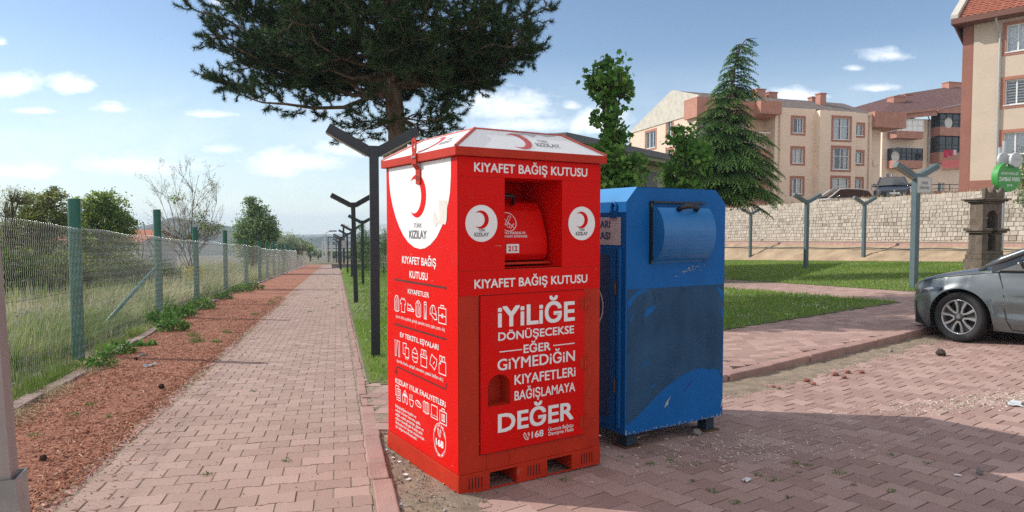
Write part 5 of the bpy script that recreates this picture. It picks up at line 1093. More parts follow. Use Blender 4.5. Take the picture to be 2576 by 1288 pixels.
def edge_tufts():
    r = np.random.default_rng(96); n = 15000; v = 3+44*r.random(n)**1.4; u = edge_u(v)-.12-np.abs(r.normal(0, .16, n)); k = (u > fu(v)-.3) & (fbm(v*.9, v*0+2, 5)+.25*(v > 20) > .40); u, v = u[k], v[k]
    blades('verge_grass', u, v, G(u, v)-.01, .16*(.4+r.random(len(u)))*(.6+.8*fbm(v*.9, u, 5)), .008+.004*(v > 15), m_wild, np.clip(.3+.9*(fbm(v*.5, u, 6)-.45)+r.normal(0, .15, len(u)), 0, 1), 'uneven grass verge between the fence and the edging stones', lean=.6, seed=96)
    n = 2600; v = np.concatenate([r.normal(c, .28, n//4) for c in (7.6, 5.9, 6.6, 9.2)]); u = edge_u(v)-.02+r.normal(0, .1, len(v)); blades('straw', u, v, G(u, v)+.02, r.uniform(.02, .07, len(v)), .004+0*u, mat('straw', (.40, .31, .16), .9, attr=True, var=0, cols=[(0, (.25, .19, .09)), (1, (.5, .41, .24))]), r.random(len(u)), 'dry straw lying over the edging stones near the first fence post', lean=3., seed=97)
    n = 700; v = r.uniform(3.0, 4.9, n); u = .42+np.abs(r.normal(0, .05, n)); blades('straw', u, v, G(u, v)-.045, r.uniform(.012, .04, n), .003+0*u, mat('straw', (.4, .3, .16)), r.random(n), 'dry straw caught in the gutter beside the path kerb', lean=2.5, seed=98)
edge_tufts()
m_weed = leaf_mat('weed_leaf', (.020, .05, .010), (.042, .095, .018), (.09, .15, .04), .3)
def weed(name, label, u, v, z, rad, h, n, size, seed, group, m=m_weed, flowers=None, shape='lance'):
    r = np.random.default_rng(seed); x, y = xy(u, v); t = thing(name, label, 'weed' if name == 'weed_tuft' else 'plant', (x, y, float(z)), 0, group)
    a = r.uniform(0, 6.283, n); q = np.sqrt(r.random(n)); P = np.stack([rad*q*np.cos(a), rad*q*np.sin(a), h*r.random(n)*(1.15-q*.7)+.004], -1); leaves('foliage', P, size, m, t, r, shape, .5)
    mb = MB()
    for k in range(max(3, n//25)): b = a[k]; mb.tube([(0, 0, -.01), (rad*.4*math.cos(b), rad*.4*math.sin(b), h*.5), tuple(P[k])], .002 if h < .15 else .006, 4, cap=False)
    mb.build('stems', mat('weed_stem', (.08, .14, .03), .7), t)
    if flowers is not None: leaves('flowers', np.stack([rad*.9*r.normal(0, .5, flowers[1]), rad*.9*r.normal(0, .5, flowers[1]), h*r.uniform(.7, 1.1, flowers[1])], -1), flowers[2], flowers[0], t, r)
    return t
for i, (px, py, rad, h, n) in enumerate(((415, 818, .36, .42, 420), (432, 832, .28, .28, 260), (452, 800, .3, .34, 280), (300, 890, .22, .2, 150), (250, 925, .2, .2, 130), (470, 790, .26, .3, 220), (560, 752, .3, .26, 200), (505, 778, .34, .34, 320), (610, 735, .4, .36, 300), (640, 728, .4, .3, 260), (365, 870, .16, .10, 90))):
    P = gp(px, py); u, v = uvof(P[0], P[1]); weed('leafy_plant', 'leafy green plant at the foot of the fence beside the bark strip', u, v, P[2], rad, h, n, .07, 100+i, 'leafy plants along the fence foot', shape='oval')
for i, (px, py, rad, h, n) in enumerate(((495, 862, .13, .10, 130), (488, 845, .11, .08, 80), (545, 862, .09, .06, 70), (570, 838, .09, .06, 60), (683, 763, .14, .10, 90), (700, 750, .14, .08, 70), (180, 1045, .06, .03, 26), (226, 1020, .05, .03, 24), (88, 1098, .06, .03, 22), (270, 1052, .05, .03, 18), (640, 792, .1, .05, 50))):
    P = gp(px, py); u, v = uvof(P[0], P[1]); weed('weed_tuft', 'low green weed rosette growing in the red bark strip', u, v, P[2], rad, h, n, .045 if n > 40 else .028, 120+i, 'weeds in the bark strip')
wk = [(1945, 1208), (2010, 1188), (2000, 1166), (2034, 1171), (1740, 1210), (1905, 1195), (1790, 1236), (1850, 1265), (1982, 1250), (1687, 1162), (1750, 1166), (2110, 1190), (2148, 1222), (1560, 1150), (1633, 1140), (1640, 1170), (2240, 1145), (2330, 1165), (2240, 1235), (1420, 1210)]
for i, (px, py) in enumerate(wk):
    P = gp(px, py, -.06); u, v = uvof(P[0], P[1]); k = random.uniform(.5, 1.2); weed('weed_tuft', 'small dark green weed tuft growing from a joint in the road pavers', u, v, P[2]-.004, .040*k, .018*k, int(38*k), .016, 140+i, 'weeds in the road pavers')
for i, (px, py) in enumerate([(800, 700), (820, 705), (835, 712), (812, 720), (845, 735), (828, 745), (818, 760), (840, 775), (862, 800), (870, 850), (640, 985), (722, 1160), (520, 1195), (745, 870)]+[(847-4+random.uniform(-.42, .12)*(y-637)*1.1, y) for y in (668, 672, 676, 681, 685, 688, 692, 696, 703, 708, 716, 722, 728, 738, 750, 768, 785)]):
    P = gp(px, py); u, v = uvof(P[0], P[1]); weed('weed_tuft', 'tiny green weed growing from a joint in the path pavers', min(u, .2), v, P[2]-.003, .07 if py < 800 else .035, .022, 40 if py < 800 else 22, .03 if py < 800 else .02, 170+i, 'weeds in the path pavers')
P = fstand(488, 21); u, v = uvof(P[0], P[1]); weed('yellow_flower_bush', 'bush of bright yellow flowers behind the third fence post', u, v, P[2], .34, .95, 260, .06, 190, None, m_l3, (mat('yellow_flower', (.55, .42, .02), .7, var=.2), 420, .05), 'oval')
for i, (px, py, d, h) in enumerate(((322*.0+1917, 620, 43.5, .9), (2132, 632, 38, .95), (2176, 618, 40, .4), (1962, 640, 41, .35))):
    P = at(px, py, d); x, y = P[:2]; B = np.array([x, y, P[2]-h*.5]); u, v = uvof(x, y); weed('bank_plant', 'small leafy plant growing on the bare bank below the stone wall', u, v, B[2], .3*h+.1, h, 130, .14, 200+i, 'plants on the bare bank', m_maple, None, 'oval')
B = np.array(at(2590, 560, 27.)); B[2] = .9
tree('street_shrub', 'green leafy shrub at the right edge beside the park sign', 'shrub', B, [(0, 0, 2.5, .55, .6, .9), (.2, 0, 1.6, .5, .6, .7)], 2200, .10, m_l3, 210, .06, clump=.25, fill=.4, per=18)
# ------------------------------------------------------------------ stone wall
def stone_wall():
    r = np.random.default_rng(3); t = thing('stone_wall', 'long retaining wall of rough squared beige stone blocks under the flats', 'wall', (WALL[1][0], WALL[1][1], WZ[1])); O = np.array([WALL[1][0], WALL[1][1], WZ[1]])
    ms = mat('wall_stone', (.42, .35, .26), .95, attr=True, var=.25, scale=3, cols=[(0, (.27, .225, .18)), (.25, (.38, .325, .265)), (.6, (.44, .38, .31)), (1, (.52, .455, .38))], bump=.6, bscale=9, spots=[((.62, .58, .52), 1.3, .66, .1), ((.16, .14, .12), 1.8, .69, .08)])
    V, F, rn = [], [], []; k = 0
    for (a, b, za, zb, ta, tb) in zip(WALL[:-1], WALL[1:], WZ[:-1], WZ[1:], WTOP[:-1], WTOP[1:]):
        d = b-a; L = np.hypot(*d); d = d/L; nn = np.array([d[1], -d[0]]); nn = nn if nn @ wn > 0 else -nn
        rows = 13; hs = r.uniform(.72, 1.3, rows); hs = np.concatenate([[0], np.cumsum(hs)/hs.sum()])
        for j in range(rows):
            s = r.uniform(-.2, 0)
            while s < L:
                w = r.uniform(.15, .36); s0, s1 = max(s, 0)+.006, min(s+w, L)-.006; s += w
                if s1-s0 < .05: continue
                q = []
                for ss, jj in ((s0, j), (s1, j), (s1, j+1), (s0, j+1)):
                    f = ss/L; z0, z1 = za+(zb-za)*f-.05, ta+(tb-ta)*f; z = z0+(z1-z0)*hs[jj]+.025*math.sin(ss*1.7+jj)*(0 < jj < rows)+(r.normal(0, .02) if jj == rows else 0); z += .006 if jj == j else -.006
                    bt_ = .16*(1-jj/rows); q.append((a+d*ss+nn*bt_, z))
                out = r.uniform(.0, .022); c = np.mean([p for p, z in q], 0); zc = np.mean([z for p, z in q])
                vs = [(*(p-nn*.3), z) for p, z in q]+[(*(p-nn*.02), z) for p, z in q]+[(*(p+nn*out+(c-p)*.09), z+(zc-z)*.09+r.normal(0, .006)) for p, z in q]
                V += [(x-O[0], y-O[1], z-O[2]) for x, y, z in vs]; F += [(k+8, k+9, k+10, k+11)]+[(k+4+i, k+4+(i+1) % 4, k+8+(i+1) % 4, k+8+i) for i in range(4)]+[(k+i, k+(i+1) % 4, k+4+(i+1) % 4, k+4+i) for i in range(4)]; rv = np.clip(r.normal(.55, .2)-(.3 if 5 <= j <= 7 and r.random() < .35 else 0), 0, 1); rn += [rv]*9; k += 12
    np_mesh('stonework', V, [np.array(F)], ms, t, rnd=rn)
    mb = MB()
    for (a, b, za, zb, ta, tb) in zip(WALL[:-1], WALL[1:], WZ[:-1], WZ[1:], WTOP[:-1], WTOP[1:]):
        vs = [(*(p-wn*o), z) for p, z0, z1 in ((a, za, ta), (b, zb, tb)) for o, z in ((-.135, z0-.3), (.0, z1-.03), (.5, z1-.03), (.5, z0-.3))]; mb.add([(x-O[0], y-O[1], z-O[2]) for x, y, z in vs], [(0,4,5,1), (1,5,6,2), (2,6,7,3)])
    mb.build('mortar_core', mat('mortar', (.40, .345, .275), .95, var=.3, scale=4), t)
stone_wall()
r_ = np.random.default_rng(8); f_ = r_.random(2600)*3; i_ = f_.astype(int); i_ = np.minimum(i_, 3); fr__ = f_-i_
W0 = np.array([WALL[i] for i in i_]); W1 = np.array([WALL[i+1] for i in i_]); zT = np.array([WTOP[i] for i in i_])*(1-fr__)+np.array([WTOP[i+1] for i in i_])*fr__
Pw = W0*(1-fr__[:, None])+W1*fr__[:, None]-wn[None]*(.25+np.abs(r_.normal(0, .3, 2600)))[:, None]
uw, vw = uvof(Pw[:, 0], Pw[:, 1]); blades('dry_grass', uw, vw, zT-.05, r_.uniform(.08, .3, 2600), .03+0*uw, mat('straw', (.4, .3, .16)), r_.random(2600), 'dry straw coloured grass along the top of the stone wall', lean=.6, seed=4)

# ------------------------------------------------------------------ buildings
m_plas = mat('cream_plaster', (.80, .65, .51), .92, var=.06, scale=.7, bump=.25, bscale=30, spots=[((.70, .56, .44), .9, .62, .2)]); m_plas2 = mat('pink_cream_plaster', (.68, .53, .41), .92, var=.05, scale=.6, bump=.2, bscale=30)
m_terra = mat('terracotta_plaster', (.42, .205, .15), .92, var=.15, scale=1.2, bump=.2, bscale=20, spots=[((.44, .33, .27), 2.2, .66, .05)]); m_terra2 = mat('terracotta_band', (.40, .17, .12), .9, var=.1, scale=2)
m_beige = mat('beige_plaster', (.56, .46, .36), .92, var=.05, scale=.7, bump=.2, bscale=40); m_block = mat('bare_blockwork', (.52, .49, .42), .95, var=.15, scale=2, bump=.5, bscale=8, spots=[((.40, .38, .33), 3, .6, .2)])
m_pvc = mat('white_pvc', (.72, .73, .72), .35, var=.03); m_curt = mat('net_curtain', (.90, .91, .91), .9, var=.25, scale=6, stretch=(6, 6, .4)); m_room = mat('room_dark', (.035, .035, .04), .9, var=.3)
m_glass = glass_mat('window_glass', (.92, .95, .96)); m_dglass = mat('dark_glazing', (.012, .014, .017), .12, var=.3, spec=.6); m_pipe = mat('rain_pipe', (.42, .42, .41), .5, metal=.3, var=.1); m_iron = mat('black_iron', (.015, .015, .017), .5)
m_rtile = mat('red_roof_tile', (.33, .10, .055), .85, var=.4, scale=6, bump=1.2, bscale=14, spots=[((.2, .07, .045), 5, .6, .15)]); m_oldt = mat('weathered_roof_tile', (.15, .12, .105), .9, var=.5, scale=4, bump=1.2, bscale=9, spots=[((.28, .25, .23), 5, .6, .1)]); m_mtile = mat('maroon_roof_tile', (.12, .055, .05), .9, var=.5, scale=4, bump=1.2, bscale=9, spots=[((.30, .22, .19), 4, .62, .1)])
def facade(mb, O, ex, W_, H_, wins, depth=.16, mi=0, z0=0.):
    """wall plane with real openings: wins (s, z, w, h) in metres; returns a mapping (s, z, out)"""
    O = np.array(O, float); ex = np.array([*ex, 0.]); nn = np.array([ex[1], -ex[0], 0.]); T_ = lambda s, z, d: tuple(O+ex*s+nn*d+np.array([0, 0, z]))
    xs = sorted({0., W_, *[w[0] for w in wins], *[w[0]+w[2] for w in wins]}); zs = sorted({z0, H_, *[w[1] for w in wins], *[w[1]+w[3] for w in wins]})
    for a, b in zip(xs[:-1], xs[1:]):
        for c, d in zip(zs[:-1], zs[1:]):
            m, n = (a+b)/2, (c+d)/2
            if not any(w[0] < m < w[0]+w[2] and w[1] < n < w[1]+w[3] for w in wins): mb.add([T_(a, c, 0), T_(b, c, 0), T_(b, d, 0), T_(a, d, 0)], [(0,1,2,3)], mi)
    for s, z, w, h in wins:
        for a, b, c, d in ((s, z, s, z+h), (s+w, z, s+w, z+h), (s, z, s+w, z), (s, z+h, s+w, z+h)): mb.add([T_(a, b, 0), T_(c, d, 0), T_(c, d, -depth), T_(a, b, -depth)], [(0,1,2,3)], mi)
    return T_
def window(root, T_, s, z, w, h, sashes=2, curtain=.9, trim=.13, depth=.16, transom=0., seed=0, tm=None, blinds=False, stripe=.0):
    r = random.Random(seed); f = MB(); b = .055
    def bar(a0, c0, a1, c1): f.prism(rect(a0, c0, a1, c1), T_, -depth+.01, -depth+.07)
    bar(s, z, s+b, z+h); bar(s+w-b, z, s+w, z+h); bar(s+b, z, s+w-b, z+b); bar(s+b, z+h-b, s+w-b, z+h)
    for i in range(1, sashes): x = s+w*i/sashes; bar(x-b*.6, z+b, x+b*.6, z+h-b)
    if transom:
        zt_ = z+h*transom
        for i in range(sashes): bar(s+w*i/sashes+b*.6+.001, zt_-b*.4, s+w*(i+1)/sashes-b*.6-.001, zt_+b*.4)
    f.prism(rect(s-.05, z-.05, s+w+.05, z-.002), T_, -depth, .06)
    wo = f.build('window', m_pvc, root)
    g = MB(); g.poly(rect(s+b, z+b, s+w-b, z+h-b), T_, -depth+.03); g.build('pane', m_glass, wo)
    c = MB(); c.poly(rect(s, z, s+w, z+h), T_, -depth-.35, 0)
    if curtain:
        n = max(6, int(w/.1)); pts = []
        for side in (0, 1):
            x0 = s+.02 if side == 0 else s+w-.02-w*curtain/2; cw = w*curtain/2; c.add([q for i in range(n+1) for q in (T_(x0+cw*i/n, z, -depth-.08-.03*(i % 2)), T_(x0+cw*i/n, z+h, -depth-.08-.03*(i % 2)))], [(2*i, 2*i+2, 2*i+3, 2*i+1) for i in range(n)], 1)
    if blinds:
        k = 9
        for i in range(k): c.poly(rect(s+.02, z+h*i/k+.02, s+w-.02, z+h*(i+.62)/k), T_, -depth-.06, 1)
    c.build('curtain', [m_room, m_curt], wo)
    if trim:
        t = MB(); e = .0035
        for a0, c0, a1, c1 in ((s-trim, z-trim, s-.001, z+h+trim), (s+w+.001, z-trim, s+w+trim, z+h+trim), (s-.001, z+h+.001, s+w+.001, z+h+trim), (s-.001, z-trim, s+w+.001, z-.051)): t.prism(rect(a0, c0, a1, c1), T_, .002, .03)
        t.build('window_surround', tm or m_terra2, wo)
    return wo
def chimney(root, x, y, z, w, d, h, c=None, ex=(1, 0)):
    mb = MB(); q = np.array([*ex]); p = np.array([-q[1], q[0]]); T_ = lambda a, b, zz: (*(np.array([x, y])+q*a+p*b), zz)
    mb.box((-w/2, -d/2, z-.8), (w/2, d/2, z+h), T=T_); ch_ = mb.build('chimney', m_terra, root); m2 = MB(); m2.box((-w/2-.06, -d/2-.06, z+h+.001), (w/2+.06, d/2+.06, z+h+.1), T=T_); m2.build('chimney_cap', m_terra2, ch_)
def dish(name, label, P, rz, rad=.42):
    t = thing(name, label, 'satellite dish', P, rz, 'satellite dishes on the flats'); mb = MB(); prof = [(.02, 0), (rad*.5, .03), (rad*.85, .09), (rad, .14)]; Td = lambda x, y, z: (x, -.35-z, y+.15); mb.lathe(prof, 18, T=Td); mb.build('reflector', mat('dish_paint', (.55, .54, .50), .5, var=.1), t, smooth=True)
    a = MB().tube([(0, .02, -.25), (0, -.2, -.1), (0, -.35, .15)], .02, 6); a.tube([(0, -.4, -.25), (0, -.75, .0)], .015, 5); a.build('bracket', m_pipe, t)
# --- cream block of flats
def flats():
    C0 = np.array([15.4, 58.]); fx = np.array([.958, .287]); sx_ = np.array([-.287, .958]); zg = 2.3
    P = np.array([*C0, zg]); t = thing('apartment_building', 'cream three storey block of flats with terracotta bands and bare block gable', 'building', (0, 0, 0))
    w = MB(); O = lambda s, d=0.: np.array([*(C0+fx*s+sx_*d), 0.])
    z = lambda py, s: zat(py, (C0+fx*s)[1])
    # front bays
    rows = [(7.15+2.62*0, 0), ]
    def row(py0, py1, s): return z(py1, s), z(py0, s)
    def sx_at(px): k = (px-1288)/FPX; return (k*C0[1]-C0[0])/(fx[0]-k*fx[1])
    wins = []
    for (pl, pr, ys, sash, tr) in ((1989, 2016, ((296, 334), (373, 410), (448, 487)), 2, 0), (2079, 2120, ((298, 352), (373, 427), (448, 505)), 2, .62), (2143, 2165, ((313, 340), (382, 411), (450, 485)), 2, 0)):
        for a, b in ys: s0, s1 = sx_at(pl), sx_at(pr); zz0, zz1 = row(a, b, s0); wins.append((s0, zz0, s1-s0, zz1-zz0, sash, tr))
    sA, sB = sx_at(1945), sx_at(2187); ztop = z(266, sA); zt2 = z(290, sB)
    sm1, sm2 = sx_at(2043), sx_at(2058)
    # three bays, the middle one stepping forward half a metre
    bays = [(sA, sx_at(2046), 0., ztop-.1), (sx_at(2046), sx_at(2136), .55, ztop-.25), (sx_at(2136), sB, -.0, ztop-.2)]
    k = 0
    for (a, b, o, zt_) in bays:
        ww = [(q[0]-a, q[1], q[2], q[3]) for q in wins if a < q[0] < b]
        T_ = facade(w, O(a, -o), fx, b-a, zt_, ww, z0=1.5)
        if o:
            for e in (a, b): w.add([tuple(O(e, -o)+np.array([0, 0, 1.5])), tuple(O(e, 0)+np.array([0, 0, 1.5])), tuple(O(e, 0)+np.array([0, 0, zt_])), tuple(O(e, -o)+np.array([0, 0, zt_]))], [(0,1,2,3)])
            w.add([tuple(O(a, -o)+np.array([0, 0, zt_])), tuple(O(b, -o)+np.array([0, 0, zt_])), tuple(O(b, .3)+np.array([0, 0, zt_])), tuple(O(a, .3)+np.array([0, 0, zt_]))], [(0,1,2,3)])
        for q in wins:
            if a < q[0] < b: k += 1; window(t, T_, q[0]-a, q[1], q[2], q[3], q[4], [.9, .5, .95, .7][k % 4], .2, seed=k, transom=q[5])
    # recessed balcony part on the left of the front, parapet band above
    w2 = MB(); a0, b0 = .0, sA; zb = z(318, 0)
    ww = [(1.2, zr, 1.5, 1.9) for zr in (z(345, 3), z(420, 3), z(497, 3))]+[(4.6, zr, 1.3, 1.3) for zr in (z(335, 5), z(410, 5), z(487, 5))]
    T_ = facade(w, O(0, 1.6), fx, sA, ztop, ww, z0=1.5)
    for i, q in enumerate(ww): window(t, T_, *q, 2, .8, 0, seed=20+i)
    w.add([tuple(O(sA, 0)+np.array([0, 0, 1.5])), tuple(O(sA, 1.6)+np.array([0, 0, 1.5])), tuple(O(sA, 1.6)+np.array([0, 0, ztop])), tuple(O(sA, 0)+np.array([0, 0, ztop]))], [(0,1,2,3)])
    # left gable wall
    def gz(py, px, d): return zat(py, d)
    sw = [(-8.9, zat(375, 66.5), 1.9, 1.55), (-4.9, zat(346, 62.5), 1.0, 1.55), (-8.9, zat(375, 66.5)-2.65, 1.9, 1.55), (-4.9, zat(346, 62.5)-2.65, 1.0, 1.55), (-8.9, zat(375, 66.5)-5.3, 1.9, 1.55)]
    LW = 12.56; Og = O(0, LW); T2 = facade(w, Og, -sx_, LW, 10.7, [(LW+q[0], q[1], q[2], q[3]) for q in sw], mi=1, z0=1.5)
    for i, q in enumerate(sw): window(t, T2, LW+q[0], q[1], q[2], q[3], 3 if q[2] > 1.5 else 2, .9 if i else .6, .2, seed=40+i)
    # right return and rear
    w.add([tuple(O(sB, 0)+np.array([0, 0, 1.5])), tuple(O(sB, 12.5)+np.array([0, 0, 1.5])), tuple(O(sB, 12.5)+np.array([0, 0, 10.7])), tuple(O(sB, 0)+np.array([0, 0, ztop-.2]))], [(0,1,2,3)])
    w.add([tuple(O(0, 12.5)+np.array([0, 0, 1.5])), tuple(O(sB, 12.5)+np.array([0, 0, 1.5])), tuple(O(sB, 12.5)+np.array([0, 0, 10.7])), tuple(O(0, 12.5)+np.array([0, 0, 10.7]))], [(0,1,2,3)])
    wall = w.build('wall', [m_plas, m_plas2], t)
    g = MB(); T3 = lambda d, zz, o: tuple(O(0, d)+np.array([-fx[0]*o, -fx[1]*o, zz])); g.prism([(-.35, 10.68), (12.85, 10.55), (3.93, 13.35), (-.35, 12.15)], T3, -.12, .08); g.build('gable', m_block, t)
    # roof: low tiled slopes behind the front parapet
    rf = MB(); A_, B_, C_ = (0, -.4, 12.05), (0, 3.93, 13.3), (0, 12.8, 10.5)
    for (s0, z_0), (s1, z_1) in (((.1, 0), (sB+.3, 0)),):
        p = lambda s, d, zz: tuple(O(s, d)+np.array([0, 0, zz]))
        rf.add([p(s0, .3, ztop+.05), p(s1, .3, ztop-.12), p(s1, 3.93, 13.1), p(s0, 3.93, 13.3), p(s1, 12.9, 10.5), p(s0, 12.9, 10.5)], [(0,1,2,3), (3,2,4,5)])
    rf.build('roof', m_oldt, t)
    pb_ = MB(); q = lambda s, d, zz: tuple(O(s, d)+np.array([0, 0, zz])); za, zc = z(290, 0), z(243, 0)
    def slab(s0, s1, d0, d1, z0_, z1_, mi=0): pb_.add([q(s0, d0, z0_), q(s1, d0, z0_), q(s1, d1, z0_), q(s0, d1, z0_), q(s0, d0, z1_), q(s1, d0, z1_), q(s1, d1, z1_), q(s0, d1, z1_)], [(0,3,2,1),(4,5,6,7),(0,1,5,4),(1,2,6,5),(2,3,7,6),(3,0,4,7)], mi)
    slab(-.3, sA*.55, -.55, 1.5, z(296, 0), z(246, 0)); slab(sA*.55+.003, sA-.1, -.25, 1.5, z(293, 5), z(256, 5)); slab(sA-2.2, sA-.12, -1.0, -.253, z(290, 6), z(258, 6))
    pb_.build('parapet', m_terra, t)
    pr = MB()
    pb_ = pr; slab(sB+.01, sB+3.6, -.3, 6, z(320, sB), z(281, sB)); pr.build('end_parapet', m_terra, t)
    ew = MB(); pb_ = ew; slab(sB+.012, sB+2.2, 1.2, 6, 1.5, z(320, sB)-.003); ew.build('stair_wing', m_plas, t)
    for i, (a, b) in enumerate(((328, 360), (392, 430), (465, 492))):
        T5 = lambda s, zz, d: tuple(O(sB+.25+s, 1.2-d)+np.array([0, 0, zz])); z0_, z1_ = row(a, b, sB); ws = MB(); ws.prism(rect(0, z0_, .75, z1_), T5, .002, .03); wo = ws.build('stair_window', m_terra2, t); ws = MB(); ws.prism(rect(.12, z0_+.12, .63, z1_-.12), T5, .032, .04); ws.build('pane', m_dglass, wo)
    for i, py in enumerate((398, 474, 528)):
        b = MB(); pb_ = b; zz = z(py, 5); slab(.3, sA-.4, .15, 1.59, zz-.12, zz); slab(.3, sA-.4, .05, .148, zz-.12, zz+(.75 if i != 2 else .75)); bo = b.build('balcony', m_terra, t)
        gl = MB(); pb_ = gl
        if i < 2: slab(.32, 4.2, .07, .13, zz+.753, zz+2.2)
        else: slab(.32, .36, .07, .13, zz+.753, zz+1.2)
        gl.build('balcony_glazing', m_curt, bo); fr = MB(); pb_ = fr
        for s in np.arange(.35, sA-.5, .8 if i < 2 else .25): slab(s, s+.05 if i < 2 else s+.02, .03, .066, zz+.753, zz+(2.2 if i < 2 else 1.25))
        slab(.3, sA-.4, .03, .066, zz+2.203 if i < 2 else zz+1.253, zz+2.28 if i < 2 else zz+1.29); fr.build('balcony_frame', m_pvc if i < 2 else m_iron, bo)
    for s, py in ((sx_at(1955), 272), (sx_at(2068), 283), (sx_at(2179), 293)):
        c_ = O(s, -.08); p = MB(); p.tube([(*c_[:2], 1.6), (*c_[:2], z(py, s)), (*(c_[:2]+sx_*.1), z(py, s)+.1)], .05, 8); p.lathe([(.06, 0), (.13, .12), (.13, .25), (.0, .25)], 8, (c_[0], c_[1], z(py, s)-.05)); p.build('downpipe', mat('painted_pipe', (.56, .42, .31), .7), t)
    for px, py0, py1, wd, dd in ((1907, 262, 228, .95, 3.2), (1937, 262, 236, .95, 3.9), (1852, 256, 234, .6, 3.4), (2044, 272, 247, .55, 3.6), (2065, 272, 238, .65, 2.4), (2092, 0, 0, 0, 0)):
        if not wd: continue
        d = 62.5+dd; P = at(px, py1, d); chimney(t, P[0], P[1], P[2]-1.3, wd, wd, 1.3, ex=fx)
    for i, (px, py, d, l) in enumerate(((2193, 415, 66.5, 'white satellite dish on the end of the cream flats, middle floor'), (2190, 478, 66.5, 'white satellite dish low on the end of the cream flats'))):
        P = at(px, py, d-1.2); dish('satellite_dish', l, P, .4, .45)
flats()
# --- terracotta flats behind
def flats2():
    d0 = 80.; t = thing('apartment_building', 'terracotta flats with maroon roof and dark glazed balconies behind the lamp post', 'building', (0, 0, 0))
    fx = np.array([.965, .262]); sx_ = np.array([-fx[1], fx[0]]); P0 = at(2216, 500, 78.); C0 = P0[:2]
    def sxa(px): k = (px-1288)/FPX; return (k*C0[1]-C0[0])/(fx[0]-k*fx[1])
    O = lambda s, d=0.: np.array([*(C0+fx*s+sx_*d), 0.]); z = lambda py, s: zat(py, (C0+fx*s)[1]); s9 = 14.; q = lambda s, d, zz: tuple(O(s, d)+np.array([0, 0, zz]))
    w = MB(); ww = [(sxa(2226), z(463, 1), .9, 1.2), (sxa(2266), z(503, 2), .7, 2.2), (sxa(2355), z(500, 6), 1.0, 1.9)]
    T_ = facade(w, O(0), fx, s9, z(290, 0)-.2, ww, z0=2.); 
    for i, k in enumerate(ww): window(t, T_, *k, 1, .5, 0, seed=60+i)
    w.add([q(0, 0, 2), q(0, 12, 2), q(0, 12, z(300, 0)), q(0, 0, z(300, 0))], [(0,1,2,3)]); w.add([q(s9, 0, 2), q(s9, 12, 2), q(s9, 12, z(290, 0)), q(s9, 0, z(290, 0))], [(0,1,2,3)]); w.build('wall', m_plas, t)
    def bx_(mb, s0, s1, d0_, d1_, z0_, z1_, mi=0): mb.add([q(s0, d0_, z0_), q(s1, d0_, z0_), q(s1, d1_, z0_), q(s0, d1_, z0_), q(s0, d0_, z1_), q(s1, d0_, z1_), q(s1, d1_, z1_), q(s0, d1_, z1_)], [(0,3,2,1),(4,5,6,7),(0,1,5,4),(1,2,6,5),(2,3,7,6),(3,0,4,7)], mi)
    for pl, pr, floors, out in ((2226, 2292, ((332, 350, 302), (405, 424, 374), ), 1.3), (2333, 2412, ((322, 344, 282), (385, 412, 347), (482, 525, 470)), 1.3)):
        s0, s1 = sxa(pl), min(sxa(pr), s9-.2)
        for i, (yt, yb, yg) in enumerate(floors):
            b = MB(); bx_(b, s0, s1, -out, -.002, z(yb, s0), z(yt, s0)); bo = b.build('balcony', m_terra, t)
            if yg == 470: continue
            g = MB(); bx_(g, s0+.04, s1-.04, -out+.05, -.004, z(yt, s0)+.003, z(yg, s0)); g.build('balcony_glazing', m_dglass if not (pl == 2226 and i == 0) else m_curt, bo)
            f = MB(); n = 5
            for k in range(n+1): x = s0+(s1-s0)*k/n; bx_(f, x-.035, x+.035, -out+.0, -out+.047, z(yt, s0)+.003, z(yg, s0))
            if i or pl > 2300:
                for zz in (.35, .8): bx_(f, s0, s1, -out-.06, -out-.02, z(yt, s0)+zz, z(yt, s0)+zz+.05)
            else: bx_(f, s0, s1, -out-.003, -out+.0, z(yt, s0)+.6, z(yt, s0)+.7); bx_(f, s0, s1, -out-.004, -out-.001, z(yg, s0)-.1, z(yg, s0))
            f.build('balcony_frame', m_pvc if (pl == 2226 and i == 0) else m_iron, bo)
    r = MB(); e0, e1 = z(297, 0), z(263, s9*.9)
    r.add([q(-2.2, -1.9, e0), q(s9*.46, -1.9, z(277, 6)), q(s9*.46, 4.5, z(222, 8)), q(-2.2, 4.5, z(268, 0))], [(0,1,2,3)]); r.add([q(-2.2, -1.9, e0-.2), q(s9*.46, -1.9, z(277, 6)-.2), q(s9*.46, -1.9, z(277, 6)), q(-2.2, -1.9, e0)], [(0,1,2,3)], 1)
    r.add([q(s9*.46, -1.9, z(277, 6)), q(s9*1.05, -1.9, z(246, 12)), q(s9*1.05, 4.5, z(196, 13)), q(s9*.46, 4.5, z(222, 8))], [(0,1,2,3)]); r.add([q(-2.2, 4.5, z(268, 0)), q(s9*1.05, 4.5, z(196, 13)), q(s9*1.05, 12.5, z(290, 13)), q(-2.2, 12.5, z(300, 0))], [(0,1,2,3)])
    r.build('roof', [m_mtile, m_terra], t)
    g = MB(); g.add([q(s9*.42, -1.7, z(290, 6)), q(s9*1.0, -1.7, z(290, 12)), q(s9*1.0, -1.7, z(250, 12)), q(s9*.42, -1.7, z(280, 6))], [(0,1,2,3)]); g.add([q(-2, -1.6, z(312, 0)), q(s9*.42, -1.6, z(296, 6)), q(s9*.42, -1.6, z(279, 6)), q(-2, -1.6, e0-.05)], [(0,1,2,3)]); g.build('eaves_band', m_terra, t)
    for px, py, d, w_ in ((2255, 244, 81, 1.7), (2280, 238, 84, 1.3), (2395, 208, 86, 2.0)): P = at(px, py, d); chimney(t, P[0], P[1], P[2]-1.6, w_, 1.0, 1.5, ex=fx)
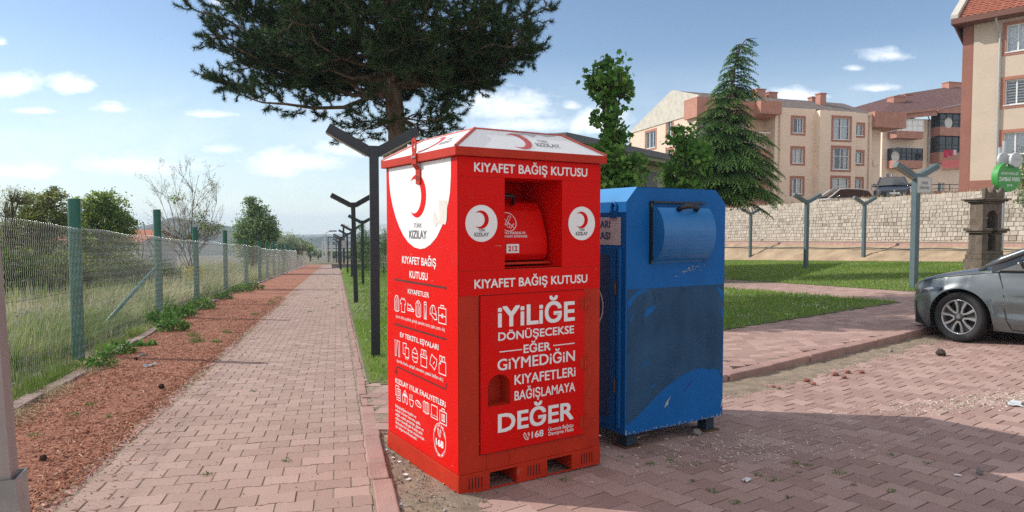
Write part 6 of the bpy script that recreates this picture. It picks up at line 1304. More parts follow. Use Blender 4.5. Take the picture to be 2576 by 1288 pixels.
    p = MB(); c_ = O(sxa(2327), -.15); p.tube([(*c_[:2], 2.5), (*c_[:2], z(300, 6)), (*(O(sxa(2292), -1.5)[:2]), z(282, 4))], .07, 8); p.build('downpipe', m_pipe, t)
    for px, py, d, l in ((2243, 398, 76, 'grey satellite dish on the lower left balcony of the terracotta flats'), (2376, 314, 76.5, 'white satellite dish on the upper right balcony of the terracotta flats')): P = at(px, py, d); dish('satellite_dish', l, P, .3, .55)
    P = at(2388, 377, 76.3); lt_ = thing('laundry', 'red and pink laundry hanging from the dark balcony of the terracotta flats', 'laundry', P); mb = MB()
    for i, (x, w_, h_, c) in enumerate(((-.6, .45, .9, 0), (-.1, .5, .7, 0), (.45, .35, .6, 1))): mb.add([(x, -.02, 0), (x+w_, .02, 0), (x+w_*.9, -.03, -h_), (x+.05, .03, -h_*.9)], [(0,1,2,3)], c); mb.add([(x, .02, 0), (x+w_, .06, 0), (x+w_*.9, .04, -h_), (x+.05, .07, -h_*.9)], [(3,2,1,0)], c)
    mb.build('clothes', [mat('red_cloth', (.5, .02, .08), .9), mat('pale_cloth', (.6, .55, .6), .9)], lt_)
    bg_ = thing('blue_gate', 'bright blue sheet metal gate between the two blocks of flats', 'gate', at(2222, 505, 74.)); mb = MB(); mb.box((-.9, -.04, -.9), (.9, .04, 1.9)); mb.build('panel', mat('gate_blue', (.02, .07, .30), .5), bg_); mb = MB()
    for i in range(7): mb.box((-.9+i*.27, -.062, -.9), (-.86+i*.27, -.042, 1.9))
    mb.build('ribs', mat('gate_blue', (.02, .07, .30)), bg_)
flats2()
# --- beige building at the right edge
def flats3():
    t = thing('apartment_building', 'beige building at the right edge with orange tiled roof and terracotta corner', 'building', (0, 0, 0)); fx = np.array([.69, -.724]); fx /= np.hypot(*fx); sx_ = np.array([.724, .69]); C0 = np.array([at(2413, 400, 38.)[0], 38.])
    def sxa(px): k = (px-1288)/FPX; return (k*C0[1]-C0[0])/(fx[0]-k*fx[1])
    O = lambda s, d=0.: np.array([*(C0+fx*s+sx_*d), 0.]); z = lambda py, s: zat(py, (C0+fx*s)[1]); q = lambda s, d, zz: tuple(O(s, d)+np.array([0, 0, zz]))
    sC = sxa(2435); W9 = 9.; wins = []
    for a, b in ((97-33, 132), (202, 265), (335, 390)): s0, s1 = sxa(2516), sxa(2574); wins.append((s0-sC, z(b, s0), s1-s0, z(a, s0)-z(b, s0))); wins.append((s0-sC+3.2, z(b, s0), s1-s0, z(a, s0)-z(b, s0)))
    w = MB(); zt_ = z(30, sC); T_ = facade(w, O(sC), fx, W9-sC, zt_, wins, z0=z(470, sC)); 
    for i, k in enumerate(wins): window(t, T_, *k, 2, 0 if i in (2, 3) else .95, .17, seed=70+i, blinds=i in (2, 3))
    w.add([q(W9, 0, 2), q(W9, 11, 2), q(W9, 11, zt_), q(W9, 0, zt_)], [(0,1,2,3)]); w.build('wall', m_beige, t)
    c = MB()
    def bx_(mb, s0, s1, d0_, d1_, z0_, z1_, mi=0): mb.add([q(s0, d0_, z0_), q(s1, d0_, z0_), q(s1, d1_, z0_), q(s0, d1_, z0_), q(s0, d0_, z1_), q(s1, d0_, z1_), q(s1, d1_, z1_), q(s0, d1_, z1_)], [(0,3,2,1),(4,5,6,7),(0,1,5,4),(1,2,6,5),(2,3,7,6),(3,0,4,7)], mi)
    bx_(c, 0, sC-.004, .05, 11, 1.5, zt_); bx_(c, sC-.004, W9, -.04, -.003, 1.8, z(455, sC)); c.build('corner_pier', mat('rose_plaster', (.30, .13, .095), .92, var=.12, scale=.8, bump=.2, bscale=20, spots=[((.4, .34, .29), 1.5, .68, .06)]), t)
    r = MB(); ze = z(48, sC); s0 = sxa(2388); rise = 4.6
    r.add([q(s0, -.75, ze), q(W9+1, -.75, ze), q(W9+1, 5.5, ze+rise), q(s0, 5.5, ze+rise)], [(0,1,2,3)]); r.add([q(s0, 11.8, ze), q(W9+1, 11.8, ze), q(W9+1, 5.5, ze+rise), q(s0, 5.5, ze+rise)], [(3,2,1,0)])
    roof = r.build('roof', m_rtile, t)
    tl = MB(); n = 34
    for i in range(n):                                    # rows of tiles
        x0 = s0+(W9+1-s0)*i/n; k = 26
        for j in range(k): f0, f1 = j/k, (j+1.12)/k; y0, y1 = -.78+6.25*f0, -.78+6.25*f1; z0_, z1_ = ze+rise*f0+.055, ze+rise*f1+.02; w_ = (W9+1-s0)/n; tl.add([q(x0, y0, z0_-.03), q(x0+w_*.5, y0, z0_+.025), q(x0+w_, y0, z0_-.03), q(x0+w_, y1, z1_-.03), q(x0+w_*.5, y1, z1_+.025), q(x0, y1, z1_-.03)], [(0,1,4,5), (1,2,3,4)])
    tl.build('roof_tiles', m_rtile, roof)
    e = MB(); bx_(e, s0, W9+1, -.85, -.755, ze-.28, ze+.02); bx_(e, s0, W9+1, -.75, .3, ze-.30, ze-.26); e.build('eaves', mat('brown_eaves', (.16, .065, .045), .7, var=.1), t)
    v = MB(); v.add([q(s0-.02, -.85, ze-.05), q(s0-.02, 5.5, ze+rise-.05), q(s0-.02, 5.5, ze+rise+.22), q(s0-.02, -.85, ze+.22), q(s0+.32, -.85, ze-.05), q(s0+.32, 5.5, ze+rise-.05), q(s0+.32, 5.5, ze+rise+.22), q(s0+.32, -.85, ze+.22)], [(0,1,2,3), (4,7,6,5), (3,2,6,7), (0,3,7,4)]); v.build('verge', mat('verge_stone', (.50, .47, .41), .8, var=.1), t)
    g = MB(); g.add([q(s0+.05, -.7, ze-.27), q(s0+.05, 11, ze-.27), q(s0+.05, 5.5, ze+rise-.1), q(0, .0, z(113, 0)), q(0, 11, z(113, 0))], [(0,2,1), (0,1,4,3)]); g.build('soffit', m_terra2, t)
    p = MB(); c_ = O(sxa(2501), -.09); p.tube([(*c_[:2], 2.6), (*c_[:2], ze-1.0), (*O(sxa(2496), -.6)[:2], ze-.45), (*O(sxa(2496), -.7)[:2], ze-.2)], .055, 10); p.build('downpipe', m_pipe, t)
    cy_ = thing('porch_canopy', 'small maroon tiled canopy beside the terracotta corner', 'canopy', at(2400, 420, 46.)); mb = MB(); mb.add([(-1.3, -.8, -.15), (1.2, -.8, .0), (1.2, .8, .55), (-.3, .8, .5)], [(0,1,2,3)]); mb.add([(-1.3, -.8, -.32), (1.2, -.8, -.2), (1.2, -.8, -.005), (-1.3, -.8, -.155)], [(0,1,2,3)], 1); mb.add([(1.2, -.8, -.2), (1.2, .8, .3), (1.2, .8, .545), (1.2, -.8, -.005)], [(0,1,2,3)], 1); mb.build('canopy_roof', [mat('maroon_sheet', (.28, .06, .05), .7), mat('cream_trim', (.5, .44, .36), .8)], cy_)
    lw = thing('garden_wall', 'low terracotta wall with iron railing below the terracotta flats', 'wall', at(2370, 500, 52.)); mb = MB(); mb.box((-3.4, 0, -1.6), (3.2, .25, .5)); mb.build('masonry', m_terra, lw); mb = MB(); mb.box((-3.4, .1, 1.05), (3.2, .14, 1.1)); mb.box((-3.4, .1, .75), (3.2, .14, .78))
    for i in range(9): mb.box((-3.4+i*.8, .1, .5), (-3.36+i*.8, .14, 1.05))
    mb.build('railing', m_iron, lw)
flats3()
# --- low park building behind the maples
def kiosk():
    t = thing('park_building', 'low pale green building with wide grey sloping roof edge behind the maples', 'building', (0, 0, 0)); a = at(1426, 332, 22.); b = at(1745, 405, 31.); d = (b-a)[:2]; L = np.hypot(*d); d /= L; nn = np.array([-d[1], d[0]]); z1 = float(a[2])
    q = lambda s, o, z: tuple(np.array([*(a[:2]+d*s+nn*o), z])); mb = MB(); ev = .9
    def bx_(mb, s0, s1, o0, o1, z0_, z1_): mb.add([q(s0, o0, z0_), q(s1, o0, z0_), q(s1, o1, z0_), q(s0, o1, z0_), q(s0, o0, z1_), q(s1, o0, z1_), q(s1, o1, z1_), q(s0, o1, z1_)], [(0,3,2,1),(4,5,6,7),(0,1,5,4),(1,2,6,5),(2,3,7,6),(3,0,4,7)])
    g0 = -.7; bx_(mb, ev, L, ev, 7.5, g0, z1-.42); mb.build('wall', mat('pale_green_render', (.34, .35, .22), .9, var=.08, scale=.8, bump=.2, bscale=30), t)
    mb = MB(); bx_(mb, 0, L+.6, 0, 8.4, z1-.26, z1); mb.build('roof_edge', mat('grey_fascia', (.09, .10, .105), .5, var=.1), t, bevel=.02); mb = MB(); bx_(mb, .06, L+.5, .06, 8.3, z1-.40, z1-.262); mb.build('soffit', mat('green_soffit', (.24, .25, .14), .9, var=.1), t)
    mb = MB(); mb.add([q(.1, .1, z1+.002), q(L+.5, .1, z1+.002), q(L+.5, 8.3, z1+.3), q(.1, 8.3, z1+.3)], [(0,1,2,3)]); mb.build('roof', mat('grey_sheet_roof', (.16, .17, .18), .6, var=.1), t)
    mb = MB(); T_ = lambda s, z, o: q(s, ev-o, z); mb.prism(rect(L-3.2, .4, L-2.0, z1-.7), T_, .002, .05); mb.build('door', mat('grey_fascia', (.09, .1, .1)), t)
kiosk()
# --- house in the field
def house():
    B = fstand(318, 47); t = thing('field_house', 'white single storey house with orange tiled roof beyond the fence', 'house', B); s = 45/FPX; w = MB(); ww = [(2.6, .7, 1.2, 1.1), (5.0, .7, 1.2, 1.1)]
    z1 = zat(604, 47)-B[2]; z2 = zat(582, 49)-B[2]; w.add([(-6., 0, -.5), (-6., 5, -.5), (-6., 5, z1), (-6., 2.5, z2), (-6., 0, z1)], [(0,1,2,3,4)]); T_ = facade(w, (-6., 0, 0), (1, 0), 7., z1, ww, z0=-.5); w.add([(1., 0, -.5), (1., 5, -.5), (1., 5, z1), (1., 2.5, z2), (1., 0, z1)], [(0,1,2,3,4)])
    w.build('wall', mat('white_render', (.55, .55, .54), .9, var=.08), t)
    for i, k in enumerate(ww): window(t, T_, *k, 2, .6, 0, seed=90+i)
    r = MB(); r.add([(-6.3, -.4, z1-.12), (1.3, -.4, z1-.12), (1.3, 2.5, z2+.1), (-6.3, 2.5, z2+.1), (1.3, 5.4, z1-.12), (-6.3, 5.4, z1-.12)], [(0,1,2,3), (3,2,4,5)]); r.build('roof', mat('orange_roof', (.36, .13, .07), .85, var=.3, scale=5, bump=.8, bscale=10), t)
house()
# ------------------------------------------------------------------ cars
def make_car(label, P, heading, paint, L=4.57, hw=.90, hood=.88, roof=1.45, r_w=.325, wheels=True, plate=None, fx_=(.85, 3.55), ground=0., suv=False):
    t = thing('parked_car', label, 'car', P, math.atan2(-heading[1], -heading[0]))   # local x runs from the nose to the tail, y>0 is the far (right) side
    nose = [(0, .42), (.02, .55), (.06, .655), (.13, .735), (.22, .795), (.36, .85), (.55, .885), (.85, .90), (1.4, .90), (3.4, .90), (3.9, .885), (4.3, .83), (4.5, .74), (4.57, .62)]
    kx = L/4.57; W_ = lambda x: interp(x/kx, nose)*hw/.9
    ztop = lambda x: interp(x/kx, [(0, .56), (.03, .62), (.09, .675), (.2, .735), (.4, .80), (.7, .86), (1.0, .91), (1.25, .945), (1.6, .96), (3.6, 1.0), (4.1, 1.02), (4.5, 1.0), (4.57, .92)])*hood/.88
    zsh = lambda x: interp(x/kx, [(0, .54), (.05, .62), (.2, .695), (.5, .76), (.9, .82), (1.3, .865), (2, .885), (3.5, .93), (4.3, .95), (4.57, .86)])*hood/.88
    def zb(x):
        z = interp(x/kx, [(0, .24), (.1, .20), (.4, .19), (1.2, .20), (3.2, .21), (4.2, .24), (4.57, .34)])
        for xw in fx_:
            d = abs(x-xw)
            if d < .37*r_w/.325: z = max(z, r_w+math.sqrt((.37*r_w/.325)**2-d*d)-.0)
        return z
    def Y(x, z):                                          # half width at height z
        w = W_(x); zs = zsh(x)
        y = w-.09*np.clip((z-.60)/.34, 0, 1)**1.8-.075*np.clip((.46-z)/.28, 0, 1)**2
        if 1.0 < x < L-.6:
            k = min(1, (x-1.0)/.4); y += k*(.012*math.exp(-((z-.735)/.022)**2)-.010*math.exp(-((z-.66)/.06)**2)+.022*math.exp(-((z-.36)/.035)**2)-.018*math.exp(-((z-.46)/.07)**2))
        for xw in fx_:
            d = math.hypot(x-xw, z-r_w); y += .014*math.exp(-((d-.38)/.05)**2)
        return y
    xs = sorted(set(list(np.linspace(0, .5, 26))+list(np.linspace(.5, L, 110))+[q for xw in fx_ for q in np.linspace(xw-.372, xw+.372, 44)])); xs = [x for x in xs if 0 <= x <= L]
    ns, nt = 15, 7; ring = []
    for x in xs:
        b, zs = zb(x), zsh(x); zt_ = ztop(x); s = []
        for i in range(ns+1):
            z = b+(zs-b)*i/ns; s.append((Y(x, z), z))
        y0 = s[-1][0]
        for i in range(1, nt+1):
            c = 1-i/nt; s.append((y0*math.sin(c*math.pi/2)**.9 if c > 0 else 0., zs+(zt_-zs)*(1-c**2.4)))
        s = [(max(.0, y), z) for y, z in s]; ring.append([(-y, z) for y, z in s]+[(y, z) for y, z in s[-2::-1]])
    m = len(ring[0]); V = [(x, y, z) for x, rg in zip(xs, ring) for y, z in rg]; F = [(i*m+j, i*m+j+1, (i+1)*m+j+1, (i+1)*m+j) for i in range(len(xs)-1) for j in range(m-1)]
    b = MB(); b.add(V, F); n0 = len(xs)-1; b.add([V[j] for j in range(m)], [tuple(range(m))]); b.add([V[n0*m+j] for j in range(m)], [tuple(range(m))[::-1]]); body = b.build('body', paint, t, smooth=True)
    u = MB(); u.box((.12, -hw+.16, .19), (L-.12, hw-.16, .5)); u.build('underbody', m_dark, t)
    S = lambda x, z, d=.004, sd=-1: (x, sd*(Y(x, z)+d), z)
    def patch(name, m_, xa, xb, lo, hi, par, d=.004, sides=(-1, 1), n=16, k=6):
        for sd in sides:
            p = MB(); vs = []
            for i in range(n+1):
                x = xa+(xb-xa)*i/n; l, h = lo(i/n), hi(i/n); vs += [S(x, l+(h-l)*j/k, d, sd) for j in range(k+1)]
            p.add(vs, [(i*(k+1)+j, i*(k+1)+j+1, (i+1)*(k+1)+j+1, (i+1)*(k+1)+j) for i in range(n) for j in range(k)]); yield p.build(name, m_, par, smooth=True)
    m_lamp = mat('headlight_glass', (.30, .33, .35), .06, var=.4, scale=14, coat=1.); m_seam = mat('panel_gap', (.008, .008, .009), .8)
    for hl in patch('headlight', mat('headlight_black', (.02, .022, .025), .08, var=.2, coat=1.), .045, .52, lambda f: .585+.10*f, lambda f: .64+.105*f-.02*f*f+.02*math.sin(f*3.1), t):
        q = MB(); sd = -1 if hl.data.vertices[0].co.y < 0 else 1
        q.add([S(x, z, .007, sd) for x, z in ((.08, .605), (.2, .625), (.33, .675), (.42, .705), (.36, .72), (.24, .685), (.1, .64))], [tuple(range(7))]); q.build('lens', m_lamp, hl)
    g = MB(); g.ribbon([(x, zsh(x)-.005) for x in np.linspace(.10, 1.28, 18)], .008, lambda x, z, d: S(x, z, d), .003)
    xd = (fx_[0]+.51)*kx; dl = [(xd-.10, zsh(1.3)), (xd-.02, .78), (xd+.0, .66), (xd+.01, .5), (xd+.04, .36), (xd+.09, .235)]
    g.ribbon(dl, .009, lambda x, z, d: S(x, z, d), .003); g.ribbon([(.52, .70), (.60, .655), (.66, .62)], .008, lambda x, z, d: S(x, z, d), .003)
    g.ribbon([(xd+.09, .235), (2.5, .235), (3.1, .25)], .008, lambda x, z, d: S(x, z, d), .003); g.ribbon([(2.45, zsh(2.4)), (2.47, .6), (2.45, .24)], .009, lambda x, z, d: S(x, z, d), .003); g.build('panel_gaps', m_seam, body)
    # greenhouse
    st = [(1.08, .80, .945*hood/.88), (1.88, .64, roof-.06), (2.35, .60, roof), (3.0, .59, roof-.01), (3.45, .60, roof-.10), (4.05, .72, 1.02)] if not suv else [(1.0, .80, .96), (1.75, .66, roof-.05), (2.3, .62, roof), (3.3, .61, roof-.03), (3.9, .62, roof-.12), (4.2, .72, 1.0)]
    st = [(x*kx, y*hw/.9, z) for x, y, z in st]; zb0 = lambda x: zsh(x)-.01; G_ = MB(); k = len(st); vs = []
    base = [(x, hw-.085, zb0(x)) for x, y, z in st]
    for (x, y, z), (bx_, by, bz) in zip(st, base): vs += [(bx_, -by, bz), (x, -y, z), (x, 0, z+.035), (x, y, z), (bx_, by, bz)]
    sidef = [(i*5, (i+1)*5, (i+1)*5+1, i*5+1) for i in range(k-1)]+[(i*5+3, (i+1)*5+3, (i+1)*5+4, i*5+4) for i in range(k-1)]; topf = [(i*5+1, (i+1)*5+1, (i+1)*5+2, i*5+2) for i in range(k-1)]+[(i*5+2, (i+1)*5+2, (i+1)*5+3, i*5+3) for i in range(k-1)]
    G_.add(vs, sidef+[topf[0], topf[k-1], topf[k-2], topf[2*k-3]]); G_.build('windows', mat('car_glass', (.012, .015, .016), .04, var=.1, spec=.7, coat=.5), t)
    R2 = MB(); R2.add([(x, y, z+.006) for x, y, z in vs], [topf[i] for i in range(1, k-2)]+[topf[k-1+i] for i in range(1, k-2)]); R2.build('roof', paint, t, smooth=True)
    pl = MB()
    for sd in (-1, 1):
        pl.tube([(st[0][0]-.16, sd*(hw-.13), zsh(1.1)+.02), (st[0][0]+.12, sd*(st[0][1]-.02), st[0][2]+.06), (st[1][0], sd*st[1][1], st[1][2]+.004), (st[2][0], sd*st[2][1], st[2][2]+.006), (st[3][0], sd*st[3][1], st[3][2]), (st[4][0], sd*st[4][1], st[4][2]), (st[5][0], sd*st[5][1], st[5][2])], [.02, .045, .042, .035, .035, .045, .06], 8)
    pl.build('pillars', paint, t, smooth=True)
    tr = MB()
    for sd in (-1, 1): tr.tube([(1.18*kx, sd*(hw-.075), zsh(1.2)+.012), (2.4*kx, sd*(hw-.075), zsh(2.4)+.012), (3.6*kx, sd*(hw-.075), zsh(3.6)+.012)], .010, 5)
    tr.build('belt_trim', m_black, t)
    qt = MB()
    for sd in (-1, 1): qt.add([(1.12*kx, sd*(hw-.078), zsh(1.1)+.01), (1.68*kx, sd*(hw-.078), zsh(1.6)+.012), (1.62*kx, sd*(hw-.15), zsh(1.7)+.20)], [(0,1,2)])
    qt.build('mirror_sail', m_black, t)
    for sd in (-1, 1):
        mi_ = MB(); mx, my, mz = 1.52*kx, sd*(hw+.075), zsh(1.5)+.115; prof = [(0, -.13), (.055, -.115), (.085, -.05), (.09, .05), (.07, .12), (0, .135)]
        mi_.lathe(prof, 12, T=lambda x, y, z, c=(mx, my, mz): (c[0]+x*.75+abs(z)*.1, c[1]+z, c[2]+y)); mi_.box((mx-.03, min(my, my-sd*.16), mz-.09), (mx+.05, max(my, my-sd*.16), mz-.045)); mo = mi_.build('mirror', mat('gloss_black', (.01, .01, .011), .12, coat=.8), t, smooth=True)
        s2 = MB(); s2.tube([(mx-.069, my-sd*.10, mz+.0), (mx-.072, my+sd*.02, mz-.002), (mx-.058, my+sd*.105, mz-.0)], .011, 6); s2.build('mirror_indicator', mat('indicator_clear', (.6, .62, .64), .2), mo)
    for i, xw in enumerate(fx_):
        for sd in (-1, 1):
            wo = thing('w', None, None); tr_ = MB(); yc = sd*(hw-.125); st_ = math.radians(9) if i == 0 else 0
            ca, sa = math.cos(st_), math.sin(st_)
            TW = lambda a, z, w: (xw+a*ca+sd*w*sa*1., yc+sd*w*ca-a*sa*(1), r_w+z)
            def ring_(mb, prof, n=48, mi=0):
                vs = [TW(r*math.cos(2*math.pi*j/n), r*math.sin(2*math.pi*j/n), w) for r, w in prof for j in range(n)]; mb.add(vs, [(a*n+j, a*n+(j+1) % n, (a+1)*n+(j+1) % n, (a+1)*n+j) for a in range(len(prof)-1) for j in range(n)], mi)
            rr = r_w; ring_(tr_, [(rr*.69, .085), (rr*.72, .10), (rr*.80, .112), (rr*.90, .112), (rr*.965, .098), (rr, .065), (rr, -.09), (rr*.95, -.115), (rr*.69, -.11)])
            bpy.data.objects.remove(wo); wheel = tr_.build('wheel', mat('tyre_rubber', (.014, .014, .015), .75, var=.2, scale=20, bump=.3, bscale=120), t, smooth=True)
            gr = MB()
            for j in range(54):
                a0 = 2*math.pi*j/54
                gr.add([TW(rr*1.0015*math.cos(a0+da), rr*1.0015*math.sin(a0+da), w) for da, w in ((0, .066), (.02, .066), (.06, .02), (.04, .02))], [(0,1,2,3)])
            gr.build('tread', m_dark, wheel)
            rm = MB(); ring_(rm, [(rr*.70, .088), (rr*.685, .096), (rr*.655, .090), (rr*.63, .06), (rr*.62, -.08)], mi=0); rim = rm.build('rim', mat('alloy', (.42, .42, .43), .28, metal=.75, var=.1), wheel, smooth=True)
            dk = MB(); dk.add([TW(rr*.62*math.cos(q), rr*.62*math.sin(q), .012) for q in np.linspace(0, 2*math.pi, 33)[:-1]], [tuple(range(32))]); dk.build('brake_disc', mat('brake_dark', (.02, .02, .021), .6, metal=.3), wheel)
            sp_ = MB(); dkk = MB()
            for j in range(5):
                a0 = 2*math.pi*j/5+.22
                for sg_ in (-1, 1):                       # five twin spokes: two machined blades, dark pocket between
                    def pt(r, o): return (r*math.cos(a0)-o*math.sin(a0), r*math.sin(a0)+o*math.cos(a0))
                    q = [pt(rr*.13, sg_*.012), pt(rr*.40, sg_*.024), pt(rr*.655, sg_*.050), pt(rr*.655, sg_*.092), pt(rr*.60, sg_*.084), pt(rr*.34, sg_*.044), pt(rr*.15, sg_*.040)]
                    if sg_ < 0: q = q[::-1]
                    sp_.prism(q, lambda a, b, d: TW(a, b, d), .045, .086 if True else 0)
                q = [pt(rr*.2, -.014), pt(rr*.655, -.048), pt(rr*.655, .048), pt(rr*.2, .014)]; dkk.add([TW(a, b, .05) for a, b in q], [(0,1,2,3)])
            sp_.build('spokes', mat('alloy', (.42, .42, .43)), rim); dkk.build('spoke_pockets', mat('alloy_grey', (.05, .05, .052), .5, metal=.3), rim)
            hb_ = MB(); ring_(hb_, [(0.001, .098), (.030, .098), (.036, .094), (.060, .086), (.062, .05)], 24); hub = hb_.build('hub_cap', mat('alloy_grey', (.05, .05, .052)), rim, smooth=True)
            lg_ = MB(); TH_ = lambda a, b, d: TW(a, b, d); lg_.ribbon(circ((0, 0), .024, 20, ry=.017), .004, TH_, .0995, True); lg_.ribbon([(-.010, -.011), (-.006, .012)], .005, TH_, .0995); lg_.ribbon([(.006, -.012), (.010, .011)], .005, TH_, .0995); lg_.ribbon([(-.008, -.002), (.008, .002)], .005, TH_, .0995); lg_.build('hub_emblem', m_steel, hub)
            nu = MB()
            for j in range(5): a0 = 2*math.pi*j/5+.22+.63; ring_c = (.062*math.cos(a0)*1.05, .062*math.sin(a0)*1.05); nu.add([TW(ring_c[0]+.010*math.cos(q), ring_c[1]+.010*math.sin(q), .088) for q in np.linspace(0, 2*math.pi, 9)[:-1]], [tuple(range(8))])
            nu.build('wheel_nuts', m_steel, rim)
            wl = MB(); n = 24; A2 = .375*r_w/.325; pts = [(A2*math.cos(q), A2*math.sin(q)) for q in np.linspace(-.35, math.pi+.35, n+1)]
            vs = [(xw+a, sd*(Y(xw+max(-.37, min(.37, a)), min(r_w+abs(c), .7))-.014), r_w+c) for a, c in pts]+[(xw+a, sd*(hw-.45), r_w+c) for a, c in pts]; wl.add(vs, [(j, j+1, n+1+j+1, n+1+j) for j in range(n)]); wl.add([(xw+a, sd*(hw-.45), r_w+c) for a, c in pts], [tuple(range(n+1))]); wl.build('wheel_arch', m_dark, t)
    lip = MB(); vs = []
    for i in range(13): f = i/12; x = .02+.42*abs(1-2*f)**3.2; y = -hw*.86+2*hw*.86*f; vs += [(x-.11, y, .165), (x+.06, y, .195), (x-.11, y, .185)]
    lip.add(vs, [(3*i+a, 3*i+b, 3*i+3+b, 3*i+3+a) for i in range(12) for a, b in ((0, 1), (1, 2), (2, 0))]); lip.build('front_lip', mat('lip_plastic', (.05, .06, .075), .35, var=.2), t)
    gl = MB(); gl.add([(-.004+.35*abs(y/.62)**3*.3, y, z) for y in np.linspace(-.42, .42, 7) for z in (.30, .56)], [(2*i, 2*i+1, 2*i+3, 2*i+2) for i in range(6)]); gl.build('grille', m_black, t)
    if plate:
        n_ = MB(); n_.box((-.022, -.26, .40), (-.012, .26, .51)); np_ = n_.build('number_plate', mat('plate_white', (.75, .75, .75), .4), t); n_ = MB(); put_text(n_, plate, .21, -.20, .425, .06, lambda a, z, d: (-.0225-d, -a*-1, z), .001, .015); n_.build('plate_text', m_black, np_); n_ = MB(); n_.box((-.0235, .225, .402), (-.0222, .258, .508)); n_.build('plate_band', mat('plate_blue', (.02, .06, .4), .5), np_)
        bg2 = MB(); bg2.lathe([(.001, 0), (.05, .0), (.055, -.01)], 12, T=lambda x, y, z: (-.01-z*-1-.01, x, .60+y)); bg2.build('badge', m_steel, t)
    return t
m_carg = mat('grey_metallic', (.098, .112, .117), .28, metal=.4, var=.06, scale=3, coat=1.); m_carb = mat('black_metallic', (.012, .013, .016), .25, metal=.3, var=.05, coat=1.); m_carw = mat('white_paint', (.62, .63, .62), .3, var=.03, coat=1.)
wc = gp(2412, 861, -.06); hd_ = np.array([-math.cos(R_(55)), math.sin(R_(55))]); nl_ = np.array([-math.sin(R_(55)), -math.cos(R_(55))])   # outward normal of the near side
org = wc[:2]+hd_*.74-nl_*(.90-.03)
make_car('dark grey saloon parked nose-in at the kerb on the right', (org[0], org[1], wc[2]+.002), hd_, m_carg, r_w=.337, hood=1.0, roof=1.52, fx_=(.74, 3.48))
P = at(2258, 500, 39.2); make_car('black hatchback facing the wall edge, parked in front of the flats', (P[0]-.2, P[1]-.0, 2.72), np.array([-.42, -.91]), m_carb, L=4.2, hw=.88, roof=1.50, plate='50 FA 307', fx_=(.82, 3.42), r_w=.31)
P = at(2117, 524, 47.); make_car('white hatchback mostly hidden behind the top of the stone wall', (P[0]-2.1, P[1], 2.30), np.array([-.99, -.05]), m_carw, L=4.3, hw=.88, roof=1.52, fx_=(.82, 3.42), r_w=.31, suv=True)

# ------------------------------------------------------------------ fountain, park sign
m_basalt = mat('brown_stone', (.135, .105, .08), .95, var=.35, scale=5, bump=.9, bscale=28, spots=[((.05, .04, .033), 9, .62, .12), ((.22, .19, .15), 22, .68, .08)])
def fountain():
    d = 21.5; P = at(2476, 665, d); g = Gxy(P[0], P[1])+.05; t = thing('drinking_fountain', 'carved brown stone drinking fountain with arched niche and cornices', 'fountain', (P[0], P[1], g), R_(11)); t.scale = (.86, .85, 1); s = d/FPX
    z = lambda py: zat(py, d)-g
    b = MB(); b.box((-.52, -.41, -.1), (.52, .41, z(652))); b.box((-.49, -.37, z(652)+.002), (.49, .37, z(640))); b.box((-.46, -.34, z(640)+.002), (.46, .34, z(630))); b.build('base', m_basalt, t, bevel=.02)
    p = MB(); zt_ = z(586); zl = z(630)+.002
    for x0, x1 in ((-.42, -.16), (.16, .42)): p.box((x0, -.30, zl), (x1, .30, zt_))
    p.box((-.158, .10, zl), (.158, .30, zt_)); p.build('pedestal', m_basalt, t, bevel=.01)
    c = MB()
    for x0, x1 in ((-.53, -.14), (.14, .53)):
        c.box((x0, -.40, zt_+.002), (x1, .33, zt_+.06)); c.box((x0-.06, -.46, zt_+.062), (x1+(.06 if x1 > .3 else 0), .38, zt_+.14))
    c.build('lower_cornice', m_basalt, t, bevel=.02)
    u = MB(); z0 = zt_+.142; z1 = z(512); n = 12; T_ = lambda a, zz, y: (a, y, zz); ar = .23; zs = z1-.48
    for x0, x1 in ((-.40, -ar), (ar, .40)): u.box((x0, -.28, z0), (x1, .28, z1))
    arc = [(ar*math.cos(q), zs+ar*math.sin(q)*1.15) for q in np.linspace(math.pi, 0, n)]; u.prism([(-ar+.001, z1)]+arc+[(ar-.001, z1)], T_, -.28, .28); u.box((-ar+.001, .12, z0), (ar-.001, .28, zs+.01)); up_ = u.build('upper_block', m_basalt, t, bevel=.008)
    k = MB(); k.box((-.46, -.34, z1+.002), (.46, .34, z1+.05)); k.box((-.54, -.42, z1+.052), (.54, .42, z1+.10)); k.box((-.60, -.48, z1+.102), (.60, .48, z1+.15)); k.build('upper_cornice', m_basalt, t, bevel=.02)
    e = MB(); zc = z1+.152
    crest = [(-.40, 0), (-.40, .30), (-.32, .34), (-.24, .20), (-.13, .12), (-.05, .32), (.0, .42), (.05, .32), (.13, .12), (.24, .20), (.32, .34), (.40, .30), (.40, 0)]
    e.prism([(a, zc+b) for a, b in crest], T_, -.34, -.20); e.build('crest', m_basalt, t, bevel=.012)
    tp = MB(); tp.tube([(0, .10, z(617)), (0, .02, z(617)), (0, -.02, z(617)-.06)], .018, 8); tp.tube([(0, .03, z(617)), (0, .03, z(617)+.06)], .012, 6); tp.build('tap', m_steel, t)
fountain()
